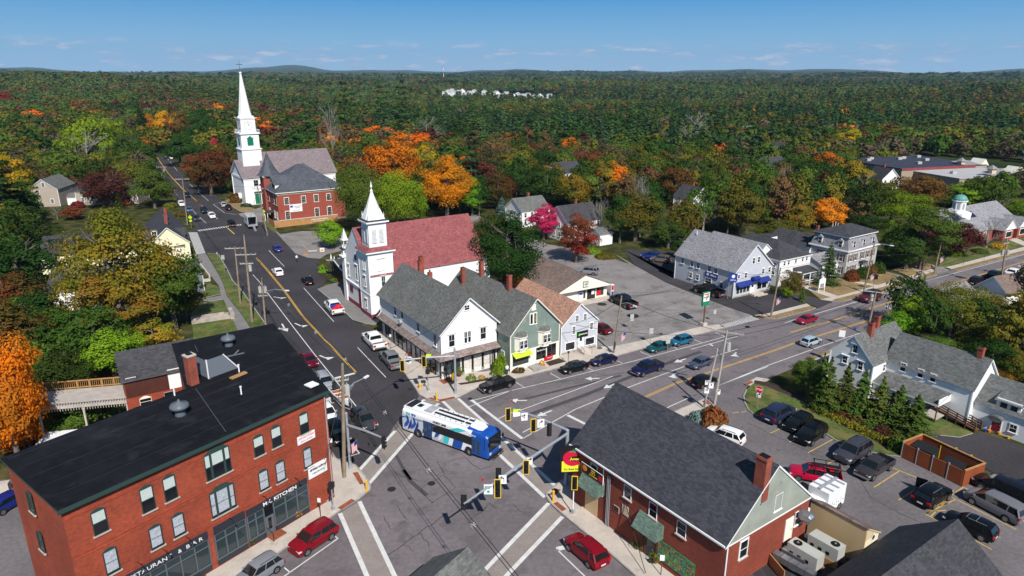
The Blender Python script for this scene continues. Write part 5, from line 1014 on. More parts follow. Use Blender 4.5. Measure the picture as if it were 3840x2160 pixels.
b=MB(); b.box(.5,3.0,9.6,4.2,7.4,11.4,'cream'); b.box(.45,3.6,10.0,.5,6.8,11.2,'glass_dark'); roofslab(b,(.1,2.6,11.2),(5.5,2.6,11.2),(5.5,5.2,13.4),(.1,5.2,13.4),.12,'roof_slate','cream'); roofslab(b,(5.5,7.8,11.2),(.1,7.8,11.2),(.1,5.2,13.4),(5.5,5.2,13.4),.12,'roof_slate','cream'); part(H,b,'dormer')
b=MB(); b.box(-2.2,4.6,2.9,0,8,3.1,'roof_charcoal'); b.tube([(-2.,4.8,0),(-2,4.8,2.9)],.1,'white_paint'); b.tube([(-2.,7.8,0),(-2,7.8,2.9)],.1,'white_paint'); part(H,b,'porch')
rp=thing('wooden_ramp','tan timber access ramp with board railings along the red brick hall','ramp',(ctr(H,-1,-1.4).x,ctr(H,-1,-1.4).y,0),R(33)); b=MB(); b.box(-1.2,-1.7,.2,17,.6,.5,'wood_tan'); b.build('ramp_floor',rp); b=MB()
b.box(-1.3,-1.8,.0,17,-1.72,1.9,'wood_tan'); b.box(-1.3,-1.8,.0,-1.22,5,1.9,'wood_tan'); b.build('ramp_railing',rp); b=MB(); b.tube([(9,-2.4,.4),(9,-2.4,1.3),(14,-2.4,1.3),(14,-2.4,.8),(9.3,-2.4,.8)],.06,'white_paint'); b.box(-1.3,-1.9,1.9,17,-1.7,1.98,'sign_white'); b.build('handrail',rp)
# ===== meeting house with the tall steeple =====
H=house('steeple_church','tall white meeting house church with clock tower, green louvred belfry and slender white spire','church',(-86.9,221.5),35.,30.5,15.0,8.9,15.8,'x','white_clap','roof_mauve','white_paint',.5,.4); FPc=H
b=MB();
for o_ in list(H['root'].children):
 if o_.name.startswith('roof') or o_.name.startswith('wall') or o_.name.startswith('corner'): bpy.data.objects.remove(o_)
b.box(7.0,-1.1,-.2,30.5,16.1,8.9,'white_clap'); b.add([(30.5,-1.1,8.9),(30.5,16.1,8.9),(30.5,7.5,16)],[(0,1,2)],'white_clap'); b.box(0,0,-.2,7.0,15,9.0,'white_clap'); b.add([(0,0,9),(0,15,9),(0,7.5,13.9)],[(2,1,0)],'white_clap')
b.box(-.15,-.15,8.2,7.0,15.15,9.0,'white_paint'); b.box(7.,-1.3,8.1,30.6,16.3,8.9,'white_paint')
b.add([(7,-1.1,8.9),(7,16.1,8.9),(7,7.5,16)],[(2,1,0)],'white_clap')
for x,y in((0,0),(0,15),(6.9,0),(7.0,-1.1)): b.box(x-.2,y-.2,0,x+.2,y+.2,8.6,'white_paint')
part(H,b,'wall')
b=MB(); roofslab(b,(-.6,-.6,8.9),(7.3,-.6,8.9),(7.3,7.5,14.0),(-.6,7.5,14.0),.2,'roof_mauve','white_paint'); roofslab(b,(7.3,15.6,8.9),(-.6,15.6,8.9),(-.6,7.5,14.),(7.3,7.5,14.),.2,'roof_mauve','white_paint')
roofslab(b,(6.7,-1.7,8.7),(31,-1.7,8.7),(31,7.5,16.1),(6.7,7.5,16.1),.2,'roof_mauve','white_paint'); roofslab(b,(31,16.7,8.7),(6.7,16.7,8.7),(6.7,7.5,16.1),(31,7.5,16.1),.2,'roof_mauve','white_paint'); part(H,b,'roof')
cx,cy=4.6,7.5
b=MB();
def sqb(h0,h1,w,m='white_paint'): b.box(cx-w/2,cy-w/2,h0,cx+w/2,cy+w/2,h1,m)
sqb(8,17.4,6.2,'white_clap'); sqb(17.3,17.6,6.7); sqb(17.6,22.3,5.7,'white_clap'); sqb(22.3,22.7,6.5); sqb(22.7,27.3,4.6); sqb(27.2,27.45,4.9); part(H,b,'tower')
b=MB()
for s_ in(-1,1): b.bar((cx-3.2,cy+s_*3.2,23.6),(cx+3.2,cy+s_*3.2,23.6),.08,.08,'white_paint'); b.bar((cx+s_*3.2,cy-3.2,23.6),(cx+s_*3.2,cy+3.2,23.6),.08,.08,'white_paint')
for x in np.linspace(-3.2,3.2,5):
 for s_ in(-1,1): b.bar((cx+x,cy+s_*3.2,22.7),(cx+x,cy+s_*3.2,23.7),.1,.1,'white_paint'); b.bar((cx+s_*3.2,cy+x,22.7),(cx+s_*3.2,cy+x,23.7),.1,.1,'white_paint')
part(H,b,'balustrade')
b=MB(); b.box(cx-2.7,cy-.1,27.45,cx+2.7,cy+.1,27.5,'white_paint')
for i in range(4):
 M_=Matrix.Translation((cx,cy,0))@Matrix.Rotation(i*PI/2,4,'Z'); b.x=M_; b.add([(-2.5,-2.45,27.0),(2.5,-2.45,27.0),(1.2,-2.45,27.5),(0,-2.45,27.95),(-1.2,-2.45,27.5),(-2.5,-2.0,27.0),(2.5,-2.0,27.0),(0,-1.4,27.95)],[(0,1,2,3,4),(0,3,7,5),(1,6,7,3)],'white_paint'); b.tube([(2.4,-2.4,27.4),(2.9,-2.9,27.5)],.07,'white_paint',6)
b.x=None; part(H,b,'cornice')
b=MB(); b.lathe([(2.25,27.5),(1.85,29.5),(.28,41.0),(.28,41.1)],'white_paint',8,(cx,cy,0)); b.lathe([(.05,40.9),(.42,41.2),(.42,41.5),(.05,41.8)],'white_paint',8,(cx,cy,0)); part(H,b,'spire')
b=MB(); b.tube([(cx,cy,41.5),(cx,cy,45.2)],.045,'black',5); b.bar((cx-.9,cy+.3,44.),(cx+.9,cy-.3,44.),.06,.16,'black'); b.bar((cx-.2,cy-.6,43.4),(cx+.2,cy+.6,43.4),.05,.05,'black'); part(H,b,'weathervane')
def clockf(rz,ox,oy):
 b=MB(); b.poly([(1.35*math.cos(t*PI/14),-.03,1.35*math.sin(t*PI/14)) for t in range(28)],'white_paint'); o=b.build('clock_face',H['root'],(ox,oy,24.95),rz)
 b=MB()
 for t in range(12): a=t*PI/6; b.bar((.95*math.cos(a),-.05,.95*math.sin(a)),(1.22*math.cos(a),-.05,1.22*math.sin(a)),.13,.03,'black')
 for t in range(28): a=t*PI/14; a2=(t+1)*PI/14; b.bar((1.35*math.cos(a),-.045,1.35*math.sin(a)),(1.35*math.cos(a2),-.045,1.35*math.sin(a2)),.03,.06,'gray_trim')
 b.build('numeral_ring',o); b=MB(); b.bar((0,-.07,-.1),(.05,-.07,1.1),.09,.02,'black'); b.bar((0,-.07,-.1),(.38,-.07,.62),.12,.02,'black'); b.build('clock_hands',o)
clockf(0,cx,cy-2.33); clockf(-PI/2,cx-2.33,cy)
for rz,ox,oy in((0,cx,cy-2.88),(-PI/2,cx-2.88,cy)):
 b=MB(); b.add([(-.95,0,0),(.95,0,0),(.95,0,2.3),(0,0,3.0),(-.95,0,2.3)],[(0,1,2,3,4)],'green_door'); b.bar((-1.15,-.05,2.4),(0,-.05,3.25),.15,.15,'white_paint'); b.bar((1.15,-.05,2.4),(0,-.05,3.25),.15,.15,'white_paint'); b.build('belfry_louvre',H['root'],(ox,oy,18.6),rz)
u,z,_=onface(H,'S','j',325,1365); doorm(H,'S',3.9,.1,1.9,3.3,'green_door','white_paint',False); b=MB(); b.box(2.8,-.1,3.4,5.,-.0,4.2,'glass_dark'); b.box(2.7,-.12,4.2,5.1,0,4.35,'white_paint'); part(H,b,'transom'); win(H,'S',3.7,6.0,1.5,1.9,'sash casing hood')
win(H,'S',8.6,1.4,1.2,2.2,'sash casing hood',off=1.1)
b=MB(); b.box(-.1,-1.1,0,.1,-1.,3,'white_paint'); o=b.build('sign_mast'); bpy.data.objects.remove(o)
sg=thing('church_sign','arched white notice board on posts by the steeple church corner','sign',(P('m',1235,545).x,P('m',1235,545).y,0),R(20)); b=MB(); b.box(-1.1,-.08,1.0,1.1,.08,3.4,'sign_white'); b.lathe([(.8,-.08),(.8,.08)],'sign_white',14); b.build('sign_board',sg); b=MB(); b.box(-1.2,-.1,0,-1.0,.1,3.5,'white_paint'); b.box(1.0,-.1,0,1.2,.1,3.5,'white_paint'); b.build('sign_post',sg)
# ===== insurance office (grey-white gable) =====
H=house('insurance_office','large pale grey gabled office with blue awnings and blue insurance sign boards','building',(42.45,124.7),31.8,10.6,15.6,5.4,10.05,'y','gray_clap','roof_gray_lt','white_paint',.3,.35,'stone',fh=.3); AL=H
for q in((170,482,168,420),(270,515,268,455),(337,535,335,472),(457,570,455,505),(525,590,523,530),(700,645,700,580)): wpx(H,'W','k',*q,.85,'sash casing')
for q in((255,635,255,575),(328,660,327,600),(585,745,585,680)): wpx(H,'W','k',*q,.85,'sash casing')
wpx(H,'W','k',443,695,443,635,1.7,'sash casing')
for q in((930,485,928,420),(985,468,985,408),(845,635,845,580),(1030,592,1030,535),(1098,572,1098,520),(772,640,772,600)): wpx(H,'S','k',*q,.7,'sash casing')
b=MB(); b.box(.7,-.05,.8,4.6,-.03,2.3,'glass_tint'); b.box(6.7,-.05,.8,9.6,-.03,2.3,'glass_dark')
for x in(.7,1.7,2.6,3.6,4.6,6.7,8.1,9.6): b.box(x-.07,-.09,.7,x+.07,-.051,2.35,'white_paint')
part(H,b,'shop_window'); doorm(H,'S',5.4,.4,.95,2.1); b=MB(); b.box(4.4,-1.5,0,7.2,0,.4,'concrete'); b.box(4.9,-2.0,0,7.8,-1.5,.2,'concrete'); part(H,b,'step')
def blueawn(x0,x1,z,bar=False):
 b=MB(); b.add([(x0,-.02,z),(x1,-.02,z),(x1,-.9,z-.65),(x0,-.9,z-.65),(x0,-.9,z-.85),(x1,-.9,z-.85)],[(0,1,2,3),(3,2,5,4)],'blue_awning'); b.add([(x0,-.02,z),(x0,-.9,z-.65),(x0,-.02,z-.8)],[(0,1,2)],'blue_awning')
 if bar: b.tube([(x0,-.5,z-.2),(x1,-.5,z-.2)],.5,'blue_awning',10)
 part(H,b,'awning')
blueawn(.5,4.6,3.1); blueawn(4.65,6.4,3.5,True); blueawn(6.5,9.9,3.1)
s1=board(H,'W','k',480,608,3.2,1.0,'sign_blue',off=.08); text('Allstate',s1,(.45,-.05,0),.5,'sign_white',bold=.012); b=MB(); b.lathe([(.3,0),(.28,.02)],'sign_white',12); o=b.build('sign_emblem',s1,(-.95,-.04,0)); o.rotation_euler=(PI/2,0,0)
p=P('k',690,860); t=thing('insurance_sign','square blue sign on a pole at the corner of the grey insurance office','sign',(p.x,p.y,0),R(5)); b=MB(); b.box(-.8,-.1,3.4,.8,.1,5.0,'sign_blue'); b.build('sign_box',t); text('Allstate',t,(0,-.12,3.8),.36,'sign_white',bold=.01); b=MB(); b.lathe([(.33,0),(.3,.02)],'sign_white',12); o=b.build('sign_emblem',t,(0,-.11,4.5)); o.rotation_euler=(PI/2,0,0); b=MB(); b.tube([(-.7,0,0),(-.7,0,3.5)],.06,'steel'); b.build('pole',t)
b=MB(); b.tube([(0,0,0),(0,0,.9)],.08,'white_paint'); b.build('vent_pipe',H['root'],(4.2,14.2,9.2))
# rear wing and hipped house
q=P('k',1220,442,5.6)
H=house('hipped_white_house','white two storey house with dark hipped roof behind the insurance office','house',(q.x,q.y),31.5,9.6,16,5.5,8.3,'hip','white_clap','roof_charcoal','white_paint',.3,.3); HH=H
for q in((1260,505,1260,460),(1305,495,1305,450),(1382,475,1382,432),(1455,458,1455,415),(1498,448,1498,405)): wpx(H,'S','k',*q,.6,'sash')
for q in((1150,520,1150,470),(1140,600,1140,560)): wpx(H,'W','k',*q,.8,'sash')
b=MB(); b.add([(4.3,-2.6,2.6),(9.3,-2.6,2.6),(9.3,0,3.3),(4.3,0,3.3)],[(0,1,2,3)],'roof_charcoal'); b.box(4.3,-2.6,2.45,9.3,-2.5,2.6,'white_paint');
for x in(4.5,6.8,9.1): b.box(x-.08,-2.55,0,x+.08,-2.4,2.5,'white_paint')
b.box(4.4,-2.5,.3,9.2,0,.45,'wood_gray'); b.box(4.4,-2.55,.9,9.2,-2.48,1.0,'white_paint'); part(H,b,'porch')
q=P('k',1010,330,6.0); H=house('grey_roof_wing','long shed roofed rear wing in grey shingles behind the insurance office','building',(49.2,134.2),31.8,7,14,5.3,8.0,'y','white_clap','roof_gray_lt','white_paint',.2,.2)
# ===== mansard house =====
q=P('k',1915,632)
H=house('mansard_house','white three storey house with grey mansard roof, dormers and dark shutters','house',(q.x-.2,q.y+.1),34.,11.6,8.6,5.7,8.6,'none','white_clap','roof_charcoal'); MS=H
b=MB(); W_,D_=11.6,8.6
b.box(0,0,-.2,W_,D_,5.7,'white_clap'); b.box(-.35,-.35,5.5,W_+.35,D_+.35,5.75,'white_paint'); part(H,b,'wall')
b=MB(); b.add([(-.1,-.1,5.75),(W_+.1,-.1,5.75),(W_+.1,D_+.1,5.75),(-.1,D_+.1,5.75),(.7,.7,8.4),(W_-.7,.7,8.4),(W_-.7,D_-.7,8.4),(.7,D_-.7,8.4)],[(0,1,5,4),(1,2,6,5),(2,3,7,6),(3,0,4,7)],'roof_gray_lt'); b.box(.2,.2,8.35,W_-.2,D_-.2,8.6,'white_paint')
b.add([(.1,.1,8.62),(W_-.1,.1,8.62),(W_-.1,D_-.1,8.62),(.1,D_-.1,8.62),(4.4,4.3,10.2),(7.2,4.3,10.2)],[(0,1,5,4),(1,2,5),(2,3,4,5),(3,0,4)],'roof_charcoal'); part(H,b,'roof')
def dormer(f,u):
 (x,y),rz=face(H,f,u,-.12); b=MB(); b.box(-.5,-.05,0,.5,.9,1.5,'white_paint'); b.box(-.32,-.08,.2,.32,-.051,1.3,'glass_dark'); b.box(-.32,-.1,.72,.32,-.081,.78,'white_paint'); b.add([(-.7,-.2,1.45),(.7,-.2,1.45),(0,-.2,2.05),(-.7,1.1,1.45),(.7,1.1,1.45),(0,1.1,2.05)],[(0,1,2),(0,2,5,3),(1,4,5,2)],'gray_trim'); b.build('dormer',H['root'],(x,y,6.1),rz)
for u in(2.3,6.0,9.6): dormer('S',u)
for u in(1.9,6.6): dormer('W',u)
for u in(1.3,3.2,5.8,7.9,9.9): win(H,'S',u,3.3,.75,1.5,'sash shut')
for u in(1.3,3.2,7.9,9.9): win(H,'S',u,.7,.75,1.6,'sash shut')
for u in(1.3,6.0): win(H,'W',u,3.3,.85,1.5,'sash shut'); win(H,'W',u,.7,.85,1.5,'sash shut')
doorm(H,'S',5.8,.3,1.,2.2,'slate_trim'); b=MB(); b.box(4.8,-1.0,2.7,6.8,0,2.85,'roof_charcoal'); b.bar((4.9,-.8,2.6),(4.9,0,2.0),.06,.06,'white_paint'); b.bar((6.7,-.8,2.6),(6.7,0,2.0),.06,.06,'white_paint'); part(H,b,'porch_hood')
chimney(H,1.5,8.4,7,9.6,.6,.5)
for x,y in((5.5,6.2),(6.6,7.4),(4.2,6.6)): b=MB(); b.tube([(0,0,0),(0,0,1.2)],.06,'white_paint'); b.build('vent_pipe',H['root'],(x,y,8.8))
o0=ctr(H,-.5,8.4); H2=house('mansard_rear_wing','dark roofed rear wing with open two level balcony behind the mansard house','building',(o0.x,o0.y),34.,8.5,11,4.6,6.8,'y','white_clap','roof_charcoal','white_paint',.2,.2)
b=MB(); b.box(-2.6,8.5,0,.3,11,5.8,'white_clap'); b.box(-2.7,8.4,5.8,.4,11.1,6.0,'roof_charcoal'); b.box(-2.62,8.45,3.6,-.3,8.49,5.3,'black'); b.box(-2.62,8.45,1.,-.3,8.49,2.9,'black'); b.box(-2.6,8.4,3.5,-.3,8.44,4.2,'gray_trim'); part(H2,b,'balcony'); win(H2,'W',3,2.2,.8,1.3,'sash'); win(H2,'W',6,2.2,.8,1.3,'sash')
o0=ctr(MS,-5.6,1.8); H3=house('mansard_side_wing','low white porch wing with grey roof left of the mansard house','building',(o0.x,o0.y),34.,5.6,6.5,3.2,4.6,'x','white_clap','roof_gray_lt','white_paint',.2,.2); win(H3,'S',1.5,1,.8,1.4); win(H3,'S',3.8,1,.8,1.4)
# ===== white farmhouse at right =====
q=P('l',628,530,5.0)
H=house('farmhouse','white clapboard farmhouse with grey shingle roofs, two front chimneys and a red door ell','house',(q.x-.15,q.y+.3),33.5,9.6,6.1,5.0,8.1,'x','white_clap','roof_farm','white_paint',.25,.25,margin=3); FH=H
for q in((405,400,410,315),): wpx(H,'W','l',*q,.7,'sash casing hood')
for q in((298,505,302,432),(458,575,462,490),(525,780,530,695)): wpx(H,'W','l',*q,.7,'sash casing hood')
for q in((702,590,706,520),(800,550,803,482)): wpx(H,'S','l',*q,.6,'sash casing')
chimney(H,2.9,2.6,7,9.5,.7,.6); chimney(H,5.3,3.2,7,9.8,.7,.6)
o0=ctr(H,3.3,-10.6); H=house('farmhouse_wing','long white wing of the farmhouse with grey roof, brick chimney and porch roof','house',(o0.x,o0.y),33.5,6.2,10.8,4.9,8.05,'y','white_clap','roof_farm','white_paint',.25,.25,margin=3); FW=H
for q in((905,590,912,505),(1085,655,1090,570),(1215,700,1222,620),(1335,895,1338,838)): wpx(H,'W','l',*q,.7,'sash casing')
chimney(H,3.1,1.2,7,9.2,.65,.6)
b=MB(); b.add([(-3.0,2.2,2.5),(-3.0,10.6,2.5),(0,10.6,3.4),(0,2.2,3.4)],[(3,2,1,0)],'roof_farm'); b.box(-3.0,2.2,2.3,-2.85,10.6,2.5,'white_paint'); b.box(-2.9,2.25,2.3,0,2.35,3.2,'white_paint'); b.box(-2.8,5.5,0,0,10.5,2.35,'white_clap'); b.box(-.15,5.4,.4,-2.7,2.3,.5,'wood_gray'); b.box(-2.9,2.3,0,-2.78,2.42,2.4,'wood_dark'); part(H,b,'porch')
for y in(6.3,7.6,9.4): b=MB(); b.box(-.05,-.3,0,.0,.3,1.1,'white_paint'); b.box(-.07,-.25,.05,-.051,.25,1.05,'glass_dark'); b.build('window',H['root'],(-2.8,y,.9))
o0=ctr(FW,1.0,-11.2); H=house('farmhouse_ell','low white ell of the farmhouse with dormer, two maroon doors with curved hoods','house',(o0.x,o0.y),33.5,6.0,11.2,3.1,5.9,'y','white_clap','roof_farm','white_paint',.25,.25,margin=3); FE=H
u,z,_=onface(H,'W','l',1470,1020); doorm(H,'W',u,.1,.9,2.05,'red_paint'); b=MB(); b.tube([(-.9,0,0),(0,0,0)],.75,'roof_farm',12); o=b.build('door_hood',H['root'],(0,u,2.0)); o.scale=(1,1,.5)
u,z,_=onface(H,'W','l',1870,1210); doorm(H,'W',u,.1,.95,2.05,'red_paint'); b=MB(); b.tube([(-.9,0,0),(0,0,0)],.75,'roof_farm',12); o=b.build('door_hood',H['root'],(0,u,2.0)); o.scale=(1,1,.5)
for q in((1578,1035,1582,945),(2050,1230,2058,1145)): wpx(H,'W','l',*q,.8,'sash casing')
b=MB(); b.box(.2,6.4,2.9,2.5,9.0,4.3,'white_clap'); roofslab(b,(.0,9.2,4.1),(.0,6.2,4.1),(3.2,6.2,5.4),(3.2,9.2,5.4),.1,'roof_farm','white_paint');
for y in(7.1,8.2): b.box(.15,y-.35,3.25,.2,y+.35,4.05,'glass_dark')
part(H,b,'dormer')
rp=thing('brown_ramp','brown timber wheelchair ramp with board railing along the farmhouse lawn','ramp',P('l',1110,960,0),0); a=P('l',1090,975,0); b_=P('l',1660,1225,0); d=(b_-a); L_=d.length; rp.location=a; rp.rotation_euler=(0,0,math.atan2(d.y,d.x))
b=MB(); b.add([(0,-.1,1.0),(L_,-.1,.1),(L_,1.1,.1),(0,1.1,1.0)],[(0,1,2,3)],'wood_dark'); b.build('ramp_floor',rp); b=MB()
for y in(-.1,1.1):
 for zz in(.1,.4,.7,1.0): b.bar((0,y,1.0+zz),(L_,y,.1+zz),.04,.14,'wood_dark')
 for t in np.linspace(0,1,7): b.box(L_*t-.06,y-.07,0,L_*t+.06,y+.07,2.1-.9*t,'wood_dark')
b.build('railing',rp)
for k,x,y,m,lab in(('l',1765,1205,'sign_blue','blue flower pot beside the farmhouse ramp foot'),('l',1808,1212,'sign_orange','orange pumpkin beside the blue pot at the farmhouse'),('l',1912,1235,'purple','purple mum in a pot left of the maroon door steps'),('l',2006,1280,'purple','purple mum in a yellow pot nearest the farmhouse corner')):
 if m=='purple': mat('purple',(.16,.02,.20),.8)
 p=P(k,x,y+15); t=thing('flower_pot',lab,'flower pot',(p.x,p.y,0),0,'pots at the farmhouse wall'); b=MB(); b.lathe([(.14,0),(.2,.3)],m if m!='purple' else 'yellow_post',10); b.build('pot',t);
 if m=='purple' : o=ob('flowers',crown('shrub',160,.06,5),t,(0,0,.25),sc=.28); o.data.materials[0]=MT['purple']
# bin enclosure
A_=[P('d',1330,250),P('d',1945,548),P('d',2150,470),P('d',1530,170)]
be=thing('bin_enclosure','red brown timber enclosure with double gates around dark waste bins','bin enclosure',(A_[1].x,A_[1].y,0),0)
b=MB(); q=[Vector((p.x-A_[1].x,p.y-A_[1].y,0)) for p in A_]
for i in((1,2),(2,3),(3,0)):
 a,c=q[i[0]],q[i[1]]; b.bar(a+Vector((0,0,.95)),c+Vector((0,0,.95)),.12,1.9,'wood_red'); b.bar(a+Vector((0,0,1.93)),c+Vector((0,0,1.93)),.2,.08,'wood_tan')
b.build('fence_panel',be)
for i in range(4):
 a=q[0].lerp(q[1],i/4+.01); c=q[0].lerp(q[1],(i+1)/4-.01); b=MB(); b.bar(a+Vector((0,0,.95)),c+Vector((0,0,.95)),.1,1.75,'wood_red'); b.build('gate',be)
 b=MB(); b.bar(a,a+Vector((0,0,2.0)),.14,.14,'steel'); b.build('gate_post',be)
for k,x,y,w_,lab in(('d',1585,150,2.3,'larger dark green bin with ribbed lid in the far end of the timber enclosure'),('d',1870,310,1.9,'smaller black ribbed lid bin in the near end of the timber enclosure')):
 p=P(k,x,y,1.5); t=thing('waste_bin',lab,'waste bin',(p.x,p.y,0),R(-58),'bins in the enclosure'); b=MB(); mat('bin_green',(.012,.03,.02),.5); b.box(-w_/2,-.7,0,w_/2,.7,1.35,'bin_green'); b.build('bin_body',t); b=MB(); b.add([(-w_/2-.05,-.75,1.35),(w_/2+.05,-.75,1.35),(w_/2+.05,.75,1.65),(-w_/2-.05,.75,1.65)],[(0,1,2,3)],'plastic_black')
 for i in range(9): xx=-w_/2+w_*i/8; b.bar((xx,-.75,1.37),(xx,.75,1.67),.05,.05,'plastic_black')
 b.build('lid',t)
for k,x,y in(('d',1715,230),('d',1868,255),('d',2020,330)): p=P(k,x,y+30); o=MB().tube([(0,0,0),(0,0,1.6)],.09,'yellow_post',8).build('bollard',None,(p.x,p.y,0)); tag(o,'pale yellow bollard inside the bin enclosure, '+{1715:'beside the larger bin',1868:'between the two bins',2020:'in the corner nearest the parked cars'}[x],'bollard','bollards in the enclosure')
# ===== left side: yellow house, barn, beige houses =====
e1=P('D',1115,668,5.0)
H=house('yellow_house','pale yellow clapboard house with dark grey gable roof and two brick chimneys','house',(e1.x-8.2*math.cos(R(28.5)),e1.y-8.2*math.sin(R(28.5))),28.5,8.2,25.,5.0,8.6,'y','cream_clap','roof_charcoal','cream',.3,.35,margin=3); YH=H
wpx(H,'S','D',915,655,912,610,1.0,'sash casing'); win(H,'S',1.6,2.,.9,1.5); win(H,'S',6.4,2.,.9,1.5); chimney(H,4.3,5.,7.6,10.7,.6,.6); chimney(H,4.6,13.,7.6,10.9,.6,.6)
for u in(3,6,9,12,15,18): win(H,'E',u,2.4,.9,1.4)
H=house('brick_porch_wing','low brick and grey wing with pale grey shingle roof in front of the yellow house','building',(P('D',1160,925).x-7.5*math.cos(R(28.5)),P('D',1160,925).y-7.5*math.sin(R(28.5))),28.5,7.5,9,2.9,4.0,'x','brick_red','roof_greyblue','gray_trim',.3,.2); win(H,'E',1.5,.9,.9,1.5); win(H,'S',5.5,.9,1.,1.4)
q=P('D',440,740,4.2); q0=P('D',235,755,4.2)
H=house('yellow_barn','pale yellow barn wing with dark grey roof half hidden by the big maple','building',(q0.x,q0.y),math.degrees(math.atan2(q.y-q0.y,q.x-q0.x)),28,11,4.2,7.2,'x','cream_clap','roof_charcoal','cream',.3,.3,margin=3); win(H,'S',4,1,.9,1.3)
q0=P('t',265,470,4.5)
H=house('white_house','white house with dark grey roof half hidden behind the big maple','house',(q0.x,q0.y),12,24,9,4.4,7.4,'x','white_clap','roof_charcoal','white_paint',.3,.3,margin=2)
for u in(2,5,9,14,18): win(H,'S',u,1,.9,1.6)
q=P('n',610,1430); e=HGT(q,'n',590,1310)
H=house('beige_house','beige clapboard saltbox house with grey roof and white window casings at the left edge','house',(q.x-8.5*math.cos(R(10)),q.y-8.5*math.sin(R(10))),10,8.5,13,5.6,8.8,'y','beige_clap','roof_shingle_gray','white_paint',.25,.25,margin=6)
for u,z in((6.4,1.0),(2.,.8),(2.6,3.9),(4.6,6.3)): win(H,'S',u,z,.9,1.4,'six casing')
q=P('n',1080,1430,0); H=house('beige_cape','beige cape house with a dark roof and white trim behind the dark maple','house',(q.x-11,q.y+2),8,19,10,4.4,7.4,'x','beige_clap','roof_charcoal','white_paint',.25,.25,margin=5)
for u in(2,5,13,16): win(H,'S',u,1.,.9,1.4,'six casing')
q=P('n',960,1430,0); H=house('beige_ell','low beige ell with charcoal roof joined to the beige cape','house',(q.x-14,q.y+6),12,14,7,2.8,4.6,'x','beige_clap','roof_charcoal','white_paint',.25,.25,margin=5)
for u in(9,12): win(H,'S',u,.9,.9,1.2,'six casing')
H=house('ribbon_link','small grey shingled link shed right of the beige saltbox','building',(P('n',650,1430).x,P('n',650,1430).y+2),10,5,5,2.5,3.6,'x','white_clap','roof_shingle_gray','white_paint',.2,.2)
# stone steps and walls by the left lawn
mat('stone_lt',(.38,.33,.29),.9,var=.25,vs=1)
st=thing('stone_terrace','low brown stone and timber terrace steps on the lawn beside the grey path','steps',(P('D',1240,1130).x,P('D',1240,1130).y,0),R(28));
for i in range(3): b=MB(); b.box(-3,-1.6+i*.9,0,3.4-i*.5,-1.45+i*.9,.7+.1*i,'stone_lt'); b.box(-2.8,-1.4+i*.9,.1,3.2,-.75+i*.9,.35+.1*i,'stone'); b.build('step',st)
b=MB(); b.box(3.2,-2,0,3.9,1.5,1.2,'stone_lt'); b.build('wall',st)
wl=[P('D',1185,815),P('D',1240,885),P('D',1240,905),P('D',1165,912)]; b=MB()
for a,c in zip(wl,wl[1:]): b.bar((a.x,a.y,.3),(c.x,c.y,.3),.3,.6,'concrete')
tag(b.build('retaining_wall'),'low concrete retaining wall in front of the brick wing','wall')
a=P('a',-200,640);c=P('a',110,590); b=MB(); b.bar((a.x,a.y,.5),(c.x,c.y,.5),.8,1.1,'concrete'); tag(b.build('block_wall'),'pale block retaining wall at the left edge behind the brick block','wall')
# ===== houses beyond =====
def small(nm,lab,k,x,y,th,W,D,h,r,ridge,wall='white_clap',roof='roof_shingle_gray',z=None,m=3,wins=True,ch=True):
 q=P(k,x,y,h); H=house(nm,lab,'house',(q.x,q.y),th,W,D,h,r,ridge,wall,roof,'white_paint',.3,.3,margin=m)
 if wins:
  for f,L_ in(('S',W),('W',D)):
   for u in np.arange(1.2,L_-.8,2.2): win(H,f,float(u),h-1.9,.75,1.35,'sash casing');
   if h>4.4:
    for u in np.arange(1.2,L_-.8,2.2): win(H,f,float(u),.9,.75,1.35,'sash casing')
 if ch: chimney(H,W*.55,D*.55,r-1.2,r+1.1,.6,.6)
 return H
small('grey_gable_house','white house with grey gable roof and brick chimney behind the crimson tree','u',845,140,33,9.5,8.5,4.6,7.6,'x')
small('dark_gable_house','white house with charcoal gable roof and porch behind the red tree','u',1105,205,33,11,8.5,5.2,8.8,'x','white_clap','roof_charcoal')
o_=MB(); H=small('white_shed_house','small white shed glimpsed right of the bare tree','u',1290,270,33,4,4,3,4.2,'x',ch=False,wins=False)
def glimpse(nm,lab,u,v,th,W,D,h,r,ridge='x',wall='white_clap',roof='roof_charcoal',m=9,ch=True): return small(nm,lab,'p',u,v,th,W,D,h,r,ridge,wall,roof,m=m,ch=ch)
glimpse('dark_roofed_house','dark roofed house with two brick chimneys half buried in the trees',2100,650,33,11,9,5.5,9)
glimpse('pale_house','white house glimpsed among trees above the insurance office',2600,745,33,8,8,5,8,'y')
glimpse('blue_roofed_house','grey blue roofed white house with dormers far right of the middle',2790,500,33,12,9,5,9,'x','white_clap','roof_greyblue')
glimpse('chimney_house','white house with two chimneys left of the shopping plaza',2890,630,33,12,9,5,8.5)
glimpse('peaked_house','small white peaked house in front of the shopping plaza',3310,670,10,7,9,4.5,8,'y')
glimpse('pale_bungalow','pale bungalow with dark roof at the left of the dense dark tree',2925,560,33,9,8,4,7,'y',m=8)
glimpse('far_white_house','white house hidden behind the orange maple',1640,660,33,14,10,5,8,m=8)
glimpse('roof_in_orange','white gabled house glimpsed behind the orange trees',1570,640,33,9,9,5,8,m=6)
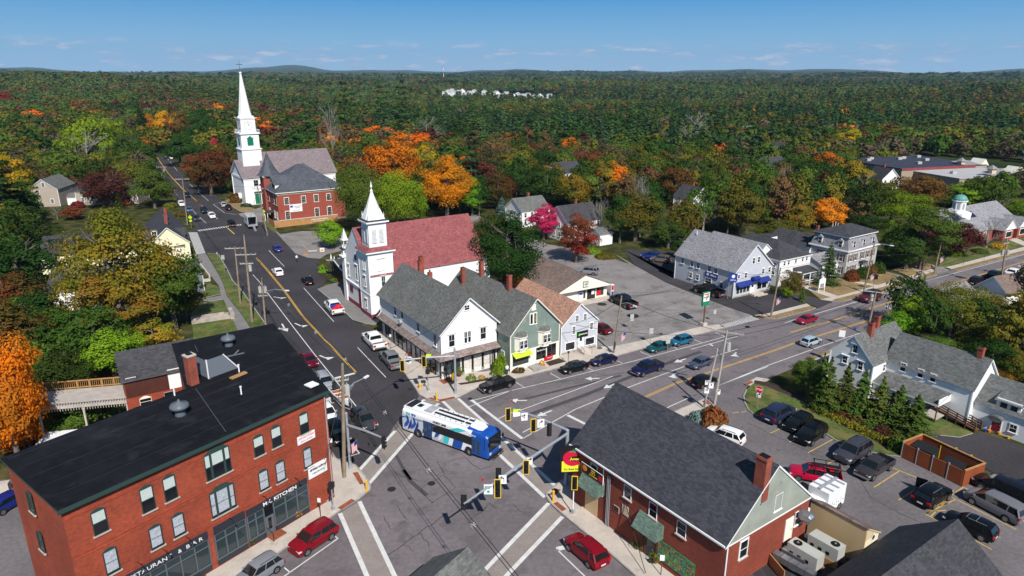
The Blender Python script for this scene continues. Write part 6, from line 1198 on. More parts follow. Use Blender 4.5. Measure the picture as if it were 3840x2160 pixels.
# library with cupola
q=P('g',2180,900,3.2)
H=house('library','brick library with grey gabled roof, solar panels and a white cupola with green dome','building',(q.x-8,q.y-2),30,30,14,3.4,8.0,'x','brick_school','roof_gray_lt','white_paint',.5,.5,margin=5)
b=MB(); b.lathe([(3.2,5.4),(3.2,6.9),(2.8,6.9),(2.8,7.1),(1.6,7.1),(1.6,9.8),(1.9,9.8),(1.9,10),(.2,10)],'white_paint',8,(10.5,6.2,0)); part(H,b,'cupola')
mat('sea',(.12,.30,.26),.5); b=MB(); b.lathe([(1.65,10),(1.6,10.5),(1.2,11.1),(.7,11.4),(.12,11.5),(.04,12)],'sea',16,(10.5,6.2,0)); part(H,b,'dome')
for i in range(8):
 a=R(22.5+45*i); b=MB(); b.quad((-.3,-.02,0),(.3,-.02,0),(.3,-.02,1.5),(-.3,-.02,1.5),'gray_trim'); b.build('cupola_window',H['root'],(10.5+1.5*math.cos(a),6.2+1.5*math.sin(a),7.8),a+PI/2)
mat('solar',(.010,.014,.04),.15,spec=.6); b=MB(); sl=(8-3.4)/7.
for i in range(9): b.add([(4.2+i*1.15,3.4,3.4+3.4*sl+.2),(5.25+i*1.15,3.4,3.4+3.4*sl+.2),(5.25+i*1.15,5.2,3.4+5.2*sl+.2),(4.2+i*1.15,5.2,3.4+5.2*sl+.2)],[(0,1,2,3)],'solar')
part(H,b,'solar_panel')
for x in(17,24): b=MB(); b.box(x,-2.5,0,x+5,0,3.0,'brick_school'); b.add([(x-.3,-2.8,3.0),(x+5.3,-2.8,3.0),(x+2.5,-2.8,5.4)],[(0,1,2)],'white_paint'); roofslab(b,(x-.5,3,2.9),(x-.5,-2.9,2.9),(x+2.5,-2.9,5.5),(x+2.5,3,5.5),.1,'roof_gray_lt','white_paint'); roofslab(b,(x+5.5,-2.9,2.9),(x+5.5,3,2.9),(x+2.5,3,5.5),(x+2.5,-2.9,5.5),.1,'roof_gray_lt','white_paint'); b.box(x+1,-2.56,.8,x+4,-2.5,2.6,'white_paint'); b.box(x+1.2,-2.6,1.,x+3.8,-2.56,2.4,'glass_dark'); part(H,b,'porch_gable')
for u in(3,6,10,13): win(H,'S',u,.8,1.2,1.7,'six casing')
# brown roofed houses at the right edge
q=P('r',1290,450,3.); H=house('brown_roofed_house','house with a brown shingle roof at the right edge beside the road','house',(q.x,q.y-1),24,9,6.,3.,5.6,'x','white_clap','roof_brown','white_paint',.3,.3,margin=2)
q=P('r',1180,590,2.6); H=house('grey_roofed_shed','grey roofed outbuilding beside the brown roofed house','building',(q.x,q.y),33,8,4.5,2.6,4.2,'y','cream','roof_gray_lt','white_paint',.2,.2,margin=1)
q=P('r',800,490,2.8); H=house('road_side_house','low grey roofed house almost hidden by the olive trees','house',(q.x-1,q.y-5),33,9,7,2.8,5.0,'x','cream','roof_gray_lt','white_paint',.2,.2,margin=1)
# shopping plaza
q=P('g',1700,440,0);
H=house('shopping_plaza','tan shopping plaza with dark flat roof, grey lower roofs and gabled tan front','building',(P('g',1900,490).x,P('g',1900,490).y),16,36,52,5,6,'none','tan_paint','roof_black',margin=6)
for o_ in list(H['root'].children): bpy.data.objects.remove(o_)
mat('plaza_tan',(.34,.27,.20),.8,var=.05,vs=.3); mat('roof_membrane',(.42,.41,.42),.8,var=.08,vs=.2); mat('roof_dark_mem',(.040,.042,.058),.7,var=.1,vs=.1)
b=MB(); b.box(0,0,0,26,20,5,'plaza_tan'); b.box(-6,20,0,36,54,6,'plaza_tan'); b.box(26,4,0,34,20,5,'plaza_tan'); part(H,b,'wall')
b=MB(); b.box(-.3,-.3,5,26,20,5.2,'roof_membrane'); b.box(26,3.8,5,34.2,20,5.2,'roof_membrane'); b.box(-6.3,20.1,6,36.3,54.2,6.3,'roof_dark_mem'); b.box(-6.3,19.8,5.6,30,20.1,6.4,'maroon_base'); part(H,b,'roof')
for i,(x,y,z) in enumerate(((22,1,5),(31,7,5),(33,24,6))):
 b=MB(); b.box(x-7,y-2,z-1.5,x+5,y+4,z+.3,'cream'); b.add([(x-7,y-2.3,z+.3),(x+5,y-2.3,z+.3),(x+5,y+4,z+1.2),(x-7,y+4,z+1.2)],[(0,1,2,3)],'roof_gray_lt'); b.add([(x+1,y-2.8,z-.2),(x+5.4,y-2.8,z-.2),(x+3.2,y-2.8,z+2.4),(x+3.2,y+3,z+2.4),(x+1,y+3,z-.2),(x+5.4,y+3,z-.2)],[(0,1,2),(0,2,3,4),(1,5,3,2)],'cream'); part(H,b,'gable_front')
for x,y in((18,3),(27,24)): b=MB(); b.box(x-1,y-1,5,x+1,y+1,7.6,'tan_paint'); b.add([(x-1.5,y-1.5,7.6),(x+1.5,y-1.5,7.6),(x+1.5,y+1.5,7.6),(x-1.5,y+1.5,7.6),(x,y,9)],[(0,1,4),(1,2,4),(2,3,4),(3,0,4)],'roof_gray_lt'); part(H,b,'cupola')
for i,(x,y) in enumerate(((0,44),(5,48),(12,30),(16,44),(20,46),(24,38),(30,48),(8,10))):
 o=MB().box(-1,-.7,0,1,.7,.9,'hvac').box(-.5,-.4,.9,.5,.4,1.0,'gray_trim').build('roof_air_unit',H['root'],(x,y,6.3 if y>20 else 5.2))
# far white housing estate
hb=None; mat('estate_roof',(.34,.34,.37),.9)
est=[]
for i in range(30):
 t=i/29; u=1668+395*t+random.uniform(-3,3); v=366+24*t-(i%3)*7+random.uniform(-1.5,1.5); est.append((u,v))
for i,(u,v) in enumerate(est):
 p=P('p',u,v,0); p.z=float(terr(p.x,p.y))+0
 # slide along the sight line onto the slightly lower ground
 s_=(CH-p.z)/CH; p.x*=s_; p.y*=s_
 if hb is None:
  hb=thing('estate_house','','house',p,0,'white houses of the far estate'); b=MB(); b.box(-5.5,-4.5,-2,5.5,4.5,7.5,'white_paint'); b.add([(-5.5,-4.5,7.5),(5.5,-4.5,7.5),(0,-4.5,12)],[(0,1,2)],'white_paint'); b.build('wall',hb); b=MB(); roofslab(b,(-6,-5,7.3),(-6,5,7.3),(0,5,12),(0,-5,12),.4,'estate_roof','white_paint'); roofslab(b,(6,5,7.3),(6,-5,7.3),(0,-5,12),(0,5,12),.4,'estate_roof','white_paint'); b.build('roof',hb); o=hb
 else: o=clone(hb)
 o.location=p; o.rotation_euler=(0,0,random.choice((.2,1.4,-.4,.7)));
 o['label']='white grey roofed house of the distant estate among the far forest'; est[i]=(p.x,p.y)
EST=est
p=P('p',1664,300,0); t=thing('radio_mast','tall red and white lattice radio mast rising from the distant forest','radio mast',(p.x*.66,p.y*.66,-8)); b=MB(); mat('mast_red',(.5,.03,.02),.5)
d_=math.hypot(p.x,p.y)*.66; top=CH+(272-216)/FOC*d_;
for i in range(9): z0=top*i/9; b.bar((0,0,z0),(0,0,top*(i+1)/9),1.5 if i<7 else .9,1.5 if i<7 else .9,'mast_red' if i%2==0 else 'white_paint')
b.build('mast',t)
# ---------------- vehicles ----------------
def loft(secs,mt,b,cap=True):
 # secs: list of (x,[(y,z)...half section from bottom centre to top centre])
 n=len(secs[0][1]); ring=[]
 vs=[];fs=[]
 for x,h in secs:
  for y,z in h: vs.append((x,y,z))
  for y,z in h[::-1]: vs.append((x,-y,z))
 m_=2*n
 for i in range(len(secs)-1):
  for k in range(m_): fs.append((i*m_+k,i*m_+(k+1)%m_,(i+1)*m_+(k+1)%m_,(i+1)*m_+k))
 if cap: fs.append(tuple(range(m_))); fs.append(tuple(range((len(secs)-1)*m_,len(secs)*m_))[::-1])
 b.add(vs,[f[::-1] for f in fs],mt)
SPEC={ # L,W,H,wb, belt, clearance, hood end(x from front), windshield base/top, rear top/base, wheel r
 'sedan':dict(L=4.7,W=1.82,H=1.45,wb=2.70,belt=.95,cl=.2,hood=1.15,wst=1.95,rt=3.35,rb=4.15,r=.33,deck=1.02,hz=.92),
 'suv':dict(L=4.6,W=1.87,H=1.70,wb=2.69,belt=1.08,cl=.24,hood=1.05,wst=1.85,rt=4.05,rb=4.50,r=.36,deck=1.1,hz=1.08),
 'van':dict(L=5.1,W=2.0,H=1.74,wb=3.0,belt=1.08,cl=.2,hood=.75,wst=1.85,rt=4.7,rb=5.02,r=.35,deck=1.1,hz=1.05),
 'jeep':dict(L=4.2,W=1.85,H=1.85,wb=2.6,belt=1.2,cl=.35,hood=1.30,wst=1.55,rt=3.95,rb=4.05,r=.40,deck=1.2,hz=1.2),
 'pickup':dict(L=5.8,W=2.0,H=1.90,wb=3.65,belt=1.22,cl=.34,hood=1.35,wst=2.15,rt=3.75,rb=3.95,r=.41,deck=1.2,hz=1.22),
 'hatch':dict(L=4.45,W=1.8,H=1.6,wb=2.66,belt=1.0,cl=.24,hood=1.0,wst=1.75,rt=3.75,rb=4.3,r=.35,deck=1.0,hz=1.0),
}
CM={}
def carmesh(kind,opt=''):
 key=(kind,opt)
 if key in CM: return CM[key]
 s=SPEC[kind]; L,W,Hh=s['L'],s['W'],s['H']; hw=W/2; fx=L/2  # front at +fx
 X=lambda d:fx-d; out={}
 wf=X((L-s['wb'])*.48); wr=wf-s['wb']
 def sec(x,w,zb,zt,crown=.03): return (x,[(0,zb),(w*.86,zb),(w*.97,zb+.10),(w,zb+(zt-zb)*.45),(w*.985,zb+(zt-zb)*.72),(w*.93,zt-.035),(w*.80,zt),(0,zt+crown)])
 b=MB(); cl=s['cl']; st=[]
 pk=kind=='pickup'
 hz,be=s['hz'],s['belt']
 st=[sec(X(0),hw*.78,cl+.10,hz*.62),sec(X(.08),hw*.90,cl+.03,hz*.80),sec(X(.30),hw*.97,cl,hz*.93),sec(X(s['hood']*.8),hw,cl,hz),sec(X(s['hood']+.1),hw,cl,be)]
 if pk: st+=[sec(X(3.95),hw,cl,be)]
 else: st+=[sec(X(L*.55),hw,cl,be+.02),sec(X(L*.82),hw*.985,cl,be+.03),sec(X(s['rb']),hw*.96,cl+.03,s['deck']),sec(X(L-.12),hw*.92,cl+.05,s['deck']*.97),sec(X(L),hw*.84,cl+.12,s['deck']*.82)]
 loft(st,'paint',b)
 if pk:
  z0,z1=.70,1.24; x0,x1=X(L-.05),X(3.97)
  b.box(x0,-hw,cl+.1,x1,hw,z0,'paint');
  for y in(-hw,hw-.08): b.box(x0,y,z0,x1,y+.08,z1,'paint')
  b.box(x0,-hw+.08,z0,x0+.07,hw-.08,z1,'paint')
  if opt=='cover': b.box(x0+.07,-hw+.08,z1-.06,x1,hw-.08,z1+.01,'plastic_black')
  else: b.box(x0+.07,-hw+.08,z0+.002,x1,hw-.08,z0+.02,'plastic_black')
 out['body']=b.mesh('body',True); out['body'].set_sharp_from_angle(angle=R(34))
 # glasshouse and roof
 b=MB(); zt=Hh-.06; bx=[X(s['hood']+.0),X(s['rb'] if not pk else 3.92)]; tx=[X(s['wst']),X(s['rt'])]; wy=hw*.90; ty=hw*.74
 g=[(bx[0],-wy,be-.02),(bx[0],wy,be-.02),(bx[1],wy,be-.02),(bx[1],-wy,be-.02),(tx[0],-ty,zt),(tx[0],ty,zt),(tx[1],ty,zt),(tx[1],-ty,zt)]
 b.add(g,[(0,1,5,4),(1,2,6,5),(2,3,7,6),(3,0,4,7)],'glass_car'); out['windows']=b.mesh('windows')
 b=MB(); rm='plastic_black' if opt=='blacktop' else 'paint'
 e=.03; ro=[(tx[0]+.06,-ty-.01,zt-.02),(tx[0]+.06,ty+.01,zt-.02),(tx[1]-.05,ty+.01,zt-.02),(tx[1]-.05,-ty-.01,zt-.02)]
 b.add(ro,[(3,2,1,0)],rm); xs=[tx[0]+.12,tx[0]-.1,(tx[0]*2+tx[1])/3,(tx[0]+2*tx[1])/3,tx[1]+.1,tx[1]-.16]; zs=[-.05,.01,.05,.05,.0,-.07]; loft([(x_,[(0,zt-.08),(ty*1.03,zt-.06+z_*.4),(ty*.97,zt+z_),(ty*.6,zt+z_+.035),(0,zt+z_+.045)]) for x_,z_ in zip(xs,zs)],rm,b)
 for sy in(-1,1):
  def pil(t0,wd=.06):
   xb=bx[0]+(bx[1]-bx[0])*t0; xt=tx[0]+(tx[1]-tx[0])*max(0,min(1,t0)); return (xb,sy*(wy+.01),be-.02),(xt,sy*(ty+.01),zt)
  for t0,wd in((0,.08),(.42 if not pk else .5,.07),(1,.14)): a,c=pil(t0); b.bar(a,c,wd,.03,rm)
  if kind in('suv','van'): a,c=pil(.74); b.bar(a,c,.09,.03,rm)
 if 'rails' in opt or kind=='suv':
  for sy in(-1,1): b.bar((tx[0]-.3,sy*ty*.92,zt+.11),(tx[1]+.25,sy*ty*.92,zt+.11),.04,.04,'chrome' if 'rails' in opt else 'plastic_black')
 if 'bars' in opt:
  for x in(.3,-.55): b.bar((x,-ty,zt+.16),(x,ty,zt+.16),.06,.04,'chrome')
 out['roof']=b.mesh('roof',True); out['roof'].set_sharp_from_angle(angle=R(40))
 b=MB(); r=s['r']
 b.tube([(0,.115,0),(0,-.115,0)],r,'rubber',16); b.tube([(0,.12,0),(0,.116,0)],r*.64,'rim_dark' if 'dark' in opt else 'rim',16)
 for i in range(5): a=2*PI*i/5; b.add([(r*.12*math.cos(a+1.2),.122,r*.12*math.sin(a+1.2)),(r*.56*math.cos(a+.32),.122,r*.56*math.sin(a+.32)),(r*.56*math.cos(a+.95),.122,r*.56*math.sin(a+.95))],[(0,1,2)],'rubber')
 out['wheel']=b.mesh('wheel')
 b=MB()
 for x in(wf,wr):
  for sy in(-1,1):
   pts=[(x+(r+.07)*math.cos(t),sy*(hw+.004),r+.0+(r+.07)*math.sin(t)) for t in np.linspace(-.35,PI+.35,14)]; b.add(pts,[tuple(range(14)) if sy<0 else tuple(range(14))[::-1]],'plastic_black')
 b.box(wr-.3,-hw*.9,cl-.03,wf+.3,hw*.9,cl+.08,'plastic_black'); out['wheel_arch']=b.mesh('wheel_arch')
 b=MB(); b.box(-.0,-hw*.55,cl+.12,.035,hw*.55,cl+.34,'plastic_black'); b.box(.0,-hw*.5,hz*.62,.03,hw*.5,hz*.76,'plastic_black'); b.box(.03,-.26,cl+.2,.05,.26,cl+.33,'plate'); out['grille']=b.mesh('grille')
 b=MB(); b.add([(0,-.2,-.07),(0,.2,-.09),(0,.2,.06),(0,-.2,.09),(-.3,.26,.08),(-.3,.26,-.04)],[(0,1,2,3),(1,5,4,2),(3,2,4)],'headlamp'); out['headlight']=b.mesh('headlight')
 b=MB(); b.box(-.02,-.17,-.12,.08,.17,.12,'tail'); out['taillight']=b.mesh('taillight')
 b=MB(); b.box(-.02,-.26,-.06,.0,.26,.07,'plate'); out['number_plate']=b.mesh('number_plate')
 b=MB(); b.box(-.08,-.1,-.06,.08,.1,.07,'paint'); out['mirror']=b.mesh('mirror')
 b=MB(); b.box(-.08,-hw*.88,-.1,.05,hw*.88,.1,'chrome' if pk else 'plastic_black'); out['bumper']=b.mesh('bumper')
 CM[key]=(out,wf,wr); return CM[key]
CG={'sedan':'saloon cars','suv':'sport utility vehicles','van':'minivans','jeep':'off-road vehicles','pickup':'pickup trucks','hatch':'hatchback cars'}
def car(kind,col,label,loc_,rz,sc=1.,opt='',group=None,name=None):
 out,wf,wr=carmesh(kind,opt); s=SPEC[kind]; L,hw=s['L'],s['W']/2
 root=thing(name or {'sedan':'parked_car','suv':'sport_utility_vehicle','van':'minivan','jeep':'off_road_vehicle','pickup':'pickup_truck','hatch':'hatchback'}[kind],label,{'pickup':'pickup truck'}.get(kind,'car'),loc_,rz,group or CG[kind],sc)
 def p(n,loc=(0,0,0),r=0):
  o=ob(n,out[n],root,loc,r);
  if n in('body','roof','mirror'): o.color=(*col,1)
  return o
 p('body');p('windows');p('roof');p('wheel_arch'); p('grille',(L/2-.06,0,0))
 for x in(wf,wr):
  p('wheel',(x,hw-.095,s['r'])); o=p('wheel',(x,-hw+.095,s['r']),PI)
 for sy in(-1,1):
  o=p('headlight',(L/2-.05,sy*hw*.70,s['hz']*.70)); o.scale=(1,sy,1)
  p('taillight',(-L/2+.02,sy*hw*.80,s['deck']*.78)); p('mirror',(L/2-s['hood']-.35,sy*(hw+.05),s['belt']+.05))
 p('number_plate',(-L/2-.01,0,s['deck']*.55));
 if kind=='pickup': p('bumper',(-L/2-.02,0,.6)); p('bumper',(L/2,0,.55))
 return root
def carw(kind,col,label,k,f,r,side,opt='',**kw):
 # placed by where its front and rear wheels on the seen side ('L'/'R') stand on the road
 a,c=P(k,*f),P(k,*r); s=SPEC[kind]; d=a-c; rz=math.atan2(d.y,d.x); sc=min(1.12,max(.88,d.length/s['wb'])); _,wf,wr=carmesh(kind,opt)
 n=Vector((-math.sin(rz),math.cos(rz),0))*(1 if side=='L' else -1); mid=(a+c)/2; hw=s['W']/2
 o=mid-n*(hw-.0)*sc-Vector((math.cos(rz),math.sin(rz),0))*((wf+wr)/2)*sc
 return car(kind,col,label,(o.x,o.y,0.03),rz,sc,opt,**kw)
def carc(kind,col,label,k,x,y,deg,sc=1.,opt='',**kw):
 o=P(k,x,y); return car(kind,col,label,(o.x,o.y,.03),R(deg),sc,opt,**kw)
WH=(.78,.78,.78);BK=(.004,.004,.005);NV=(.008,.010,.045);RD=(.20,.004,.012);DR=(.11,.006,.020);SV=(.20,.21,.24);GY=(.09,.10,.12);BL=(.01,.035,.22);TQ=(.012,.12,.22);TG=(.005,.07,.08);DB=(.018,.026,.05)
carw('suv',RD,'dark red sport utility car parked beside the pizza restaurant kerb near the white crosswalk corner','b',(525,1250),(765,1090),'L') ['label']='dark red sport utility car parked in front of the brick restaurant shopfronts'
carw('suv',SV,'silver sport utility car behind the dark red one, cut by the bottom edge','b',(-35,1590),(215,1425),'L')
carw('suv',RD,'wine red sport utility car parked by the kerb across from the mural','c',(565,1205),(760,1375),'L')
mk_=SPEC['pickup']
def pk(col,lab,k,f,r,side,opt='',**kw): return carw('pickup',col,lab,k,f,r,side,opt,**kw)
TL['v']=(1200,1100,4.83); TL['w']=(2080,1320,8.587); TL['x']=(1780,1380,12.075); TL['y']=(3080,1640,7.156); TL['o']=(2960,1140,8.05); TL['aa']=(3560,1740,4.529)
pk(BK,'black pickup with folding bed cover parked by the corner store garden','x',(710,1180),(1590,915),'L','cover dark'.replace(' dark',''))
pk(NV,'navy black pickup with bed cover driving in the middle lane','s',(345,1155),(745,1012),'L','cover')
carw('sedan',BK,'black saloon parked in front of the tax office','w',(495,732),(955,612),'L')
carw('sedan',NV,'dark blue saloon parked ahead of the flag pole, right of the black one','w',(1445,482),(1875,378),'L')
carw('sedan',(.06,.075,.12),'slate grey saloon driving beside the double yellow line','s',(1730,975),(1980,868),'L')
carw('hatch',TQ,'bright blue hatchback parked furthest along the row of kerb spaces','s',(1215,405),(1495,335),'L')
carw('sedan',TG,'teal green saloon parked behind the bright blue hatchback','s',(665,565),(945,480),'L')
carw('suv',BK,'black sport utility car behind the leaning utility poles','s',(2085,1352),(1820,1445),'R')
carw('hatch',(.33,.43,.50),'pale blue crossover driving along the near lane','o',(905,1225),(640,1320),'R')
carw('sedan',(.26,.006,.03),'cherry red saloon driving in the far lane','o',(490,638),(765,560),'L')
carw('jeep',(.10,.012,.02),'maroon off-roader with black top in the far lane','p',(3256,1140),(3296,1130),'L','blacktop')
pk(BK,'black pickup in the near lane at the right edge','p',(3768,1050),(3728,1064),'R')
carw('sedan',WH,'white saloon at the far right of the main road','p',(3833,1032),(3806,1043),'R')
carc('suv',BK,'black sport utility car half hidden behind the roadside trees at right','p',3662,1066,35)
carw('jeep',BK,'black off-roader beside the bright green roadside tree','p',(3483,1146),(3450,1157),'R')
pk(BK,'black pickup parked at the convenience store front','f',(1005,152),(1135,215),'L')
carc('sedan',(.1,.005,.01),'dark red car tail just showing behind the tax office','p',2251,1243,123)
pk(BK,'black pickup parked against the insurance office wall','k',(302,795),(505,855),'L')
carc('suv',BL,'bright blue sport utility car at the back of the car park','B',225,435,150); carc('suv',(.13,.10,.085),'brown grey sport utility car next to the bright blue one','B',285,455,155)
carc('suv',WH,'white sport utility car under the trees behind the insurance office','k',128,272,170)
carc('suv',SV,'silver sport utility car behind the convenience store roof','p',2206,1028,160)
carw('suv',(.018,.025,.06),'dark blue sport utility car with spare wheel by the stop sign lawn','z4',(262,552),(182,597),'R')
carw('suv',BK,'black sport utility car second from the stop sign','z4',(293,645),(357,607),'L'); carw('suv',BK,'glossy black sport utility car third from the stop sign','z4',(372,717),(438,670),'L')
carw('suv',(.045,.045,.06),'charcoal sport utility car with bright headlamps left of the dark pickup','y',(860,770),(1270,525),'L')
pk((.035,.032,.038),'dark grey pickup with open empty bed by the bin enclosure','y',(1400,1190),(1840,915),'L')
r_=carw('pickup',(.42,.006,.04),'bright red pickup carrying a black ladder rack beside the white utility truck','d',(300,500),(640,560),'L')
b=MB()
for y in(-.9,.9):
 for x in(.2,-2.5): b.bar((x,y,1.2),(x,y,2.3),.07,.07,'black')
 b.bar((.4,y,2.3),(-3.0,y,2.3),.07,.07,'black'); b.bar((.4,y,1.8),(-2.6,y,1.8),.05,.05,'black')
for x in(.3,-1.0,-2.5): b.bar((x,-.9,2.3),(x,.9,2.3),.07,.07,'black')
b.tube([(.6,.5,2.45),(-2.4,.7,2.5)],.14,'black',8); b.build('ladder_rack',r_); b=MB(); b.box(-2.4,-.7,1.0,-.9,.7,1.5,'plastic_black'); b.box(-1.9,-.3,1.5,-1.4,.3,1.8,'sign_red'); b.build('load',r_)
r_=carw('suv',BK,'black sport utility car with its driver door standing open','d',(1815,695),(1670,785),'R','rails')
b=MB(); b.box(0,0,-.5,.07,1.0,.55,'paint'); o=b.build('open_door',r_,(.75,.95,.95),R(20)); o.color=(*BK,1)
carw('van',(.16,.155,.165),'grey minivan parked in the car park by the yellow line','aa',(365,690),(930,992),'L','dark'.replace('dark',''))
carw('suv',BK,'black estate with chrome roof bars parked nearest the charcoal roof','aa',(10,1085),(520,1318),'L','rails bars')
carw('van',(.008,.008,.012),'black van in deep shade beyond the grey minivan','aa',(520,440),(1100,700),'L')
carc('suv',WH,'white car showing over the slate grey restaurant roof','p',2716,1652,140)
carc('sedan',(.01,.02,.15),'blue saloon parked at the left edge beside the brick block','a',110,745,70)
carc('suv',BK,'black estate parked at the far right edge of the car park','aa',1330,560,150)
# far street
carc('suv',WH,'white sport utility car facing the far street crosswalk','m',700,800,-58,.95); carc('jeep',(.01,.015,.025),'dark boxy off-roader behind the white car waiting at the far crosswalk','m',575,718,-58,.95)
carc('suv',(.04,.045,.06),'dark grey sport utility car in the kerb lane nearest the yellow warning sign','m',438,845,-58,.95); carc('sedan',(.07,.12,.20),'blue saloon with open roof look behind the dark grey kerb lane car','m',318,690,-58,.95)
carc('suv',WH,'white boxy car beside the far utility pole','m',188,595,-58,.95); carc('suv',(.012,.016,.03),'dark car on the centre line of the far street','m',285,445,-56,.95)
carc('suv',(.35,.36,.36),'silver car parked on the church side of the far street','m',900,608,118,.95); carc('suv',BK,'black car parked behind the silver one by the church','m',985,662,118,.95)
pk_=carc('pickup',BK,'black pickup on the far crosswalk seen from behind','m',1038,935,118,.92)
carc('sedan',(.08,.01,.02),'maroon car far up the street on its left side','m',20,352,-56,.95); carc('sedan',BK,'black car in the shade of the red maple far up the street','m',420,195,120,.95)
carc('sedan',WH,'white car parked far up the street under green trees','n',1725,958,120,.95); carc('sedan',BK,'black car parked behind the white one far up the street','n',1770,1030,120,.95)
carc('sedan',(.01,.03,.20),'royal blue saloon driving away past the brick hall','m',1812,1360,118,.95)
carc('sedan',WH,'white saloon driving away past the utility poles','p',1042,1029,120.5,.98); carc('sedan',BK,'black saloon driving away in the lane ahead of the white pickup','p',1154,1062,120,.98)
r_=carw('pickup',WH,'white pickup loaded with blue and red bundles near the church','v',(70,262),(218,430),'L')
b=MB(); b.box(-1.6,-.8,.9,-.5,.8,1.5,'sign_blue'); b.lathe([(.55,0),(.6,.3),(.3,.6)],'sign_red',9,(-1.7,-.3,1.0)); b.lathe([(.4,0),(.4,.3),(.2,.5)],'sign_red',9,(-2.1,.4,.9)); b.build('load',r_)
pk(WH,'white crew cab pickup with black bed liner outside the corner store','v',(775,878),(935,1045),'L')
pk((.16,.175,.19),'grey pickup with roof rack nearest the traffic signal at the corner store','v',(1100,1225),(1245,1392),'L')
carc('sedan',DR,'maroon saloon half hidden by the black flat roof edge','e',535,760,-58); carc('suv',(.30,.32,.35),'silver sport utility car queuing behind the boat trailer','e',695,985,-60)
carc('suv',(.045,.047,.052),'dark grey sport utility car towing the boat','e',1090,1375,-57,1.05); carc('pickup',WH,'white pickup in the kerb lane beside the brick block','e',700,1310,-58)
carc('jeep',BK,'black off-roader at the front of the kerb lane by the brick block','b',830,75,-58,1.05)
# box truck with ramp
p=P('m',1370,960); t=thing('box_truck','white and grey box truck with open back and loading ramp down in the far street','truck',(p.x,p.y,.03),R(119)); b=MB(); b.box(-3.2,-1.2,.9,3.2,-1.13,3.5,'sign_white'); b.box(-3.2,1.13,.9,3.2,1.2,3.5,'sign_white'); b.box(3.1,-1.2,.9,3.2,1.2,3.5,'sign_white'); b.box(-3.2,-1.2,.85,3.2,1.2,.95,'gray_trim'); b.box(-3.2,-1.2,3.45,3.2,1.2,3.52,'hvac'); b.box(-.9,-1.1,.96,2.9,1.1,3.4,'black'); b.build('cargo_box',t)
b=MB(); b.box(3.3,-1.05,.6,5.0,1.05,1.4,'sign_white'); b.box(3.3,-1.0,1.4,4.4,1.0,2.2,'glass_car'); b.box(3.3,-.95,2.2,4.2,.95,2.35,'sign_white'); b.build('cab',t)
b=MB(); b.add([(-3.2,-.5,.9),(-3.2,.1,.9),(-6.0,.1,.05),(-6.0,-.5,.05)],[(0,1,2,3)],'steel'); b.add([(-3.2,-.5,.84),(-3.2,.1,.84),(-6.0,.1,.0),(-6.0,-.5,.0)],[(3,2,1,0)],'steel'); b.build('ramp',t); text('MOVING',t,(0,1.22,2.3),.8,'sign_blue',rot=(PI/2,0,PI))
for x in(-1.9,3.9):
 for y in(-1.05,1.05): ob('wheel',carmesh('pickup')[0]['wheel'],t,(x,y,.42),0 if y>0 else PI)
# white utility truck by the annex
c0=P('d',470,500,2.9); p=P('d',560,640,1.6); t=thing('utility_truck','white utility box truck with roof ribs and side lockers parked behind the restaurant','truck',(p.x,p.y,.03),R(216)); b=MB(); b.box(-2.1,-1.05,.5,1.1,1.05,2.75,'bus_white'); b.build('service_body',t)
b=MB();
for x in(-1.6,-.6,.4): b.box(x-.1,-1.07,2.76,x+.1,1.07,2.84,'gray_trim')
b.box(-2.1,-.15,2.76,1.1,.15,2.86,'gray_trim'); b.build('roof_rib',t)
b=MB()
for x in(-1.7,-.9,-.1): b.box(x-.3,1.055,.8,x+.3,1.08,1.5,'sign_white'); b.box(x-.05,1.08,1.1,x+.05,1.1,1.2,'black'); b.box(x-.33,1.05,.77,x+.33,1.056,1.53,'gray_trim')
b.build('locker_door',t); b=MB(); loft([(1.1,[(0,.45),(.95,.45),(1.0,.9),(.95,1.5),(.7,1.9),(0,1.95)]),(1.9,[(0,.45),(.95,.45),(1.0,.9),(.92,1.35),(.65,1.75),(0,1.8)]),(2.3,[(0,.45),(.95,.45),(1.,.8),(.95,1.1),(.7,1.15),(0,1.2)]),(3.2,[(0,.5),(.85,.5),(.9,.8),(.85,.95),(.6,1.0),(0,1.02)])],'bus_white',b); b.build('cab',t)
b=MB(); b.add([(1.95,-.75,1.75),(1.95,.75,1.75),(2.4,.85,1.2),(2.4,-.85,1.2)],[(0,1,2,3)],'glass_car'); b.x=Matrix.Translation((.03,0,.03)); b.x=None; b.build('windscreen',t)
for x in(-1.3,2.3):
 for y in(-.95,.95): ob('wheel',carmesh('pickup')[0]['wheel'],t,(x,y,.42),0 if y>0 else PI)
# boat on trailer
p=P('e',870,1160); bt=thing('boat_trailer','galvanised boat trailer behind the dark grey towing car','trailer',(p.x,p.y,0),R(-57)); b=MB(); b.bar((-3.,-.7,.5),(1.6,-.7,.5),.1,.12,'galv'); b.bar((-3.,.7,.5),(1.6,.7,.5),.1,.12,'galv'); b.bar((1.6,-.7,.5),(3.4,0,.5),.1,.12,'galv'); b.bar((1.6,.7,.5),(3.4,0,.5),.1,.12,'galv'); b.bar((-1,-1,.45),(-1,1,.45),.12,.12,'galv'); b.build('frame',bt)
for y in(-1.,1.): ob('wheel',carmesh('sedan')[0]['wheel'],bt,(-1,y,.33),0 if y>0 else PI)
bo=thing('open_boat','small white open motor boat with varnished seats on the trailer','boat',(p.x,p.y,.62),R(-57)); b=MB(); n=9; vs=[];rings=[]
for i in range(n):
 t_=i/(n-1); x=-2.6+5.0*t_; w_=.95*(1-max(0,(t_-.45)/.55)**2.2); zt=.62+.25*t_**2; rings.append((x,w_,zt))
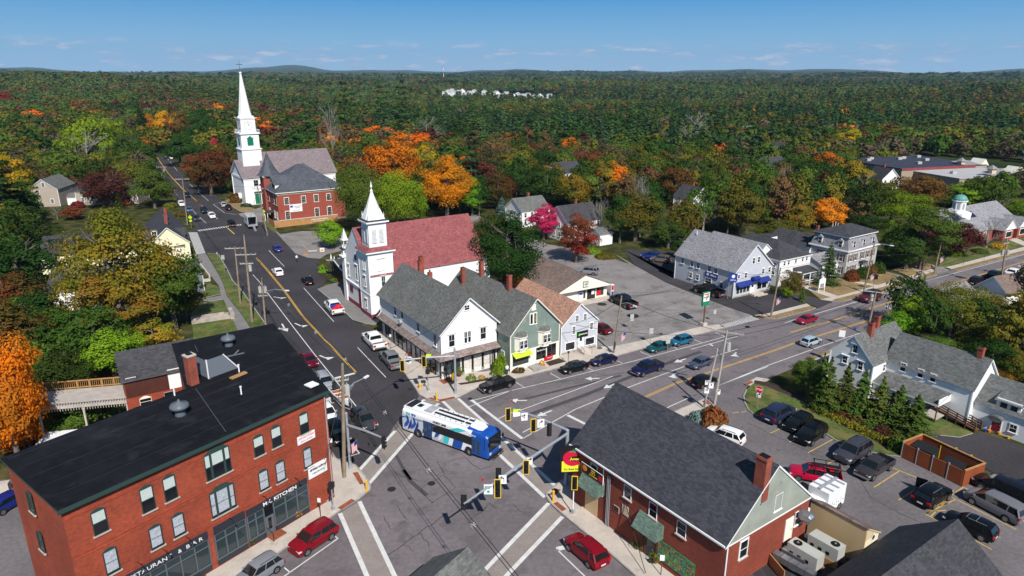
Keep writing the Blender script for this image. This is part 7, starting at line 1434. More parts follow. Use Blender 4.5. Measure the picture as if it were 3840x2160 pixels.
for x,w_,zt in rings: vs+=[(x,-w_,zt),(x,-w_*.8,.15),(x,0,.0),(x,w_*.8,.15),(x,w_,zt),(x,w_*.86,zt-.03),(x,w_*.7,.28),(x,0,.22),(x,-w_*.7,.28),(x,-w_*.86,zt-.03)]
fs=[(i*10+k,(i+1)*10+k,(i+1)*10+(k+1)%10,i*10+(k+1)%10) for i in range(n-1) for k in range(10)]+[tuple(range(10))]
b.add(vs,fs,'bus_white'); b.build('hull',bo); b=MB(); mat('varnish',(.42,.14,.03),.35)
for x,w_ in((-1.7,.8),(-.6,.85),(.5,.78)): b.box(x-.22,-w_,.46,x+.22,w_,.52,'varnish')
b.build('bench',bo); b=MB(); b.box(-3.0,-.18,.3,-2.65,.18,1.1,'plastic_black'); b.box(-3.15,-.2,.9,-2.6,.2,1.3,'plastic_black'); b.build('outboard_motor',bo)
# transit bus
a,c=P('p',1759,1709),P('p',1569,1640); d=(a-c); rz=math.atan2(d.y,d.x); n=Vector((-math.sin(rz),math.cos(rz),0)); mid=(a+c)/2; sc=d.length/7.2; o=mid+n*1.28*sc-Vector((math.cos(rz),math.sin(rz),0))*0
t=thing('transit_bus','white and blue single deck transit bus turning through the junction','bus',(o.x,o.y,.01),rz,None,sc)
xf,xr=3.6+2.55,-3.6-2.35; Wd=1.28; b=MB()
def bs(x,w_,z0,z1,r_=.16): return (x,[(0,z0),(w_*.97,z0),(w_,z0+.25),(w_,z1-r_*2),(w_*.97,z1-r_*.8),(w_*.86,z1),(0,z1+.06)])
loft([bs(xr,Wd*.94,.5,2.75),bs(xr+.12,Wd,.38,3.0),bs(xf-2.2,Wd,.34,3.0)],'bus_white',b); loft([bs(xf-2.2,Wd,.34,3.0),bs(xf-.35,Wd,.34,3.0),bs(xf-.1,Wd*.97,.36,2.85),bs(xf,Wd*.90,.42,2.5)],'bus_blue',b); b.build('body',t)
b=MB(); loft([(xr+.1,[(0,3.0),(Wd*.8,3.0),(Wd*.78,3.25),(0,3.3)]),(xf-2.9,[(0,3.0),(Wd*.8,3.0),(Wd*.78,3.25),(0,3.3)])],'bus_white',b); loft([(xf-2.9,[(0,3.0),(Wd*.8,3.0),(Wd*.76,3.2),(0,3.25)]),(xf-1.0,[(0,3.0),(Wd*.7,3.0),(Wd*.45,3.08),(0,3.1)])],'bus_blue',b); b.build('roof',t)
b=MB(); b.box(xr+.3,-.85,3.30,xr+1.2,.85,3.36,'plastic_black'); b.box(xr+1.5,-.3,3.31,xr+2.1,.3,3.38,'glass_dark');
for x0,x1 in((xr+4.2,xr+8.3),(xr+8.5,xf-2.9)): b.box(x0,-.5,3.30,x1,-.22,3.36,'plastic_black'); b.box(x0,.22,3.30,x1,.5,3.36,'plastic_black')
for i in range(8): b.box(xr+2.9+i*.14,-.8,3.3,xr+2.95+i*.14,.8,3.35,'gray_trim')
for i in range(7):
 for y in(-.75,.75): b.box(xr+4.4+i*.75,y-.04,3.27,xr+4.5+i*.75,y+.04,3.33,'plastic_black')
b.build('roof_battery_vents',t)
b=MB(); loft([(xf-2.7,[(0,3.25),(.75,3.25),(.6,3.5),(0,3.52)]),(xf-1.6,[(0,3.12),(.7,3.12),(.5,3.42),(0,3.44)]),(xf-1.2,[(0,3.05),(.5,3.05),(.4,3.2),(0,3.22)])],'bus_white',b); b.build('roof_air_unit',t)
def side(pts,m,z=.004,y0=-Wd): return [(x,y0-z,zz) for x,zz in pts]
b=MB(); b.poly(side([(-1.35,1.42),(xf-2.0,1.42),(xf-2.0,2.42),(-1.5,2.42)],0,.045),'glass_dark');
for x in(-.2,1.3,2.8): b.poly(side([(x,1.45),(x+.05,1.45),(x+.05,2.4),(x,2.4)],0,.05),'plastic_black')
b.poly([(x,Wd+.02,z) for x,z in((-4.9,1.42),(-5.,2.42),(xf-1.,2.42),(xf-1.,1.42))],'glass_dark'); b.build('side_windows',t)
# livery: pale swooshes and waves on the door side
lv=MB(); Y=.028
def sw(pts,m,z=Y): lv.poly(side(pts,0,z),m)
sw([(-5.9,.5),(.1,.5),(.1,2.44),(-5.9,2.44)],'bus_grey',.010+.012)
for x0 in(-5.7,-4.7,-3.0,-2.2,-1.2):
 sw([(x0,.7),(x0+.5,1.0),(x0+.9,1.6),(x0+.7,2.3),(x0+.35,2.4),(x0+.5,1.7),(x0+.1,1.2)],'bus_blue',Y)
 sw([(x0+.55,.55),(x0+1.0,.9),(x0+1.25,1.5),(x0+1.2,2.2),(x0+.98,1.7),(x0+.7,1.1)],'bus_navy' if int(x0*10)%2 else 'bus_white',Y+.003)
sw([(-6.0,1.9),(-4.6,2.2),(-3.4,2.15),(-2.2,2.35),(-1.,2.3),(-1.,2.44),(-6.0,2.1)],'bus_blue',Y+.006)
sw([(-.0,.5),(.7,.5),(.95,1.3),(1.6,2.44),(.8,2.44),(.2,1.4)],'bus_teal',Y); sw([(.75,.5),(1.3,.5),(1.5,1.3),(2.1,2.44),(1.65,2.44),(1.0,1.35)],'bus_white',Y)
sw([(1.3,.45),(2.6,.45),(3.0,1.4),(1.55,1.4)],'bus_blue',Y); sw([(2.55,.45),(3.0,.45),(3.2,.9),(3.1,1.4),(2.85,1.4)],'bus_white',Y+.002)
sw([(.9,2.42),(2.2,2.42),(3.4,2.95),(2.2,2.98)],'bus_teal',Y-.01); sw([(2.2,2.42),(3.7,2.42),(4.0,2.7),(3.55,2.97),(3.3,2.9)],'bus_white',Y-.012)
lv.build('livery',t)
b=MB();
for x in(-2.15,xf-1.55): b.poly(side([(x-.62,.42),(x+.62,.42),(x+.62,2.45),(x-.62,2.45)],0,.034),'bus_blue' if x>0 else 'plastic_black')
b.build('door_surround',t)
for x,m_ in((-2.15,'plastic_black'),(xf-1.55,'bus_blue')):
 for dx in(-.29,.29): b=MB(); b.box(x+dx-.24,-Wd-.055,.5,x+dx+.24,-Wd-.036,2.38,m_ if x>0 else 'bus_blue'); b.box(x+dx-.17,-Wd-.065,.65,x+dx+.17,-Wd-.056,2.25,'glass_tint'); b.build('door_leaf',t)
b=MB(); b.add([(xf+.04,-1.08,1.15),(xf+.04,1.08,1.15),(xf+.02,1.1,2.72),(xf+.02,-1.1,2.72),(xf-.5,-1.3,1.3),(xf-.5,-1.3,2.6),(xf-.4,-1.0,2.86),(xf-.4,1.0,2.86)],[(0,1,2,3),(4,0,3,5),(3,2,7,6),(5,3,6)],'glass_dark'); b.build('windscreen',t)
b=MB(); b.box(xf-.0,-.9,2.5,xf+.03,.9,2.75,'sign_black'); b.build('destination_sign',t)
for y in(-.9,.9): b=MB(); b.box(-.02,-.15,-.12,.05,.15,.12,'headlamp'); b.build('headlight',t,(xf,y,.85)); b=MB(); b.tube([(0,0,0),(.25,.1*y,.1),(.3,.2*y,-.3)],.03,'black'); b.box(.22,.2*y-.09,-.5,.36,.2*y+.09,-.1,'black'); b.build('mirror',t,(xf-.1,y*1.2,2.5))
b=MB();
for z in(.45,.75): b.bar((xf+.5,-.8,z),(xf+.5,.8,z),.05,.05,'black')
for y in(-.8,-.25,.25,.8): b.bar((xf,y,.45),(xf+.6,y,.45),.05,.05,'black'); b.bar((xf+.5,y,.45),(xf+.5,y,.95),.04,.04,'black')
b.build('bicycle_rack',t); b=MB(); b.box(xf-.1,-1.15,.3,xf+.15,1.15,.55,'plastic_black'); b.build('bumper',t)
b=MB(); r=.5; b.tube([(0,.15,0),(0,-.15,0)],r,'rubber',20); b.tube([(0,-.16,0),(0,-.151,0)],r*.58,'rim',16); b.tube([(0,-.18,0),(0,-.161,0)],r*.22,'gray_trim',10); me=b.mesh('wheel')
for x in(-3.6,3.6):
 for y in(-1,1): o_=ob('wheel',me,t,(x,y*(Wd-.13),.5),0 if y<0 else PI)
b=MB()
for x in(-3.6,3.6): pts=[(x+.62*math.cos(q),-Wd-.03,.5+.62*math.sin(q)) for q in np.linspace(-.3,PI+.3,16)]; b.add(pts,[tuple(range(16))],'plastic_black')
b.build('wheel_arch',t)
text('me',t,(-4.95,-Wd-.04,2.70),.5,'bus_teal',bold=.015,rot=(R(88),0,0)); text('tro',t,(-4.15,-Wd-.04,2.70),.5,'bus_blue',bold=.015,rot=(R(88),0,0)); text('HUSKY LINE',t,(-.4,-Wd-.04,2.68),.34,'sign_black',rot=(R(88),0,0),bold=.006); text('metro',t,(xf-2.0,-Wd-.06,2.68),.34,'sign_white',rot=(R(84),0,0))
# ---------------- poles, wires, signals, signs ----------------
def pole(k,bx,by,tx,ty,lab,r=.15,m='wood_pole',arms=(),lamp=None,trans=(),group='utility poles',name='utility_pole',cat='utility pole',tk=None):
 p=P(k,bx,by); h=HGT(p,tk or k,tx,ty); h=max(5.,h); t=thing(name,lab,cat,(p.x,p.y,0),0,group)
 u=P(tk or k,tx,ty,h); lean=Vector((u.x-p.x,u.y-p.y,h));
 if math.hypot(lean.x,lean.y)>1.5: lean.x*=.5; lean.y*=.5
 b=MB(); b.tube([(0,0,-.2),lean*.5,lean],[r*1.15,r,r*.75],m,8); b.build('pole',t)
 for f,az,L_ in arms:
  b=MB(); c_=lean*f; d=Vector((math.cos(R(az)),math.sin(R(az)),0)); b.bar(c_-d*L_/2+Vector((0,0,0)),c_+d*L_/2,.12,.14,'wood_gray')
  for q in(-.95,-.5,.5,.95): b.tube([c_+d*L_/2*q,c_+d*L_/2*q+Vector((0,0,.28))],.05,'gray_trim',5)
  b.build('crossarm',t)
 for f,az,o_ in trans:
  d=Vector((math.cos(R(az)),math.sin(R(az)),0))*o_; c_=lean*f; b=MB(); b.tube([c_+d-Vector((0,0,.55)),c_+d+Vector((0,0,.5))],.27,'hvac',10); b.tube([c_+d+Vector((0,0,.5)),c_+d+Vector((0,0,.8))],.06,'gray_trim',5); b.build('transformer',t)
 if lamp:
  k2,lx,ly,f=lamp; c_=lean*f; e=P(k2,lx,ly,c_.z+p.z+.5); e=Vector((e.x-p.x,e.y-p.y,c_.z+.6));
  if (e-c_).length>4.5: e=c_+(e-c_).normalized()*3.6
  b=MB(); b.tube([c_,c_.lerp(e,.5)+Vector((0,0,.35)),e],.05,'galv',6); b.tube([c_-Vector((0,0,.6)),c_.lerp(e,.5)+Vector((0,0,.2))],.025,'galv',4); b.build('lamp_arm',t)
  b=MB(); d=(e-c_); d.z=0; d.normalize(); b.bar(e-d*.1,e+d*.6,.26,.14,'sign_white'); b.build('lamp_head',t)
 t['top']=[p.x+lean.x,p.y+lean.y,h]; return Vector(t['top'])
PO={}
PO['a']=pole('b',888,465,870,760,'weathered utility pole with transformer and street lamp at the brick block corner',.19,arms=((.86,20,1.2),),lamp=('e',1190,838,.74),trans=((.78,10,.42),),tk='e')
PO['b']=pole('D',1420,1040,1387,700,'utility pole with a single crossarm nearest the grey footpath',.15,arms=((.97,8,3.6),))
PO['c']=pole('D',1490,1150,1440,630,'tallest utility pole with two crossarms beside the grass verge',.17,arms=((.78,8,3.4),(.68,8,2.2)),trans=((.63,8,.5),))
PO['d']=pole('D',1568,1160,1545,885,'utility pole with twin transformers and street lamp behind the black roof',.15,trans=((.75,0,.45),(.75,180,.45)),arms=((.62,8,1.6),),lamp=('e',300,30,.7))
PO['e']=pole('m',285,915,195,120,'utility pole with crossarm beside the yellow pedestrian warning sign',.15,arms=((.97,5,3.8),))
PO['f']=pole('m',1112,425,1068,40,'plain pole in the red maple beside the steeple church',.13)
PO['g']=pole('m',1645,1100,1470,265,'leaning utility pole in front of the brick hall ramp',.16,arms=((.95,8,2.8),(.86,8,2.)))
PO['h']=pole('n',1485,1035,1470,878,'left utility pole of the distant pair beside the far street',.15,arms=((.97,0,2.6),)); PO['i']=pole('n',1553,1040,1545,950,'right utility pole of the distant pair beside the far street',.15,arms=((.97,0,3),)); PO['j']=pole('n',1645,1150,1640,1042,'utility pole with transformer halfway up the far street',.15,arms=((.97,0,3.4),),trans=((.7,0,.5),))
PO['k']=pole('f',1020,662,1103,78,'utility pole with street lamp and flag at the convenience store kerb',.15,lamp=('f',1225,182,.86))
PO['l']=pole('f',1925,1210,2070,612,'left of the two leaning poles by the route number signs',.14,m='wood_gray')
PO['m']=pole('f',2035,1172,2165,430,'right of the two leaning poles with crossarm and transformer',.15,m='wood_gray',arms=((.98,-28,4.2),),trans=((.80,-20,.5),),lamp=('f',2010,590,.62))
PO['n']=pole('k',1115,1062,1225,525,'utility pole with street lamp and flag at the insurance office forecourt',.15,lamp=('k',1410,580,.88))
PO['o']=pole('k',2112,797,2235,240,'utility pole with street lamp before the mansard house',.15,lamp=('k',2400,292,.9))
PO['p']=pole('r',112,815,195,437,'utility pole with crossarm and large transformer beside the farmhouse chimneys',.17,arms=((.98,-25,3.6),),trans=((.86,0,-.5),))
PO['q']=pole('r',545,482,588,255,'short utility pole with crossarm on the far side of the median arrows',.14,arms=((.97,-20,3),))
PO['r']=pole('r',687,290,757,-5,'utility pole with street lamp at the mouth of the dark shrub driveway',.15,lamp=('g',1925,910,.92))
PO['s']=pole('r',1252,412,1312,-15,'utility pole with three transformers beside the white saloon',.17,trans=((.72,0,.5),(.72,180,.5),(.72,90,.5)),arms=((.9,30,2),))
PO['t']=pole('u',888,602,902,472,'bare pole behind the tax office beside the dark maple',.13)
def wire(a,b_,lab,sag=.5,n=9,r=.03,cnt=1):
 a,b_=Vector(a),Vector(b_); pts=[a.lerp(b_,i/n)-Vector((0,0,sag*4*(i/n)*(1-i/n))) for i in range(n+1)]
 o=MB().tube(pts,r,'wire',4,cap=False).build('overhead_wire'); tag(o,lab,'wire','overhead wires strung between the poles'); return o
up=lambda v,dx=0,dy=0,dz=0: Vector(v)+Vector((dx,dy,dz))
L0='overhead wire running along the street between the utility poles'; LW=L0
off=P('p',2600,3000,9.5); off2=off+Vector((1,.4,0))
A_=PO['c'];
p1=P('e',325,170,9.6);p2=P('b',1733,385,9.2);p3=P('b',2180,940,9.2); dd=(p3-p2).normalized(); far_=p3+dd*30
sp=thing('spacer_cable','twin overhead cables with white spacers crossing above the junction','wire',(0,0,0),0,None)
b=MB()
for o_ in(0,.28):
 nn=Vector((-dd.y,dd.x,0))*o_; pts=[A_+nn,P('e',150,0,9.9)+nn,p1+nn,P('e',597,447,9.4)+nn,P('e',895,720,9.2)+nn,P('e',1292,1255,9.1)+nn,p2+nn,p3+nn,far_+nn]; b.tube(pts,.03,'wire',4,cap=False)
b.build('cable',sp)
for q in(p1,P('e',597,447,9.4),P('e',895,720,9.2),P('e',1292,1255,9.1),p2,p3):
 b=MB();
 for s_ in(-1,1): b.bar(q+Vector((-.15,0,-.14*s_)),q+Vector((.25,0,.14*s_)),.035,.035,'hvac'); b.bar(q+Vector((0,0,-.25)),q+Vector((.1,.05,.25)),.05,.05,'sign_white')
 b.build('spacer',sp)
W_=[('c','b'),('c','e'),('b','e'),('e','j'),('j','i'),('i','h'),('d','c'),('d','a'),('k','m'),('m','p'),('p','q'),('q','s'),('k','n'),('n','o'),('o','r'),('r','s'),('g','e'),('g','c'),('l','m')]
for a,c in W_:
 for dz in((-.1,-.9) if a in'ecmp' else(-.2,)): wire(up(PO[a],dz=dz),up(PO[c],dz=dz),'x',.5+.004*(PO[a]-PO[c]).length)['label']='overhead wire strung between '+{'c':'the tallest pole','b':'the footpath pole','e':'the warning sign pole','j':'the far street pole','i':'the distant poles','d':'the lamp pole behind the black roof','k':'the convenience store pole','m':'the leaning pole','p':'the farmhouse pole','q':'the short pole','n':'the insurance office pole','o':'the mansard house pole','r':'the driveway pole','g':'the brick hall pole','l':'the leaning pair of poles'}[a]+' and its '+{'c':'neighbours','b':'neighbour','e':'farther neighbour','j':'neighbour up the hill','i':'partner','h':'partner','a':'corner pole','m':'right hand partner','p':'neighbour by the farmhouse','q':'neighbour across','s':'neighbour at far right','n':'neighbour across the lot','o':'neighbour by the lawn','r':'neighbour along the lawn'}[c]
for a,k,x,y,z,lab in(('a','f',0,-30,7,'service wire from the brick block pole toward the store roofs'),('k','f',575,360,6.2,'service wire from the convenience store pole to the tax office gable'),('k','k',650,560,5.5,'service wire from the convenience store pole to the insurance office'),('n','k',750,570,5.3,'service wire from the forecourt pole to the insurance office gable'),('m','f',575,360,6.2,'long service wire from the leaning pole to the tax office'),('a','b',690,280,7,'short service wire from the corner pole to the brick block'),('s','g',1100,1120,5.5,'wire from the far right pole toward the mansard house'),('g','m',1980,740,5,'service wire from the leaning street pole to the brick hall')):
 wire(up(PO[a],dz=-.5),P(k,x,y,z),lab,.7)
a=P('c',1070,480,5.2); c=P('c',1345,1420,.3); o=MB().tube([a,c],.035,'wire',5).build('guy_wire'); tag(o,'dark guy wire slanting from the restaurant wall to the pavement','wire')
# traffic signals
def head(t,base,k,x,y,z,az,n=3,yel=True,back=False):
 p=P(k,x,y,z)-base; az+=65; b=MB(); hh=.40*n+.06; w_=.32
 b.box(-w_/2-.1,-.02,-hh/2-.1,w_/2+.1,.02,hh/2+.1,'plastic_black'); b.box(-w_/2,-.0,-hh/2,w_/2,.28,hh/2,'plastic_black')
 if yel:
  for x0,z0,x1,z1 in((-w_/2-.14,-hh/2-.14,-w_/2-.08,hh/2+.14),(w_/2+.08,-hh/2-.14,w_/2+.14,hh/2+.14),(-w_/2-.08,-hh/2-.14,w_/2+.08,-hh/2-.08),(-w_/2-.08,hh/2+.08,w_/2+.08,hh/2+.14)): b.box(x0,-.03,z0,x1,.03,z1,'sig_yellow')
 for i in range(n): b.tube([(0,-.02,hh/2-.22-i*.4),(0,-.22,hh/2-.24-i*.4)],.14,'sign_black',10)
 b.build('signal_head',t,p,R(az))
def sign(t,base,k,x,y,z,az,w_,h_,m='sign_white',txt=None,tm='sign_black',ts=.3,name='sign_plate',extra=None):
 az+=60 if az!=-38 and az!=-80 else 0; p=(P(k,x,y,z)-base) if k else Vector((x,y,z)); b=MB(); b.box(-w_/2,-.02,-h_/2,w_/2,.02,h_/2,m); o=b.build(name,t,p,R(az))
 if txt:
  for i,l in enumerate(txt.split('\n')): text(l,o,(0,-.035,h_*.28-i*ts*1.05),ts,tm,bold=.004)
 if extra: b=MB(); extra(b); b.build('sign_symbol',o)
 return o
def leftarrow(b): b.bar((.12,-.035,-.25),(.12,-.035,.12),.02,.08,'sign_black'); b.bar((.12,-.035,.12),(-.08,-.035,.22),.02,.08,'sign_black'); b.add([(-.05,-.036,.38),(-.05,-.036,.06),(-.25,-.036,.24)],[(0,1,2)],'sign_black')
def rightarrow(b): b.bar((-.12,-.035,-.25),(-.12,-.035,.12),.02,.08,'sign_black'); b.bar((-.12,-.035,.12),(.08,-.035,.22),.02,.08,'sign_black'); b.add([(.05,-.036,.06),(.05,-.036,.38),(.25,-.036,.24)],[(0,1,2)],'sign_black')
def uparrow(b): b.bar((0,-.035,-.3),(0,-.035,.15),.02,.07,'sign_black'); b.add([(-.14,-.036,.12),(.14,-.036,.12),(0,-.036,.36)],[(0,1,2)],'sign_black'); b.bar((0,-.035,-.1),(-.2,-.035,.1),.02,.06,'sign_black'); b.add([(-.3,-.036,.02),(-.12,-.036,.16),(-.28,-.036,.22)],[(0,1,2)],'sign_black')
def greendot(b): b.poly([(.14*math.cos(t*PI/8),-.035,-.22+.14*math.sin(t*PI/8)) for t in range(16)],'teal')
mat('teal',(.0,.45,.33),.4)
def mast(k,bx,by,lab,arms,tk,tx,ty,r=.17):
 p=P(k,bx,by); h=HGT(p,tk,tx,ty); t=thing('traffic_signal',lab,'traffic signal',(p.x,p.y,0),0,'mast arm traffic signals'); b=MB(); b.lathe([(.42,0),(.42,.12)],'concrete',12); b.lathe([(r*1.5,.1),(r*1.1,.5)],'galv',10); b.tube([(0,0,.1),(0,0,h)],[r,r*.8],'galv',10); b.lathe([(r*.9,h),(.02,h+.12)],'galv',10); b.build('pole',t)
 for za,k2,x2,y2 in arms:
  e=P(k2,x2,y2,za+.25)-p; b=MB(); b.tube([(0,0,za),e.lerp(Vector((0,0,za)),.5)+Vector((0,0,.1)),e],[.15,.13,.08],'galv',8); b.build('mast_arm',t)
 return t,p,h
t,B_,h=mast('e',2010,1068,'mast arm traffic signal on the corner store pavement with two yellow edged heads',[(5.6,'e',1452,728)],'e',2003,608); z=5.6
head(t,B_,'e',1472,782,z,-70,3); head(t,B_,'e',1690,738,z,-70,3); sign(t,B_,'e',1533,725,z,-70,.75,.95,'sign_white','LEFT TURN\nYIELD',ts=.13,extra=greendot); sign(t,B_,'e',1738,680,z+.2,-70,.7,.4,'hiviz'); sign(t,B_,'e',1738,705,z-.1,-70,.7,.4,'sign_white')
t,B_,h=mast('z3',130,838,'tall grey signal pole at the pizza restaurant corner carrying two long mast arms',[(6.1,'b',2092,722),(6.5,'f',15,1215)],'z3',142,470,.22); z=6.1
head(t,B_,'c',142,355,z-.2,-65,3); head(t,B_,'b',2440,430,z,110,3,False); head(t,B_,'b',2432,570,z-.2,-65,4); head(t,B_,'b',2092,705,z,110,3,False); sign(t,B_,'c',178,290,z+.2,-60,.55,.7,extra=rightarrow); sign(t,B_,'b',2482,478,z+.1,-60,.7,.9,txt=None,extra=leftarrow); sign(t,B_,'b',2338,577,z,-60,.8,1.0,'sign_white','LEFT TURN\nYIELD',ts=.13,extra=greendot)
b=MB(); b.tube([(0,0,0),(0,0,.7)],.03,'steel'); b.tube([(0,0,.7),(0,0,.95)],.09,'sign_red',8); b.build('beacon',t,P('b',2283,560,z)-B_)
z=6.5
head(t,B_,'f',215,1382,z-.1,-50,3); head(t,B_,'f',375,1425,z,130,3,False); head(t,B_,'e',2537,1272,z,-50,3); sign(t,B_,'f',290,1362,z,-50,.75,.95,'sign_white',extra=rightarrow); sign(t,B_,'f',125,1295,z,-50,.7,.9,'sign_white',extra=uparrow); sign(t,B_,'f',48,1238,z+.2,-50,.8,.4,'hiviz'); sign(t,B_,'f',48,1272,z-.1,-50,.8,.5,'sign_white')
b=MB(); b.tube([(0,0,0),(0,0,.7)],.03,'steel'); b.tube([(0,0,.7),(0,0,.95)],.09,'sign_red',8); b.build('beacon',t,P('f',0,1200,z)-B_)
t,B_,h=mast('b',952,372,'mast arm traffic signal with a flag in front of the brick block corner',[(5.4,'b',1280,60)],'e',925,1255); z=5.4
head(t,B_,'b',1292,105,z,20,3,False); head(t,B_,'e',1015,1362,z,110,3,False); b=MB(); b.tube([(0,0,0),(0,0,.6)],.03,'steel'); b.tube([(0,0,.6),(0,0,.85)],.09,'sign_red',8); b.build('beacon',t,P('e',1195,1420,z)-B_)
def flag(k,x,y,z,az,lab,w_=1.3,h_=.8,drop=True):
 p=P(k,x,y,z); t=thing('hanging_flag',lab,'flag',p,R(az),'flags on street poles'); b=MB(); b.tube([(0,0,0),(.9,0,.75)],.025,'steel'); b.build('flag_staff',t)
 b=MB(); mat('flag_red',(.5,.02,.04),.7); mat('flag_blue',(.02,.03,.18),.7)
 for i in range(13):
  s0=i/13; m_='flag_red' if i%2==0 else 'sign_white'; x0=.25+.6*s0; x1=.25+.6*(i+1)/13
  b.quad((x0,.03*math.sin(i),-.9+.6*s0),(x1,.03*math.sin(i+1),-.9+.6*(i+1)/13),(x1,.03*math.sin(i+1),.25+.5*(i+1)/13),(x0,.03*math.sin(i),.25+.5*s0),m_)
 b.quad((.55,-.05,.05),(.86,-.05,.3),(.86,-.05,.75),(.55,-.05,.5),'flag_blue'); b.build('flag_cloth',t)
flag('b',935,150,4.3,10,'striped flag hanging from the signal pole at the brick block'); flag('f',1085,490,4.0,10,'striped flag on the convenience store pole'); flag('k',1165,880,3.8,-10,'striped flag on the insurance office forecourt pole',); flag('r',735,165,4.0,0,'striped flag on the driveway pole at right'); flag('r',140,315,3.6,0,'small striped flag on the pole by the mansard lawn')
def ped(k,bx,by,tk,tx,ty,lab,yel=False):
 p=P(k,bx,by); h=min(4.6,max(2.9,HGT(p,tk,tx,ty))); t=thing('pedestrian_signal',lab,'pedestrian signal',(p.x,p.y,.13),0,'pedestrian signal posts'); b=MB(); b.lathe([(.35,0),(.35,.06)],'concrete',12); b.lathe([(.2,.05),(.2,.45),(.1,.55)],'galv',4); b.tube([(0,0,.4),(0,0,h)],.06,'sign_white' if yel else 'galv',8); b.build('post',t); b=MB(); b.box(-.2,-.3,h-1.2,-.05,-.08,h-.8,'plastic_black'); b.build('push_button',t)
 if yel: head(t,Vector((p.x,p.y,0)),k,tx,ty+70,h-.55,-70,3)
 else: b=MB(); b.box(-.28,-.25,h-.35,.28,.25,h+.2,'plastic_black'); b.build('signal_head',t)
ped('e',1735,1042,'e',1727,845,'pedestrian signal post on the corner store pavement'); ped('b',780,795,'b',757,545,'pedestrian signal post at the brick block pavement'); ped('c',612,832,'c',630,455,'yellow edged signal on a white post outside the pizza restaurant',True)
for k,x,y,lab in(('b',1115,597,'yellow bollard on the brick block corner kerb'),('c',415,707,'yellow bollard on the pizza restaurant corner'),('e',1818,1140,'yellow bollard at the corner store kerb')):
 p=P(k,x,y); t=thing('kerb_bollard',lab,'bollard',(p.x,p.y,.13),0,'yellow corner bollards'); b=MB(); b.lathe([(.2,0),(.2,.05)],'yellow_post',10); b.lathe([(.11,.05),(.11,1.05),(.14,1.06),(.14,1.14),(.08,1.24)],'yellow_post',10); b.build('post',t)
p=P('e',1650,1020); t=thing('fire_hydrant','faded yellow and red fire hydrant on the corner store pavement','fire hydrant',(p.x,p.y,.13)); b=MB(); b.lathe([(.18,0),(.14,.08),(.14,.6),(.2,.62),(.17,.75),(.03,.85)],'yellow_post',12); b.build('barrel',t); b=MB(); b.tube([(-.25,0,.45),(.25,0,.45)],.07,'brick_chim',8); b.build('outlet',t)
def post(k,bx,by,tk,tx,ty,lab,w_,h_,m,az=-70,txt=None,ts=.2,tm='sign_black',pm='steel',name='street_sign',hmin=2.1,extra=None,grp='street signs',plates=()):
 p=P(k,bx,by); h=min(5,max(hmin,HGT(p,tk,tx,ty))); t=thing(name,lab,'sign',(p.x,p.y,.1),0,grp); b=MB(); b.tube([(0,0,0),(0,0,h-.1)],.04,pm,6); b.build('post',t); sign(t,p,None,0,-.06,h-h_/2,az,w_,h_,m,txt,tm,ts,extra=extra)
 for dz,w2,h2,m2,tx2,ts2 in plates: sign(t,p,None,0,-.06,h-dz,az,w2,h2,m2,tx2,'sign_black',ts2)
 return t,h
post('e',1360,622,'e',1362,470,'small white parking sign on the pavement outside the corner store',.32,.45,'sign_white'); post('b',655,880,'b',632,672,'small white parking sign by the brick restaurant front',.32,.45,'sign_white',pm='wood_dark'); post('b',770,265,'b',762,70,'white parking sign at the kerb lane beside the brick block',.35,.5,'sign_white',txt='P',ts=.3,pm='wood_dark')
post('z3',765,1449,'z3',762,1400,'white parking sign beside the mural panel',.4,.55,'sign_white',pm='wood_dark'); post('f',565,770,'f',568,660,'brown parking post before the tax office',.3,.4,'wood_brown',pm='wood_dark')
t=thing('stop_sign','red octagonal STOP sign with white arrow plate on the lawn of the right car park','sign',(P('z4',58,507).x,P('z4',58,507).y,.1)); b=MB(); b.tube([(0,0,0),(0,0,2.9)],.04,'steel',6); b.build('post',t); b=MB(); oct_=[(.5*math.cos(PI/8+i*PI/4),-.05,2.75+.5*math.sin(PI/8+i*PI/4)) for i in range(8)]; b.poly([(x*1.07,y+.01,(z-2.75)*1.07+2.75) for x,y,z in oct_],'sign_white'); b.poly(oct_,'sign_red'); o=b.build('sign_plate',t,(0,0,0),R(-38)); text('STOP',o,(0,-.06,2.75),.34,'sign_white',bold=.01); sign(t,None,None,0,-.06,1.95,-38,.55,.6,'sign_white',extra=rightarrow)
post('z3',1060,345,'z3',1045,200,'route number signs 202 and 4 on the sidewalk post by the leaning poles',.62,.62,'sign_white',-60,'202',.34,plates=((1.5,.6,.6,'sign_white','25',.36),(1.05,.6,.2,'sign_white','TRUCK',.13)),hmin=4.3); post('z3',1085,350,'z3',1080,225,'route 4 north sign right of the 202 sign',.62,.62,'sign_white',-60,'4',.4,plates=((-.15,.6,.22,'sign_white','NORTH',.14),),hmin=3.9)
post('z3',1140,300,'z3',1150,222,'white right turn only sign at the car park entrance',.6,.7,'sign_white',-60,'ONLY',.14,extra=rightarrow)
def diamond(k,bx,by,lab,w_=.9,hmin=3.2,az=-10):
 p=P(k,bx,by); t=thing('warning_sign',lab,'sign',(p.x,p.y,.1),0,'yellow pedestrian warning signs'); b=MB(); b.tube([(0,0,0),(0,0,hmin)],.05,'steel',6); b.build('post',t); b=MB(); z=hmin; b.poly([(-w_*.7,-.06,z),(0,-.06,z-w_*.7),(w_*.7,-.06,z),(0,-.06,z+w_*.7)],'hiviz'); b.bar((-.02,-.08,z+.1),(.05,-.08,z-.3),.03,.12,'sign_black'); b.tube([(0,-.09,z+.3),(0,-.08,z+.3)],.1,'sign_black',8); b.build('sign_plate',t,(0,0,0),R(az)); sign(t,p,None,0,-.06,z-1.0,az,.7,.45,'hiviz')
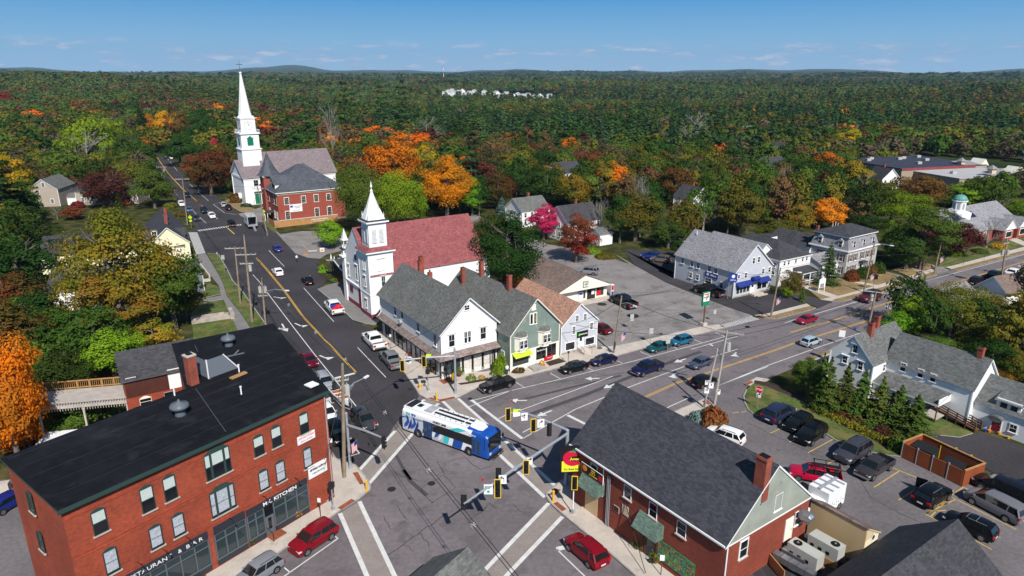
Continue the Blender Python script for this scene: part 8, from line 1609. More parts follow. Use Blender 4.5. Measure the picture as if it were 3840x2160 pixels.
diamond('m',360,990,'yellow diamond pedestrian warning sign on the left of the far crosswalk'); diamond('m',1600,905,'yellow diamond warning sign on the right of the far crosswalk',.8,3.6)
post('D',1330,865,'D',1328,752,'grey back of a road sign on the grass verge by the footpath',.75,.95,'hvac',110,name='street_sign'); post('D',1290,800,'D',1290,735,'thin sign post at the start of the grass verge',.3,.4,'hvac',110)
post('B',1255,1005,'B',1255,935,'plain sign seen edge on beside the near lane',.5,.7,'hvac',20); post('B',1370,955,'B',1380,870,'blue white guide sign before the farmhouse chimneys',.9,1.1,'sign_white',100); post('B',1445,925,'B',1447,870,'dark post with small blue sign left of the farmhouse chimneys',.4,.5,'sign_blue',100)
post('f',1393,560,'f',1393,490,'grey rectangular road sign back at the bright kerb spaces',.75,1.1,'hvac',140,hmin=2.6); post('f',1562,648,'f',1565,575,'grey rectangular road sign back in front of the teal saloon',.75,1.2,'hvac',140,hmin=2.6); post('f',1200,425,'f',1200,360,'pale rectangular sign back in the convenience car park',.7,1.2,'hvac',140,hmin=2.8); post('B',607,815,'B',610,752,'grey round topped sign back right of the tall number sign',.55,.75,'hvac',140)
post('k',2210,770,'k',2230,620,'dark square hanging sign before the mansard house lawn',1.2,1.0,'sign_black',-60,pm='wood_dark',hmin=3.2); post('r',935,220,'r',940,110,'dark post on the lawn of the library',.2,.3,'wood_dark',pm='wood_dark'); post('r',1113,170,'r',1120,85,'second dark post on the lawn of the library',.2,.3,'wood_dark',pm='wood_dark')
p=P('k',1655,790); t=thing('notice_board','white peaked notice board on two posts in the garden beside the spruce','sign',(p.x,p.y,.1),R(25)); b=MB(); b.box(-.75,-.06,.9,.75,.06,2.6,'sign_white'); b.add([(-.85,-.06,2.6),(.85,-.06,2.6),(0,-.06,3.1)],[(0,1,2)],'sign_white'); b.build('sign_board',t); b=MB(); b.box(-.85,-.08,0,-.72,.08,2.6,'white_paint'); b.box(.72,-.08,0,.85,.08,2.6,'white_paint'); b.build('sign_post',t); b=MB(); b.box(-.45,-.08,1.0,.45,-.061,1.7,'sign_black'); b.box(-.3,-.085,1.1,.3,-.081,1.6,'gray_trim'); b.build('sign_symbol',t)
p=P('i',195,985); t=thing('cafe_sign','white square hanging sign with a blue emblem before the glass pavilion','sign',(p.x,p.y,.1),R(-60)); b=MB(); b.tube([(0,0,0),(0,0,4.6)],.07,'sign_white'); b.build('post',t); b=MB(); b.box(-1.6,-.06,2.6,-.1,.06,4.2,'sign_white'); b.build('sign_board',t); b=MB(); mat('skyblue',(.12,.35,.55),.5); b.poly([(-.85+.35*math.cos(q*PI/8),-.07,3.65+.28*math.sin(q*PI/8)) for q in range(16)],'skyblue'); b.build('sign_symbol',t)
p=P('i',115,960); t=thing('open_flag','tall white flag with vertical OPEN lettering beside the cafe sign','flag',(p.x,p.y,.1),R(-60)); b=MB(); b.tube([(-.4,0,0),(-.4,0,3.3)],.03,'steel'); b.build('pole',t); b=MB(); b.box(-.38,-.02,.7,.38,.02,3.0,'sign_white'); b.box(-.38,-.03,2.5,.38,-.021,3.0,'flag_red'); b.box(-.38,-.03,.7,.38,-.021,1.1,'flag_blue'); b.build('flag_cloth',t); text('OPEN',t,(0,-.04,1.8),.5,'sign_black',rot=(PI/2,-PI/2,0),bold=.01)
for k,x,y in(('i',105,850),('i',135,870)): p=P(k,x,y); t=thing('closed_parasol','closed white parasol on the cafe terrace, '+('left' if x==105 else 'right')+' of the pair','parasol',(p.x,p.y,0),0,'closed parasols'); b=MB(); b.tube([(0,0,0),(0,0,2.4)],.03,'steel'); b.build('pole',t); b=MB(); b.lathe([(.05,1.0),(.22,1.1),(.16,1.8),(.02,2.5)],'sign_white',8); b.build('canopy',t)
p=P('h',1640,1425); o=MB().box(-.5,-.4,0,.5,.4,.8,'sign_white').box(-.3,-.42,.2,.3,-.4,.6,'sign_orange').build('utility_cabinet',None,(p.x,p.y,0)); tag(o,'small pale cabinet with orange panel beside the leaf strewn lot','cabinet')
p=P('h',1400,1440);
bb=MB(); q0=P('h',1470,1432);q1=P('h',1575,1425); bb.bar((q0.x,q0.y,.2),(q1.x,q1.y,.2),.35,.25,'concrete'); tag(bb.build('parking_kerb'),'pale concrete kerb block in the small parking lot','kerb block')
q0=P('h',1380,1449+20);mk3=MB(); mk3.lathe([(.55,0),(.5,.05)],'sign_orange',9); o=mk3.build('orange_mat',None,(P('Cc',1215,1365).x,P('Cc',1215,1365).y,.05)); tag(o,'bright orange marker mat on the ground near the bushy yellow tree','mat')
# benches and pots by the church door, wheel planters
for k,x,y,lab in(('i',345,1195,'wooden bench and plants left of the church steps'),('i',300,1165,'small wooden bench under the church window')):
 p=P(k,x,y); t=thing('bench',lab,'bench',(p.x,p.y,.1),R(130),'benches by the church'); b=MB(); b.box(-.7,-.2,.4,.7,.2,.46,'wood_tan'); b.build('seat',t); b=MB(); b.box(-.7,.18,.46,.7,.24,.9,'wood_tan'); b.build('backrest',t)
 for x_ in(-.6,.6): b=MB(); b.box(x_-.04,-.2,0,x_+.04,.2,.4,'wood_dark'); b.build('leg',t)
def planter(k,x,y,lab,leaf,s_=.5,z=.13,h_=.0):
 p=P(k,x,y); t=thing('planter',lab,'planter',(p.x,p.y,z),0,'plant pots on the pavements'); b=MB(); b.lathe([(s_*.5,0),(s_*.62,s_*.8)],'wood_dark',10); b.build('pot',t); key=('pl',3)
 if key not in TR_H: TR_H[key]=crown('shrub',220,.09,9)
 o=ob('plant',TR_H[key],t,(0,0,s_*.7),0,s_*1.25); setmat(o,leaf)
planter('e',1508,640,'red flowered hanging planter along the corner store wall','leaf_red',.6,1.6); planter('e',1405,545,'rust coloured planter beside the store column','leaf_rust',.6); planter('e',1555,690,'red flowered planter nearer the store corner','leaf_crimson',.6); planter('e',1630,740,'tall rust planter by the signal arm','leaf_rust',.7); planter('e',1040+10,165,'yellow potted plant by the church steps','leaf_gold',.6); planter('b',405,870,'round pot of red and yellow flowers at the brick restaurant step','leaf_gold',.55); planter('a',2500,1165,'round pot of pink flowers below the restaurant windows','leaf_olive',.55)
planter('c',1255,1180,'tall orange and green grass planter left of the restaurant door','leaf_bright',.5); planter('c',1435,1320,'tall orange and green grass planter right of the restaurant door','leaf_bright',.5); planter('e',1745,830,'box planter with clipped greenery at the corner shop window','leaf_green',.6,.5); planter('e',1785,865,'second box planter with clipped greenery nearer the shop door','leaf_green',.6,.5); planter('e',2050,905,'box planter with yellow green leaves right of the shop door','leaf_bright',.6,.5)
# people
def person(k,x,y,lab,top,legs,pose='stand',az=0,z=.1,bag=None):
 p=P(k,x,y,z); v=[];e=[];r=[]
 def c(pts,rs):
  i0=len(v); v.extend(pts); r.extend(rs); e.extend([(i0+i,i0+i+1) for i in range(len(pts)-1)]); return i0
 if pose=='stand':
  c([(0,0,.95),(0,0,1.15),(0,0,1.38),(0,0,1.50),(0,.01,1.62),(0,0,1.74)],[.14,.13,.16,.055,.095,.07])
  sp_=[2];
  for s_ in(-1,1):
   i=c([(s_*.09,0,.90),(s_*.10,.05*s_,.5),(s_*.11,.12*s_,.08)],[.095,.065,.045]); e.append((0,i)); i2=len(v); v.append((s_*.11,.12*s_-.14,.04)); r.append(.04); e.append((i+2,i2))
   i=c([(s_*.19,0,1.38),(s_*.25,.05*s_,1.12),(s_*.25,-.1*s_,.88)],[.055,.042,.034]); e.append((2,i))
 else:
  c([(0,0,.48),(0,0,.72),(0,-.02,.95),(0,-.03,1.06),(0,-.04,1.18),(0,-.05,1.30)],[.15,.14,.16,.055,.095,.07])
  for s_ in(-1,1):
   i=c([(s_*.1,-.05,.47),(s_*.14,-.45,.50),(s_*.13,-.50,.1)],[.09,.065,.045]); e.append((0,i)); i2=len(v); v.append((s_*.13,-.64,.04)); r.append(.04); e.append((i+2,i2))
   i=c([(s_*.19,-.02,.95),(s_*.24,-.15,.72),(s_*.12,-.38,.62)],[.055,.042,.034]); e.append((2,i))
 me=bpy.data.meshes.new('person'); me.from_pydata(v,e,[]); o=ob('person',me,None,p,R(az)); tag(o,lab,'person')
 m=o.modifiers.new('skin','SKIN'); sk=me.skin_vertices[0] if me.skin_vertices else None
 if sk is None:
  bm=bmesh.new(); bm.from_mesh(me); bm.verts.layers.skin.verify(); bm.to_mesh(me); bm.free(); sk=me.skin_vertices[0]
 for i,q in enumerate(r): sk.data[i].radius=(q,q); sk.data[i].use_root=(i==0)
 o.modifiers.new('sub','SUBSURF').levels=1; o.modifiers['sub'].render_levels=1
 # clothing colours by height on the body
 mm=bpy.data.materials.new('clothes'); mm.use_nodes=True; nt=mm.node_tree; bb=nt.nodes['Principled BSDF']; bb.inputs['Roughness'].default_value=.8; g=N(nt,'ShaderNodeTexCoord'); s3=N(nt,'ShaderNodeSeparateXYZ'); nt.links.new(g.outputs['Object'],s3.inputs[0])
 hi=1.75 if pose=='stand' else 1.31; wz=(.93 if pose=='stand' else .60); nk=(1.47 if pose=='stand' else 1.04); hr=(1.70 if pose=='stand' else 1.25)
 nt.links.new(Ramp(nt,MathN(nt,'DIVIDE',s3.outputs[2],2.),[(0,(.02,.02,.02)),(.05,legs),(wz/2,top),(nk/2,(.42,.24,.17)),(hr/2,(.04,.025,.02))],'CONSTANT'),bb.inputs['Base Color']); me.materials.append(mm); return o
person('p',1114,982,'person in a white top and dark trousers walking beside the far parked cars',(.75,.75,.75),(.02,.025,.04),'stand',30)
person('f',180,772,'seated person in reddish clothes on the left of the green shop steps',(.35,.12,.10),(.25,.10,.09),'sit',35,.12); person('f',222,762,'seated person in black with bare arms on the right of the green shop steps',(.02,.02,.025),(.05,.05,.06),'sit',35,.12)
person('x',1470,320,'person in white and dark clothes standing behind the black pickup bed',(.7,.7,.72),(.03,.04,.10),'stand',200)
# ---------------- trees ----------------
def tp(k,bx,by,tx,ty,wpx,style,leaf,lab,lod='mid',tk=None,name=None,group='trees around the town'):
 # trunk foot, crown top and crown width measured in the photograph
 p=P(k,bx,by); h=max(2.5,HGT(p,tk or k,tx,ty)); dist=math.hypot(p.x,p.y,CH-h*.5); wm=wpx/TL[tk or k][2]*dist/FOC
 nomw={'round':7.6,'broad':9.8,'oval':6.2,'sparse':8.2,'pine':5.4,'spruce':4.9,'arbor':4.0,'cedar':4.2,'bare':6.4}[style]
 t=tree(p.x,p.y,h,style,leaf,lod,wm/(nomw*h/10)*(1.3 if style=='arbor' else 1),lab,group,name); FOOT.append([(p.x-2,p.y-2),(p.x+2,p.y-2),(p.x+2,p.y+2),(p.x-2,p.y+2)]); return t
# left foreground
tp('t',700,740,660,-25,560,'round','leaf_mixed','big thin maple turning orange in front of the yellow barn','huge'); tp('t',700,800,640,330,560,'sparse','leaf_mixed','lower broad maple turning orange behind the brick annex','huge')
tp('t',1000,700,910,170,330,'oval','leaf_green','narrower green maple right of the big orange one','hero'); tp('t',1060,640,1080,380,230,'round','leaf_olive','small green and orange maple beside the brick wing','hero')
tp('z1',120,900,75,65,340,'round','leaf_orange','blazing orange maple at the left edge','huge'); tp('z1',170,770,140,570,250,'round','leaf_orange','lower orange maple above the brick block corner','hero')
tp('t',560,900,520,520,420,'round','leaf_green','bushy green maple behind the annex deck','hero'); tp('z1',420,700,400,440,340,'round','leaf_green','dark green tree beside the timber deck','hero'); tp('z1',620,380,560,110,300,'round','leaf_bright','lit green maple behind the annex roof','hero')
tp('z1',320,560,300,200,300,'round','leaf_dark','shady green tree between the orange maple and the deck','hero'); tp('z1',-60,800,-60,250,320,'round','leaf_dark','dark tree cut by the left edge below the orange maple','hero'); tp('z1',850,280,820,60,300,'sparse','leaf_mixed','half bare orange tree just behind the black roof','hero'); tp('z1',60,380,20,-60,360,'round','leaf_rust','rust tinted dark tree at the left edge','hero')
tp('t',120,520,40,150,420,'round','leaf_dark','large dark green tree at the left edge level with the barn','hero'); tp('t',60,640,100,330,340,'round','leaf_rust','dark reddish green tree at left below the barn','hero'); tp('t',230,780,180,480,330,'round','leaf_dark','dark tree left of the white house','hero'); tp('t',350,860,330,560,300,'round','leaf_green','green tree below the white house','hero')
tp('t',60,160,40,-300,330,'pine','leaf_dark','tall dark conifer at the left edge','hero'); tp('t',180,250,170,20,260,'round','leaf_dark','dark drooping tree beside the barn roof','hero'); tp('n',120,1400,60,880,380,'round','leaf_gold','golden orange maple left of the beige saltbox','hero'); tp('n',130,1449,150,1280,330,'round','leaf_olive','green and orange tree in front of the beige saltbox','hero'); tp('n',-40,1300,-20,700,260,'round','leaf_gold','golden tree cut by the left edge','hero')
tp('n',1110,1440,1130,1010,430,'round','leaf_maroon','very dark maroon maple before the beige cape','hero'); tp('n',1560,1449,1560,1030,380,'round','leaf_green','round green maple beside the street above the yellow house chimney','hero'); tp('n',900,1150,900,640,520,'bare','leaf_olive','large pale bare tree behind the beige houses','hero'); tp('n',1000,1090,990,500,560,'broad','leaf_bright','wide bright green tree behind the bare one','hero')
tp('n',1380,1130,1340,640,360,'round','leaf_dark','dark tree left of the far street','hero'); tp('n',1450,780,1440,410,210,'spruce','leaf_dark','very dark tall conifer at the bend of the far street','hero'); tp('n',1530,770,1550,490,170,'round','leaf_orange','bright orange maple at the bend of the far street','hero'); tp('n',1700,800,1690,430,220,'round','leaf_gold','golden maple right of the street bend','hero'); tp('n',1830,860,1820,450,230,'sparse','leaf_rust','russet thin tree right of the golden maple','hero')
tp('n',2050,900,2060,430,330,'round','leaf_dark','dark green round tree up the slope left of the steeple','hero'); tp('n',1820,1030,1790,680,350,'round','leaf_dark','green tree over the parked cars of the far street','hero'); tp('n',2130,1320,2180,810,400,'round','leaf_rust','red brown maple left of the steeple church','hero'); tp('n',2290,1250,2300,760,260,'sparse','leaf_rust','rust coloured tree touching the steeple church','hero'); tp('n',1960,1180,1950,890,220,'round','leaf_rust','brown green tree beside the church lane','hero'); tp('n',2170,980,2170,730,130,'round','leaf_crimson','small crimson tree left of the belfry','hero')
tp('n',2000,1270,2040,1040,200,'round','leaf_rust','low russet tree over the pavement by the far street','hero')
tp('D',440,540,430,455,120,'round','leaf_red','reddish bush like tree beside the beige ell','mid'); tp('D',340,540,345,460,80,'bare','leaf_red','bare small tree at the beige saltbox wall','mid'); tp('n',1200,1449,1200,1250,90,'cedar','leaf_arbor','narrow light green conifer in front of the beige cape','hero')
# middle
tp('i',420,560,440,-60,600,'broad','leaf_green','large green maple behind the small church spire','huge'); tp('i',700,560,700,-40,520,'broad','leaf_bright','large sunny green maple right of the church spire','huge'); tp('i',860,520,880,60,260,'round','leaf_bright','yellow green maple against the orange one','hero')
tp('A',850,350,820,-40,330,'round','leaf_orange','big half bare orange maple behind the maroon roof','huge'); tp('p',1490,770,1480,500,230,'round','leaf_orange','orange maple rising behind the bright green church maples','hero'); tp('p',1580,760,1580,520,170,'round','leaf_gold','golden maple beside the large orange one','hero'); tp('A',560,150,560,-40,200,'round','leaf_orange','orange tree top behind the green maples','hero'); tp('A',1000,340,975,90,150,'oval','leaf_bright','slim light green tree right of the orange maple','hero'); tp('A',1180,320,1170,220,95,'spruce','leaf_blue','small blue spruce by the side street','hero'); tp('A',1160,300,1160,50,200,'round','leaf_rust','russet tree behind the blue spruce','hero')
tp('i',100,700,110,440,290,'round','leaf_bright','bushy yellow green tree in front of the brick hall','hero',tk='i'); tp('A',1220,800,1230,300,480,'round','leaf_dark','huge dark green maple right of the maroon roof','huge'); tp('A',1110,500,1090,330,220,'round','leaf_rust','rust topped tree behind the huge dark maple','hero')
tp('A',1430,480,1440,255,190,'oval','leaf_crimson','crimson maple in front of the grey gable house','huge'); tp('A',1625,620,1640,305,250,'oval','leaf_red','bright red maple on its own by the car park','huge'); tp('A',1250,780,1150,660,160,'round','leaf_gold','low golden tree behind the green store chimney','hero'); tp('A',1230,800,1220,690,110,'round','leaf_maroon','dark red bush between the golden tree and the dark maple','hero')
tp('A',1780,480,1790,210,170,'bare','leaf_olive','pale bare tree right of the red maple','hero'); tp('A',1890,500,1900,190,200,'round','leaf_dark','dark tree at the back of the car park','hero'); tp('A',1400,250,1400,20,230,'round','leaf_dark','dark dense tree behind the grey gable house','hero'); tp('A',1560,240,1570,80,160,'round','leaf_mixed','orange tinged tree above the charcoal gable','hero'); tp('A',1650,230,1660,60,200,'round','leaf_olive','green tree above the charcoal gable','hero'); tp('A',1820,280,1820,-10,160,'oval','leaf_mixed','tall orange green maple right of the charcoal gable','hero')
tp('B',130,330,150,20,330,'round','leaf_olive','green and brown tree left end behind the car park','hero'); tp('B',330,370,330,180,240,'round','leaf_dark','dark tree over the parked brown car','hero'); tp('B',540,270,545,20,330,'bare','leaf_olive','wide grey bare tree behind the insurance office roof','huge'); tp('B',160,300,150,-80,150,'bare','leaf_olive','white barked bare tree behind the car park','hero'); tp('B',400,430,385,310,110,'round','leaf_dark','small dark bush tree at the insurance office back corner','hero')
tp('B',760,290,770,10,300,'broad','leaf_olive','broad green gold tree behind the rear wing','hero'); tp('B',970,350,960,170,250,'round','leaf_olive','olive tree above the white shed roof','hero'); tp('B',1120,290,1150,100,180,'round','leaf_mixed','orange flecked tree behind the balcony wing','hero'); tp('B',1300,260,1290,60,200,'round','leaf_orange','orange and green maple above the mansard roof','hero'); tp('B',1530,270,1520,150,170,'round','leaf_dark','dark round tree right of the mansard roof','hero'); tp('B',1210,240,1200,110,150,'round','leaf_rust','russet tree behind the mansard wing','hero')
tp('B',1670,240,1670,10,380,'broad','leaf_bright','wide bright green vase shaped tree above the mansard house','huge'); tp('B',1850,500,1850,90,340,'oval','leaf_green','tall deep green tree right of the mansard house','huge'); tp('B',1760,500,1760,240,260,'round','leaf_dark','green tree in the shade right of the mansard house','hero'); tp('B',1680,430,1710,180,150,'round','leaf_bright','yellow green smaller tree behind the deep green one','hero'); tp('B',2080,420,2080,210,220,'round','leaf_maroon','dark purple leaved tree before the library','hero'); tp('B',2250,370,2240,170,230,'bare','leaf_olive','fine branched bare tree before the library','hero'); tp('B',2330,150,2340,20,190,'bare','leaf_olive','bare tree behind the library cupola','hero'); tp('B',2450,210,2460,60,150,'round','leaf_bright','bright green tree at the right edge behind the library','hero'); tp('B',2130,130,2120,-30,200,'oval','leaf_bright','bright green tree in front of the plaza gable','hero'); tp('B',2000,120,1990,-10,130,'round','leaf_green','green tree left of the library cupola','hero')
tp('k',1710,710,1750,260,290,'spruce','leaf_pine','shapely green conifer in front of the mansard house wing','huge'); tp('k',1320,840,1330,520,250,'round','leaf_rust','rust and green round tree between insurance office and lawn','hero'); tp('k',1450,890,1455,720,90,'cedar','leaf_arbor','small pointed cedar on the forecourt edge','hero'); tp('k',1290,860,1270,720,130,'round','leaf_bright','low bright bush tree at the forecourt edge','hero')
for k,x,y,r_,lf,lab in(('k',1985,665,1.5,'leaf_rust','clipped round reddish shrub leftmost before the mansard house'),('k',2090,640,1.5,'leaf_dark','clipped round green shrub second before the mansard house'),('k',2185,605,1.3,'leaf_rust','clipped round reddish shrub third before the mansard house'),('k',2265,580,1.5,'leaf_dark','clipped round green shrub rightmost before the mansard house')): p=P(k,x,y); shrub(p.x,p.y,r_,r_*1.5,lf,lab,900)
# right: roadside olives and green trees
tp('r',830,800,880,360,560,'broad','leaf_olive','large olive tree nearest the right roadside','huge'); tp('r',1150,700,1130,440,300,'broad','leaf_olive','olive tree behind the nearest roadside one','huge'); tp('r',480,800,520,465,240,'oval','leaf_bright','slim bright green tree right of the farmhouse chimneys','hero'); tp('r',380,830,400,600,280,'round','leaf_bright','bright green tree touching the farmhouse roof','hero'); tp('r',1230,560,1230,420,190,'round','leaf_olive','olive tree in front of the brown roof','hero'); tp('r',1330,880,1330,620,260,'round','leaf_dark','dark tree below the grey shed at the right edge','hero'); tp('r',1050,1000,1050,700,300,'round','leaf_olive','lower olive tree behind the farmhouse wing','hero')
tp('l',1300,480,1250,220,420,'broad','leaf_green','green tree behind the farmhouse roof ridge','hero'); tp('l',1800,640,1820,240,420,'broad','leaf_dark','dark orange flecked tree right of the farmhouse chimney','hero'); tp('l',2080,700,2090,330,360,'round','leaf_olive','tree at the right edge behind the farmhouse ell','hero'); tp('l',1950,700,1950,560,260,'round','leaf_mixed','low orange green tree beside the ell roof','hero'); tp('l',2000,420,2020,100,330,'round','leaf_rust','rust tree at the right edge above the ell','hero')
# hedge of arborvitae before the farmhouse
for i,(x,y,ty,w_) in enumerate(((90,1010,440,200),(275,1020,500,190),(450,1060,570,200),(640,1120,640,210),(830,1180,730,230),(1000,1260,830,240),(20,930,400,180))): tp('l',x,y,x,ty,w_,'arbor','leaf_arbor','tall arborvitae of the hedge in front of the white farmhouse','hero',name='arborvitae',group='arborvitae hedge before the farmhouse')
tp('l',-95,830,-130,430,360,'round','leaf_green','leafy crooked tree at the end of the arborvitae hedge','huge',tk='l')
for i,(x,y) in enumerate(((60,960),(190,1010),(320,1060),(430,1110),(560,1160),(700,1220),(820,1290),(900,1350),(120,1010),(260,1050))): p=P('l',x,y+15); shrub(p.x,p.y,1.0,.8,('leaf_rust','leaf_green','leaf_maroon')[i%3],'low mixed shrub in the bed below the arborvitae hedge',300,group='low shrubs below the hedge')
gd=[]
# orange day lilies strip (grass like)
rs2=np.random.RandomState(5); a=P('l',0,1000);c_=P('l',760,1360); n_=2600; tt=rs2.rand(n_); q=np.array(a)[None]*(1-tt)[:,None]+np.array(c_)[None]*tt[:,None]+rs2.normal(size=(n_,3))*[.35,.35,0]; q[:,2]=.15+rs2.rand(n_)*.35; rs=rs2
o=ob('ground_cover',leaves(q,np.stack([rs2.normal(size=n_),rs2.normal(size=n_),.5+0*tt],1),.14,'ground_cover','leaf_mixed')); tag(o,kind='stuff')
for k,x,y,r_,h_,lf,lab in(('z3',1120,450,1.7,2.6,'leaf_red','reddish rounded shrub at the car park entrance behind the slate roof'),('z3',1010,420,1.2,1.5,'leaf_blue','blue green juniper beside the reddish shrub'),('z3',1150,480,.9,1.3,'leaf_green','small green shrub beside the reddish one'),('e',2165,930,.75,.9,'leaf_bright','round yellow green shrub in the corner store bed'),('e',2270,915,.55,.5,'leaf_gold','golden grassy plant in the corner store bed'),('e',2460,860,1.1,2.9,'leaf_bright','tall bright green shrub at the right corner of the store'),('e',2400,880,.7,.9,'leaf_green','low green shrub beside the bright one at the store corner'),('f',60,840,1.1,.5,'leaf_rust','low rust coloured bed plants before the green shop'),('f',300,790,.5,.9,'leaf_gold','straw coloured grass clump beside the shop steps'),('m',1280,610,1.8,1.0,'leaf_spruce','low juniper before the steeple church'),('m',1120,540,2.4,3.0,'leaf_rust','brown hedge shrub beside the church notice board'),('m',1640,840,1.3,1.9,'leaf_green','dark green shrub at the brick hall ramp'),('i',20,890,1.0,.8,'leaf_bright','clipped yellow green shrub furthest along the cafe bed'),('i',80,965,.7,.7,'leaf_green','small clipped shrub in the middle of the cafe bed'),('i',130,1000,.9,.5,'leaf_bright','flat yellow green shrub nearest in the cafe bed'),('i',30,920,1.1,.5,'leaf_bright','flat yellow green shrub left in the cafe bed'),('B',1400,440,.01,.01,'leaf_green','x'),('z4',850,735,1.2,1.7,'leaf_green','dark shrub at the far corner of the bin enclosure'),('f',880,615,.4,.3,'leaf_rust','rusty weed clump at the tax office corner'),('r',880,130,2.0,1.2,'leaf_bright','low yellow green shrubs on the library lawn'),('r',1080,110,1.8,1.,'leaf_green','low green shrubs on the library lawn'),('r',1240,70,2.2,1.,'leaf_gold','golden low shrubs before the library'),('B',1790,1240,.5,.4,'leaf_rust','x'),('D',460,470,2.2,2.,'leaf_red','reddish green shrub by the beige ell'),('n',1240,1420,2.,1.5,'leaf_orange','low orange shrub before the beige cape'),('A',1720,560,2.2,1.1,'leaf_bright','bright green low bush at the car park edge'),('A',1800,590,2.4,.8,'leaf_olive','olive low bush at the car park edge'),('D',1010,470,2.2,1.6,'leaf_olive','olive hedge shrub beside the far street kerb'),('D',1070,520,2.,1.2,'leaf_rust','rusty hedge shrub nearer the warning sign')):
 if lab=='x': continue
 p=P(k,x,y); shrub(p.x,p.y,r_,h_,lf,lab,600 if r_>1 else 260,sz=.13,group='shrubs and bushes')
b=MB();
for q_ in([(2030,960),(2130,945),(2340,900),(2330,930),(2130,965),(2060,975)],): ps=PP('e',q_,.14); b.poly([(p.x,p.y,.15) for p in ps],'mulch')
ps=PP('f',[(330,740),(460,700),(545,740),(380,785)],.14); b.poly([(p.x,p.y,.15) for p in ps],'mulch'); ps=PP('i',[(-40,830),(60,880),(200,1010),(150,1030),(0,960)],.05); b.poly([(p.x,p.y,.09) for p in ps],'mulch')
tag(b.build('flower_bed'),kind='structure')
# tall pines standing above the canopy
for u,v,t_,w_ in((1300,470,290,70),(1435,440,285,80),(1515,450,285,80),(1335,490,330,60),(1780,560,480,120),(1160,520,350,70),(1115,560,440,110)): tp('p',u,v+60,u,t_,w_,'pine','leaf_pine','tall pine rising above the canopy behind the brick hall','hero',name='pine_tree',group='tall pines above the canopy')
tp('p',1255,650,1250,370,90,'bare','leaf_olive','pale bare tree above the canopy right of the steeple','hero'); tp('p',1770,760,1790,535,130,'pine','leaf_spruce','tall blue green pine in the middle distance','hero'); tp('p',1670,700,1690,510,110,'pine','leaf_pine','dark pine left of the blue green one','hero')
for u,v,t_,w_,st,lf,lab in((2380,790,650,110,'bare','leaf_olive','white branched bare tree in the dark wood'),(2290,770,595,130,'oval','leaf_orange','upright orange maple in the dark wood'),(2150,790,640,140,'round','leaf_mixed','orange tinged tree near the dark roofed house'),(2050,770,620,190,'round','leaf_dark','dense dark tree left of the dark roofed house'),(2680,800,615,150,'sparse','leaf_green','light green tree above the insurance office'),(2800,790,640,230,'round','leaf_olive','olive gold tree above the rear wing'),(2530,770,610,150,'sparse','leaf_rust','russet thin tree above the convenience store lot'),(2600,560,410,140,'bare','leaf_olive','grey bare crown in the middle of the wood'),(3060,760,580,200,'broad','leaf_dark','dense dark maple right of the middle'),(3190,780,590,130,'oval','leaf_mixed','tall orange green tree left of the shopping plaza'),(3440,800,640,170,'round','leaf_rust','rust coloured tree in front of the plaza wall'),(1420,560,460,140,'round','leaf_orange','orange crown among the trees behind the brick hall'),(1530,620,480,180,'sparse','leaf_orange','orange half bare crown behind the brick hall'),(1600,560,430,130,'bare','leaf_olive','bare grey crown behind the orange trees'),(2160,430,390,60,'sparse','leaf_red','reddish crown deep in the wood'),(3170,590,475,90,'oval','leaf_gold','bright yellow tree deep in the right hand wood'),(3080,720,560,130,'round','leaf_orange','orange crown left of the dense dark maple'),(1740,620,540,150,'sparse','leaf_orange','gold orange crown left of the blue green pine'),(20,430,330,60,'round','leaf_red','pinkish red crown at the left edge')):
 tp('p',u,v,u,t_,w_,st,lf,lab,'hero')
# ---- forest: the nearest trees one by one, the rest as one mass ----
def inside(poly,x,y):
 c=False; n=len(poly); j=n-1
 for i in range(n):
  xi,yi=poly[i][0],poly[i][1]; xj,yj=poly[j][0],poly[j][1]
  if (yi>y)!=(yj>y) and x<(xj-xi)*(y-yi)/(yj-yi)+xi: c=not c
  j=i
 return c
core=[(q.x,q.y) for q in PP('p',[(-1500,1800),(-100,1740),(120,1600),(230,1400),(150,1150),(100,1050),(140,900),(150,775),(330,760),(540,770),(575,700),(535,600),(490,540),(470,500),(660,500),(745,600),(810,690),(860,740),(900,700),(1150,730),(1290,790),(1500,795),(1760,805),(1900,850),(2130,880),(2350,930),(2480,945),(2560,940),(2640,890),(2800,880),(2900,850),(3100,860),(3250,870),(3340,800),(3560,760),(3700,790),(3900,740),(4700,700),(5200,3000),(-1500,3000)])]
extra=[(q.x,q.y) for q in PP('p',[(3300,1235),(3480,1215),(3850,1140),(4300,1080),(4300,1700),(3860,1460),(3700,1400),(3560,1340)])]
lots=[[(q.x,q.y) for q in PP('p',L_)] for L_ in([(1720,760),(2000,740),(2420,830),(2560,900),(2460,940),(2240,900),(2000,860)],[(3180,790),(3300,720),(3850,640),(3900,700),(3400,800)],[(3400,590),(3840,560),(3840,700),(3500,690)],[(2090,780),(2450,880),(2300,930),(2080,830)])]
feet=[(min(p[0] for p in f_),max(p[0] for p in f_),min(p[1] for p in f_),max(p[1] for p in f_),f_) for f_ in FOOT]
estc=(sum(e[0] for e in EST)/len(EST),sum(e[1] for e in EST)/len(EST)); eb=(min(e[0] for e in EST)-14,max(e[0] for e in EST)+14,min(e[1] for e in EST)-30,max(e[1] for e in EST)+14)
def clear(x,y,d):
 if d<420:
  if inside(core,x,y) and not inside(extra,x,y): return True
  for L_ in lots:
   if inside(L_,x,y): return True
  for a0,a1,b0,b1,f_ in feet:
   if a0-9<x<a1+9 and b0-9<y<b1+9:
    if inside(f_,x,y) or inside(f_,x*1.035,y*1.035): return True
 if eb[0]<x<eb[1] and eb[2]<y<eb[3]: return True
 return False
cand=[]; rg=random.Random(4)
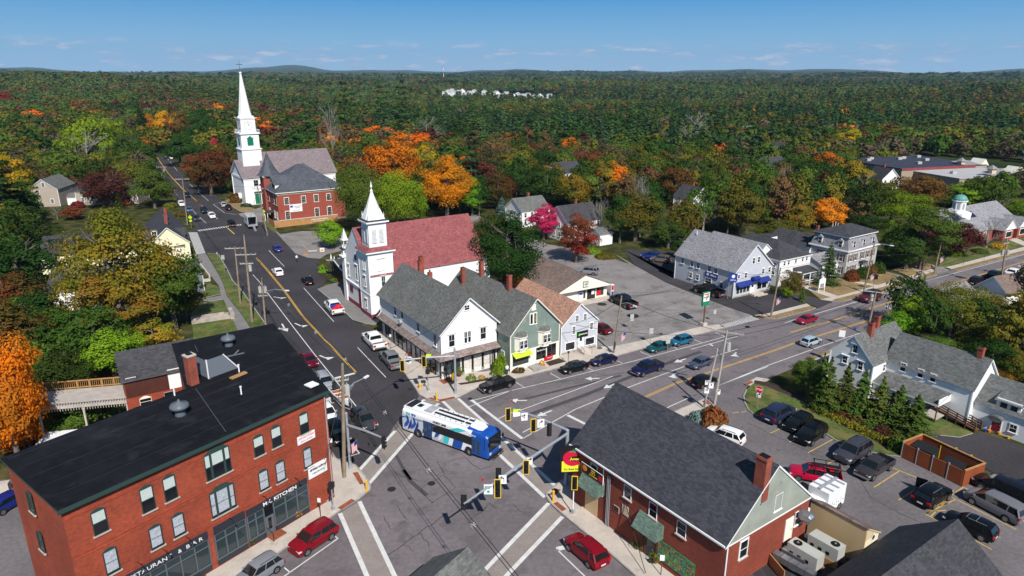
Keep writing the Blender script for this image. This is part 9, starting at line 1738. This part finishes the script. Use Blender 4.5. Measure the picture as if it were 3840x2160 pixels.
def ring(r0,r1,step):
 r=r0
 while r<r1:
  da=step/r; a=-.80+rg.uniform(0,da)
  while a<.80:
   rr2=r+rg.uniform(-.45,.45)*step; aa=a+rg.uniform(-.4,.4)*da; x,y=rr2*math.sin(aa),rr2*math.cos(aa)
   if not clear(x,y,rr2): cand.append((x,y,rr2,aa))
   a+=da
  r+=step
ring(70,330,6.3); ring(330,800,9.2); ring(800,1600,13.); ring(1600,3000,18.); ring(3000,5600,34.)
def nzv(x,y,s,o): return math.sin(x/s+o)*math.cos(y/s*1.3+o*2)+.6*math.sin(x/s*2.3+y/s*1.7+o*3)
def kindof(x,y,d,aa):
 pf=-.10+.50*float(smooth(260,700,d))*(1 if aa>-.12 else .2)+.75*nzv(x,y,150,1); rf=nzv(x,y,95,5)+.5*nzv(x,y,230,2)-(.35 if aa>0 else .1)
 # conifers rule the middle distance at right of centre, colour the left and the near wood
 pine=pf; red=.1
 q=rg.random()
 if d>750:
  if q<.04+.6*max(0,min(1,(rf-.35)*1.5)): return 'round',rg.choice(['leaf_ruddy','leaf_ruddy','leaf_rust','leaf_brown'])
  if q<.015: return 'round',rg.choice(['leaf_orange','leaf_red','leaf_gold'])
  return ('pine' if pf>rg.random() else rg.choice(['round','oval'])),rg.choice(['leaf_far','leaf_far','leaf_far','leaf_pine','leaf_olive'])
 if q<pine: return rg.choice(['pine']*3+['spruce']),rg.choice(['leaf_pine','leaf_pine','leaf_spruce'] if d>300 else ['leaf_pine','leaf_dark'])
 q=rg.random()
 if q<.05+.6*max(0,min(1,(rf-.38)*1.5)): lf=rg.choice(['leaf_rust','leaf_ruddy','leaf_rust','leaf_ruddy','leaf_ruddy','leaf_orange','leaf_brown','leaf_maroon','leaf_brown'])
 elif q<.36: lf=rg.choice(['leaf_olive','leaf_brown','leaf_ruddy','leaf_olive','leaf_olive'])
 elif q<.42 and d<900: return rg.choice(['bare','sparse']),'leaf_brown'
 else: lf=rg.choice(['leaf_green','leaf_green','leaf_dark','leaf_dark','leaf_olive','leaf_dark','leaf_green'] if d<900 else ['leaf_green','leaf_dark','leaf_olive','leaf_green'])
 return rg.choice(['round','round','broad','oval']+(['sparse'] if d<500 else [])),lf
near=sorted([c for c in cand if abs(c[3])<.66],key=lambda c:c[2])[:190]; ns=set(near)
WORD={'leaf_far':'olive green','leaf_ruddy':'reddish brown','leaf_rust':'rusty','leaf_mixed':'orange flecked','leaf_red':'reddish','leaf_orange':'orange','leaf_brown':'brownish','leaf_maroon':'dark maroon','leaf_olive':'olive green','leaf_green':'green','leaf_dark':'dark green','leaf_pine':'dark green','leaf_spruce':'blue green','leaf_gold':'golden'}
def where(x,y):
 a=math.atan2(x,y); return 'left of the steeple church' if a<-.42 else 'behind the brick hall and churches' if a<-.12 else 'behind the convenience store' if a<.12 else 'behind the insurance office' if a<.32 else 'in front of and around the shopping plaza'
pts={};
for c in cand:
 x,y,d,aa=c; st,lf=kindof(x,y,d,aa); z=float(terr(x,y))
 h=rg.uniform(8.5,15.5)*(.7 if d<150 else 1)*(1.12 if st in('pine','spruce') else 1.)*(1+.25*float(smooth(400,1500,d)))
 if c in ns:
  t=tree(x,y,h,st,lf,'mid',rg.uniform(.85,1.1)*(.95),None,'wood of mixed trees behind the town',z=z)
  nm={'pine':'pine','spruce':'spruce','bare':'bare tree'}.get(st,'tree'); t['label']=('leafless grey '+nm if st=='bare' else WORD[lf]+' '+nm)+' of the wood '+where(x,y)
 else:
  lod='mid' if d<330 else 'far' if d<1100 else 'line'
  sc=h/10*(1. if d<1600 else 1.15 if d<3000 else 1.7); wd=(1.1 if d<330 else 1.22 if d<800 else 1.4 if d<1600 else 1.75 if d<3000 else 3.0)
  if st=='sparse': st='round'
  if d>1100 and st in('oval','bare'): st='round'
  pts.setdefault((lod,st,lf),[]).append((x,y,z-1,sc,wd*rg.uniform(.85,1.15),rg.uniform(0,6.28)))
tc_=bpy.data.collections.new('forest_templates'); idx={}
vx=[];at={'idx':[],'scl':[],'rot':[]}; keys=sorted(pts)
for i,kk2 in enumerate(keys):
 lod,st,lf=kk2
 if st=='bare': me=tkmesh('barefar',1); o=bpy.data.objects.new('tpl_%03d'%i,me)
 else: me=tmesh((lod,st,i%3)); o=bpy.data.objects.new('tpl_%03d'%i,me); tc_.objects.link(o); setmat(o,lf)
 if o.name not in tc_.objects: tc_.objects.link(o)
 for x,y,z,sc,wd,ro in pts[kk2]: vx.append((x,y,z)); at['idx'].append(i); at['scl'].append((sc*wd,sc*wd,sc)); at['rot'].append((0,0,ro))
me=bpy.data.meshes.new('forest'); me.from_pydata(vx,[],[])
a=me.attributes.new('idx','INT','POINT'); a.data.foreach_set('value',at['idx']); a=me.attributes.new('scl','FLOAT_VECTOR','POINT'); a.data.foreach_set('vector',np.array(at['scl'],np.float32).ravel()); a=me.attributes.new('rotv','FLOAT_VECTOR','POINT'); a.data.foreach_set('vector',np.array(at['rot'],np.float32).ravel())
fo=ob('forest',me); tag(fo,kind='stuff')
ng=bpy.data.node_groups.new('forest','GeometryNodeTree'); ng.interface.new_socket('Geometry',in_out='INPUT',socket_type='NodeSocketGeometry'); ng.interface.new_socket('Geometry',in_out='OUTPUT',socket_type='NodeSocketGeometry')
gi=ng.nodes.new('NodeGroupInput'); go=ng.nodes.new('NodeGroupOutput'); ci=ng.nodes.new('GeometryNodeCollectionInfo'); ci.inputs[0].default_value=tc_; ci.inputs[1].default_value=True; ci.inputs[2].default_value=True
ip=ng.nodes.new('GeometryNodeInstanceOnPoints'); ip.inputs['Pick Instance'].default_value=True
def na_(n,t): q=ng.nodes.new('GeometryNodeInputNamedAttribute'); q.data_type=t; q.inputs[0].default_value=n; return q.outputs[0]
L=ng.links.new; L(gi.outputs[0],ip.inputs['Points']); L(ci.outputs[0],ip.inputs['Instance']); L(na_('idx','INT'),ip.inputs['Instance Index']); L(na_('scl','FLOAT_VECTOR'),ip.inputs['Scale'])
er=ng.nodes.new('FunctionNodeEulerToRotation'); L(na_('rotv','FLOAT_VECTOR'),er.inputs[0]); L(er.outputs[0],ip.inputs['Rotation']); L(ip.outputs[0],go.inputs[0])
md=fo.modifiers.new('forest','NODES'); md.node_group=ng
print('forest points',len(vx),'templates',len(keys),'individual trees',NT[0])
# ---- haze ----
b=MB(); b.box(-16000,-400,-200,16000,16500,420,'white_paint'); hb_=b.build('haze'); hb_.data.materials.clear()
hm=bpy.data.materials.new('haze'); hm.use_nodes=True; nt=hm.node_tree; nt.nodes.clear(); pv=N(nt,'ShaderNodeVolumePrincipled'); pv.inputs['Color'].default_value=(.45,.72,1,1); pv.inputs['Density'].default_value=.00005; pv.inputs['Anisotropy'].default_value=.0
oo=N(nt,'ShaderNodeOutputMaterial'); nt.links.new(pv.outputs[0],oo.inputs['Volume']); hb_.data.materials.append(hm); tag(hb_,kind='stuff')
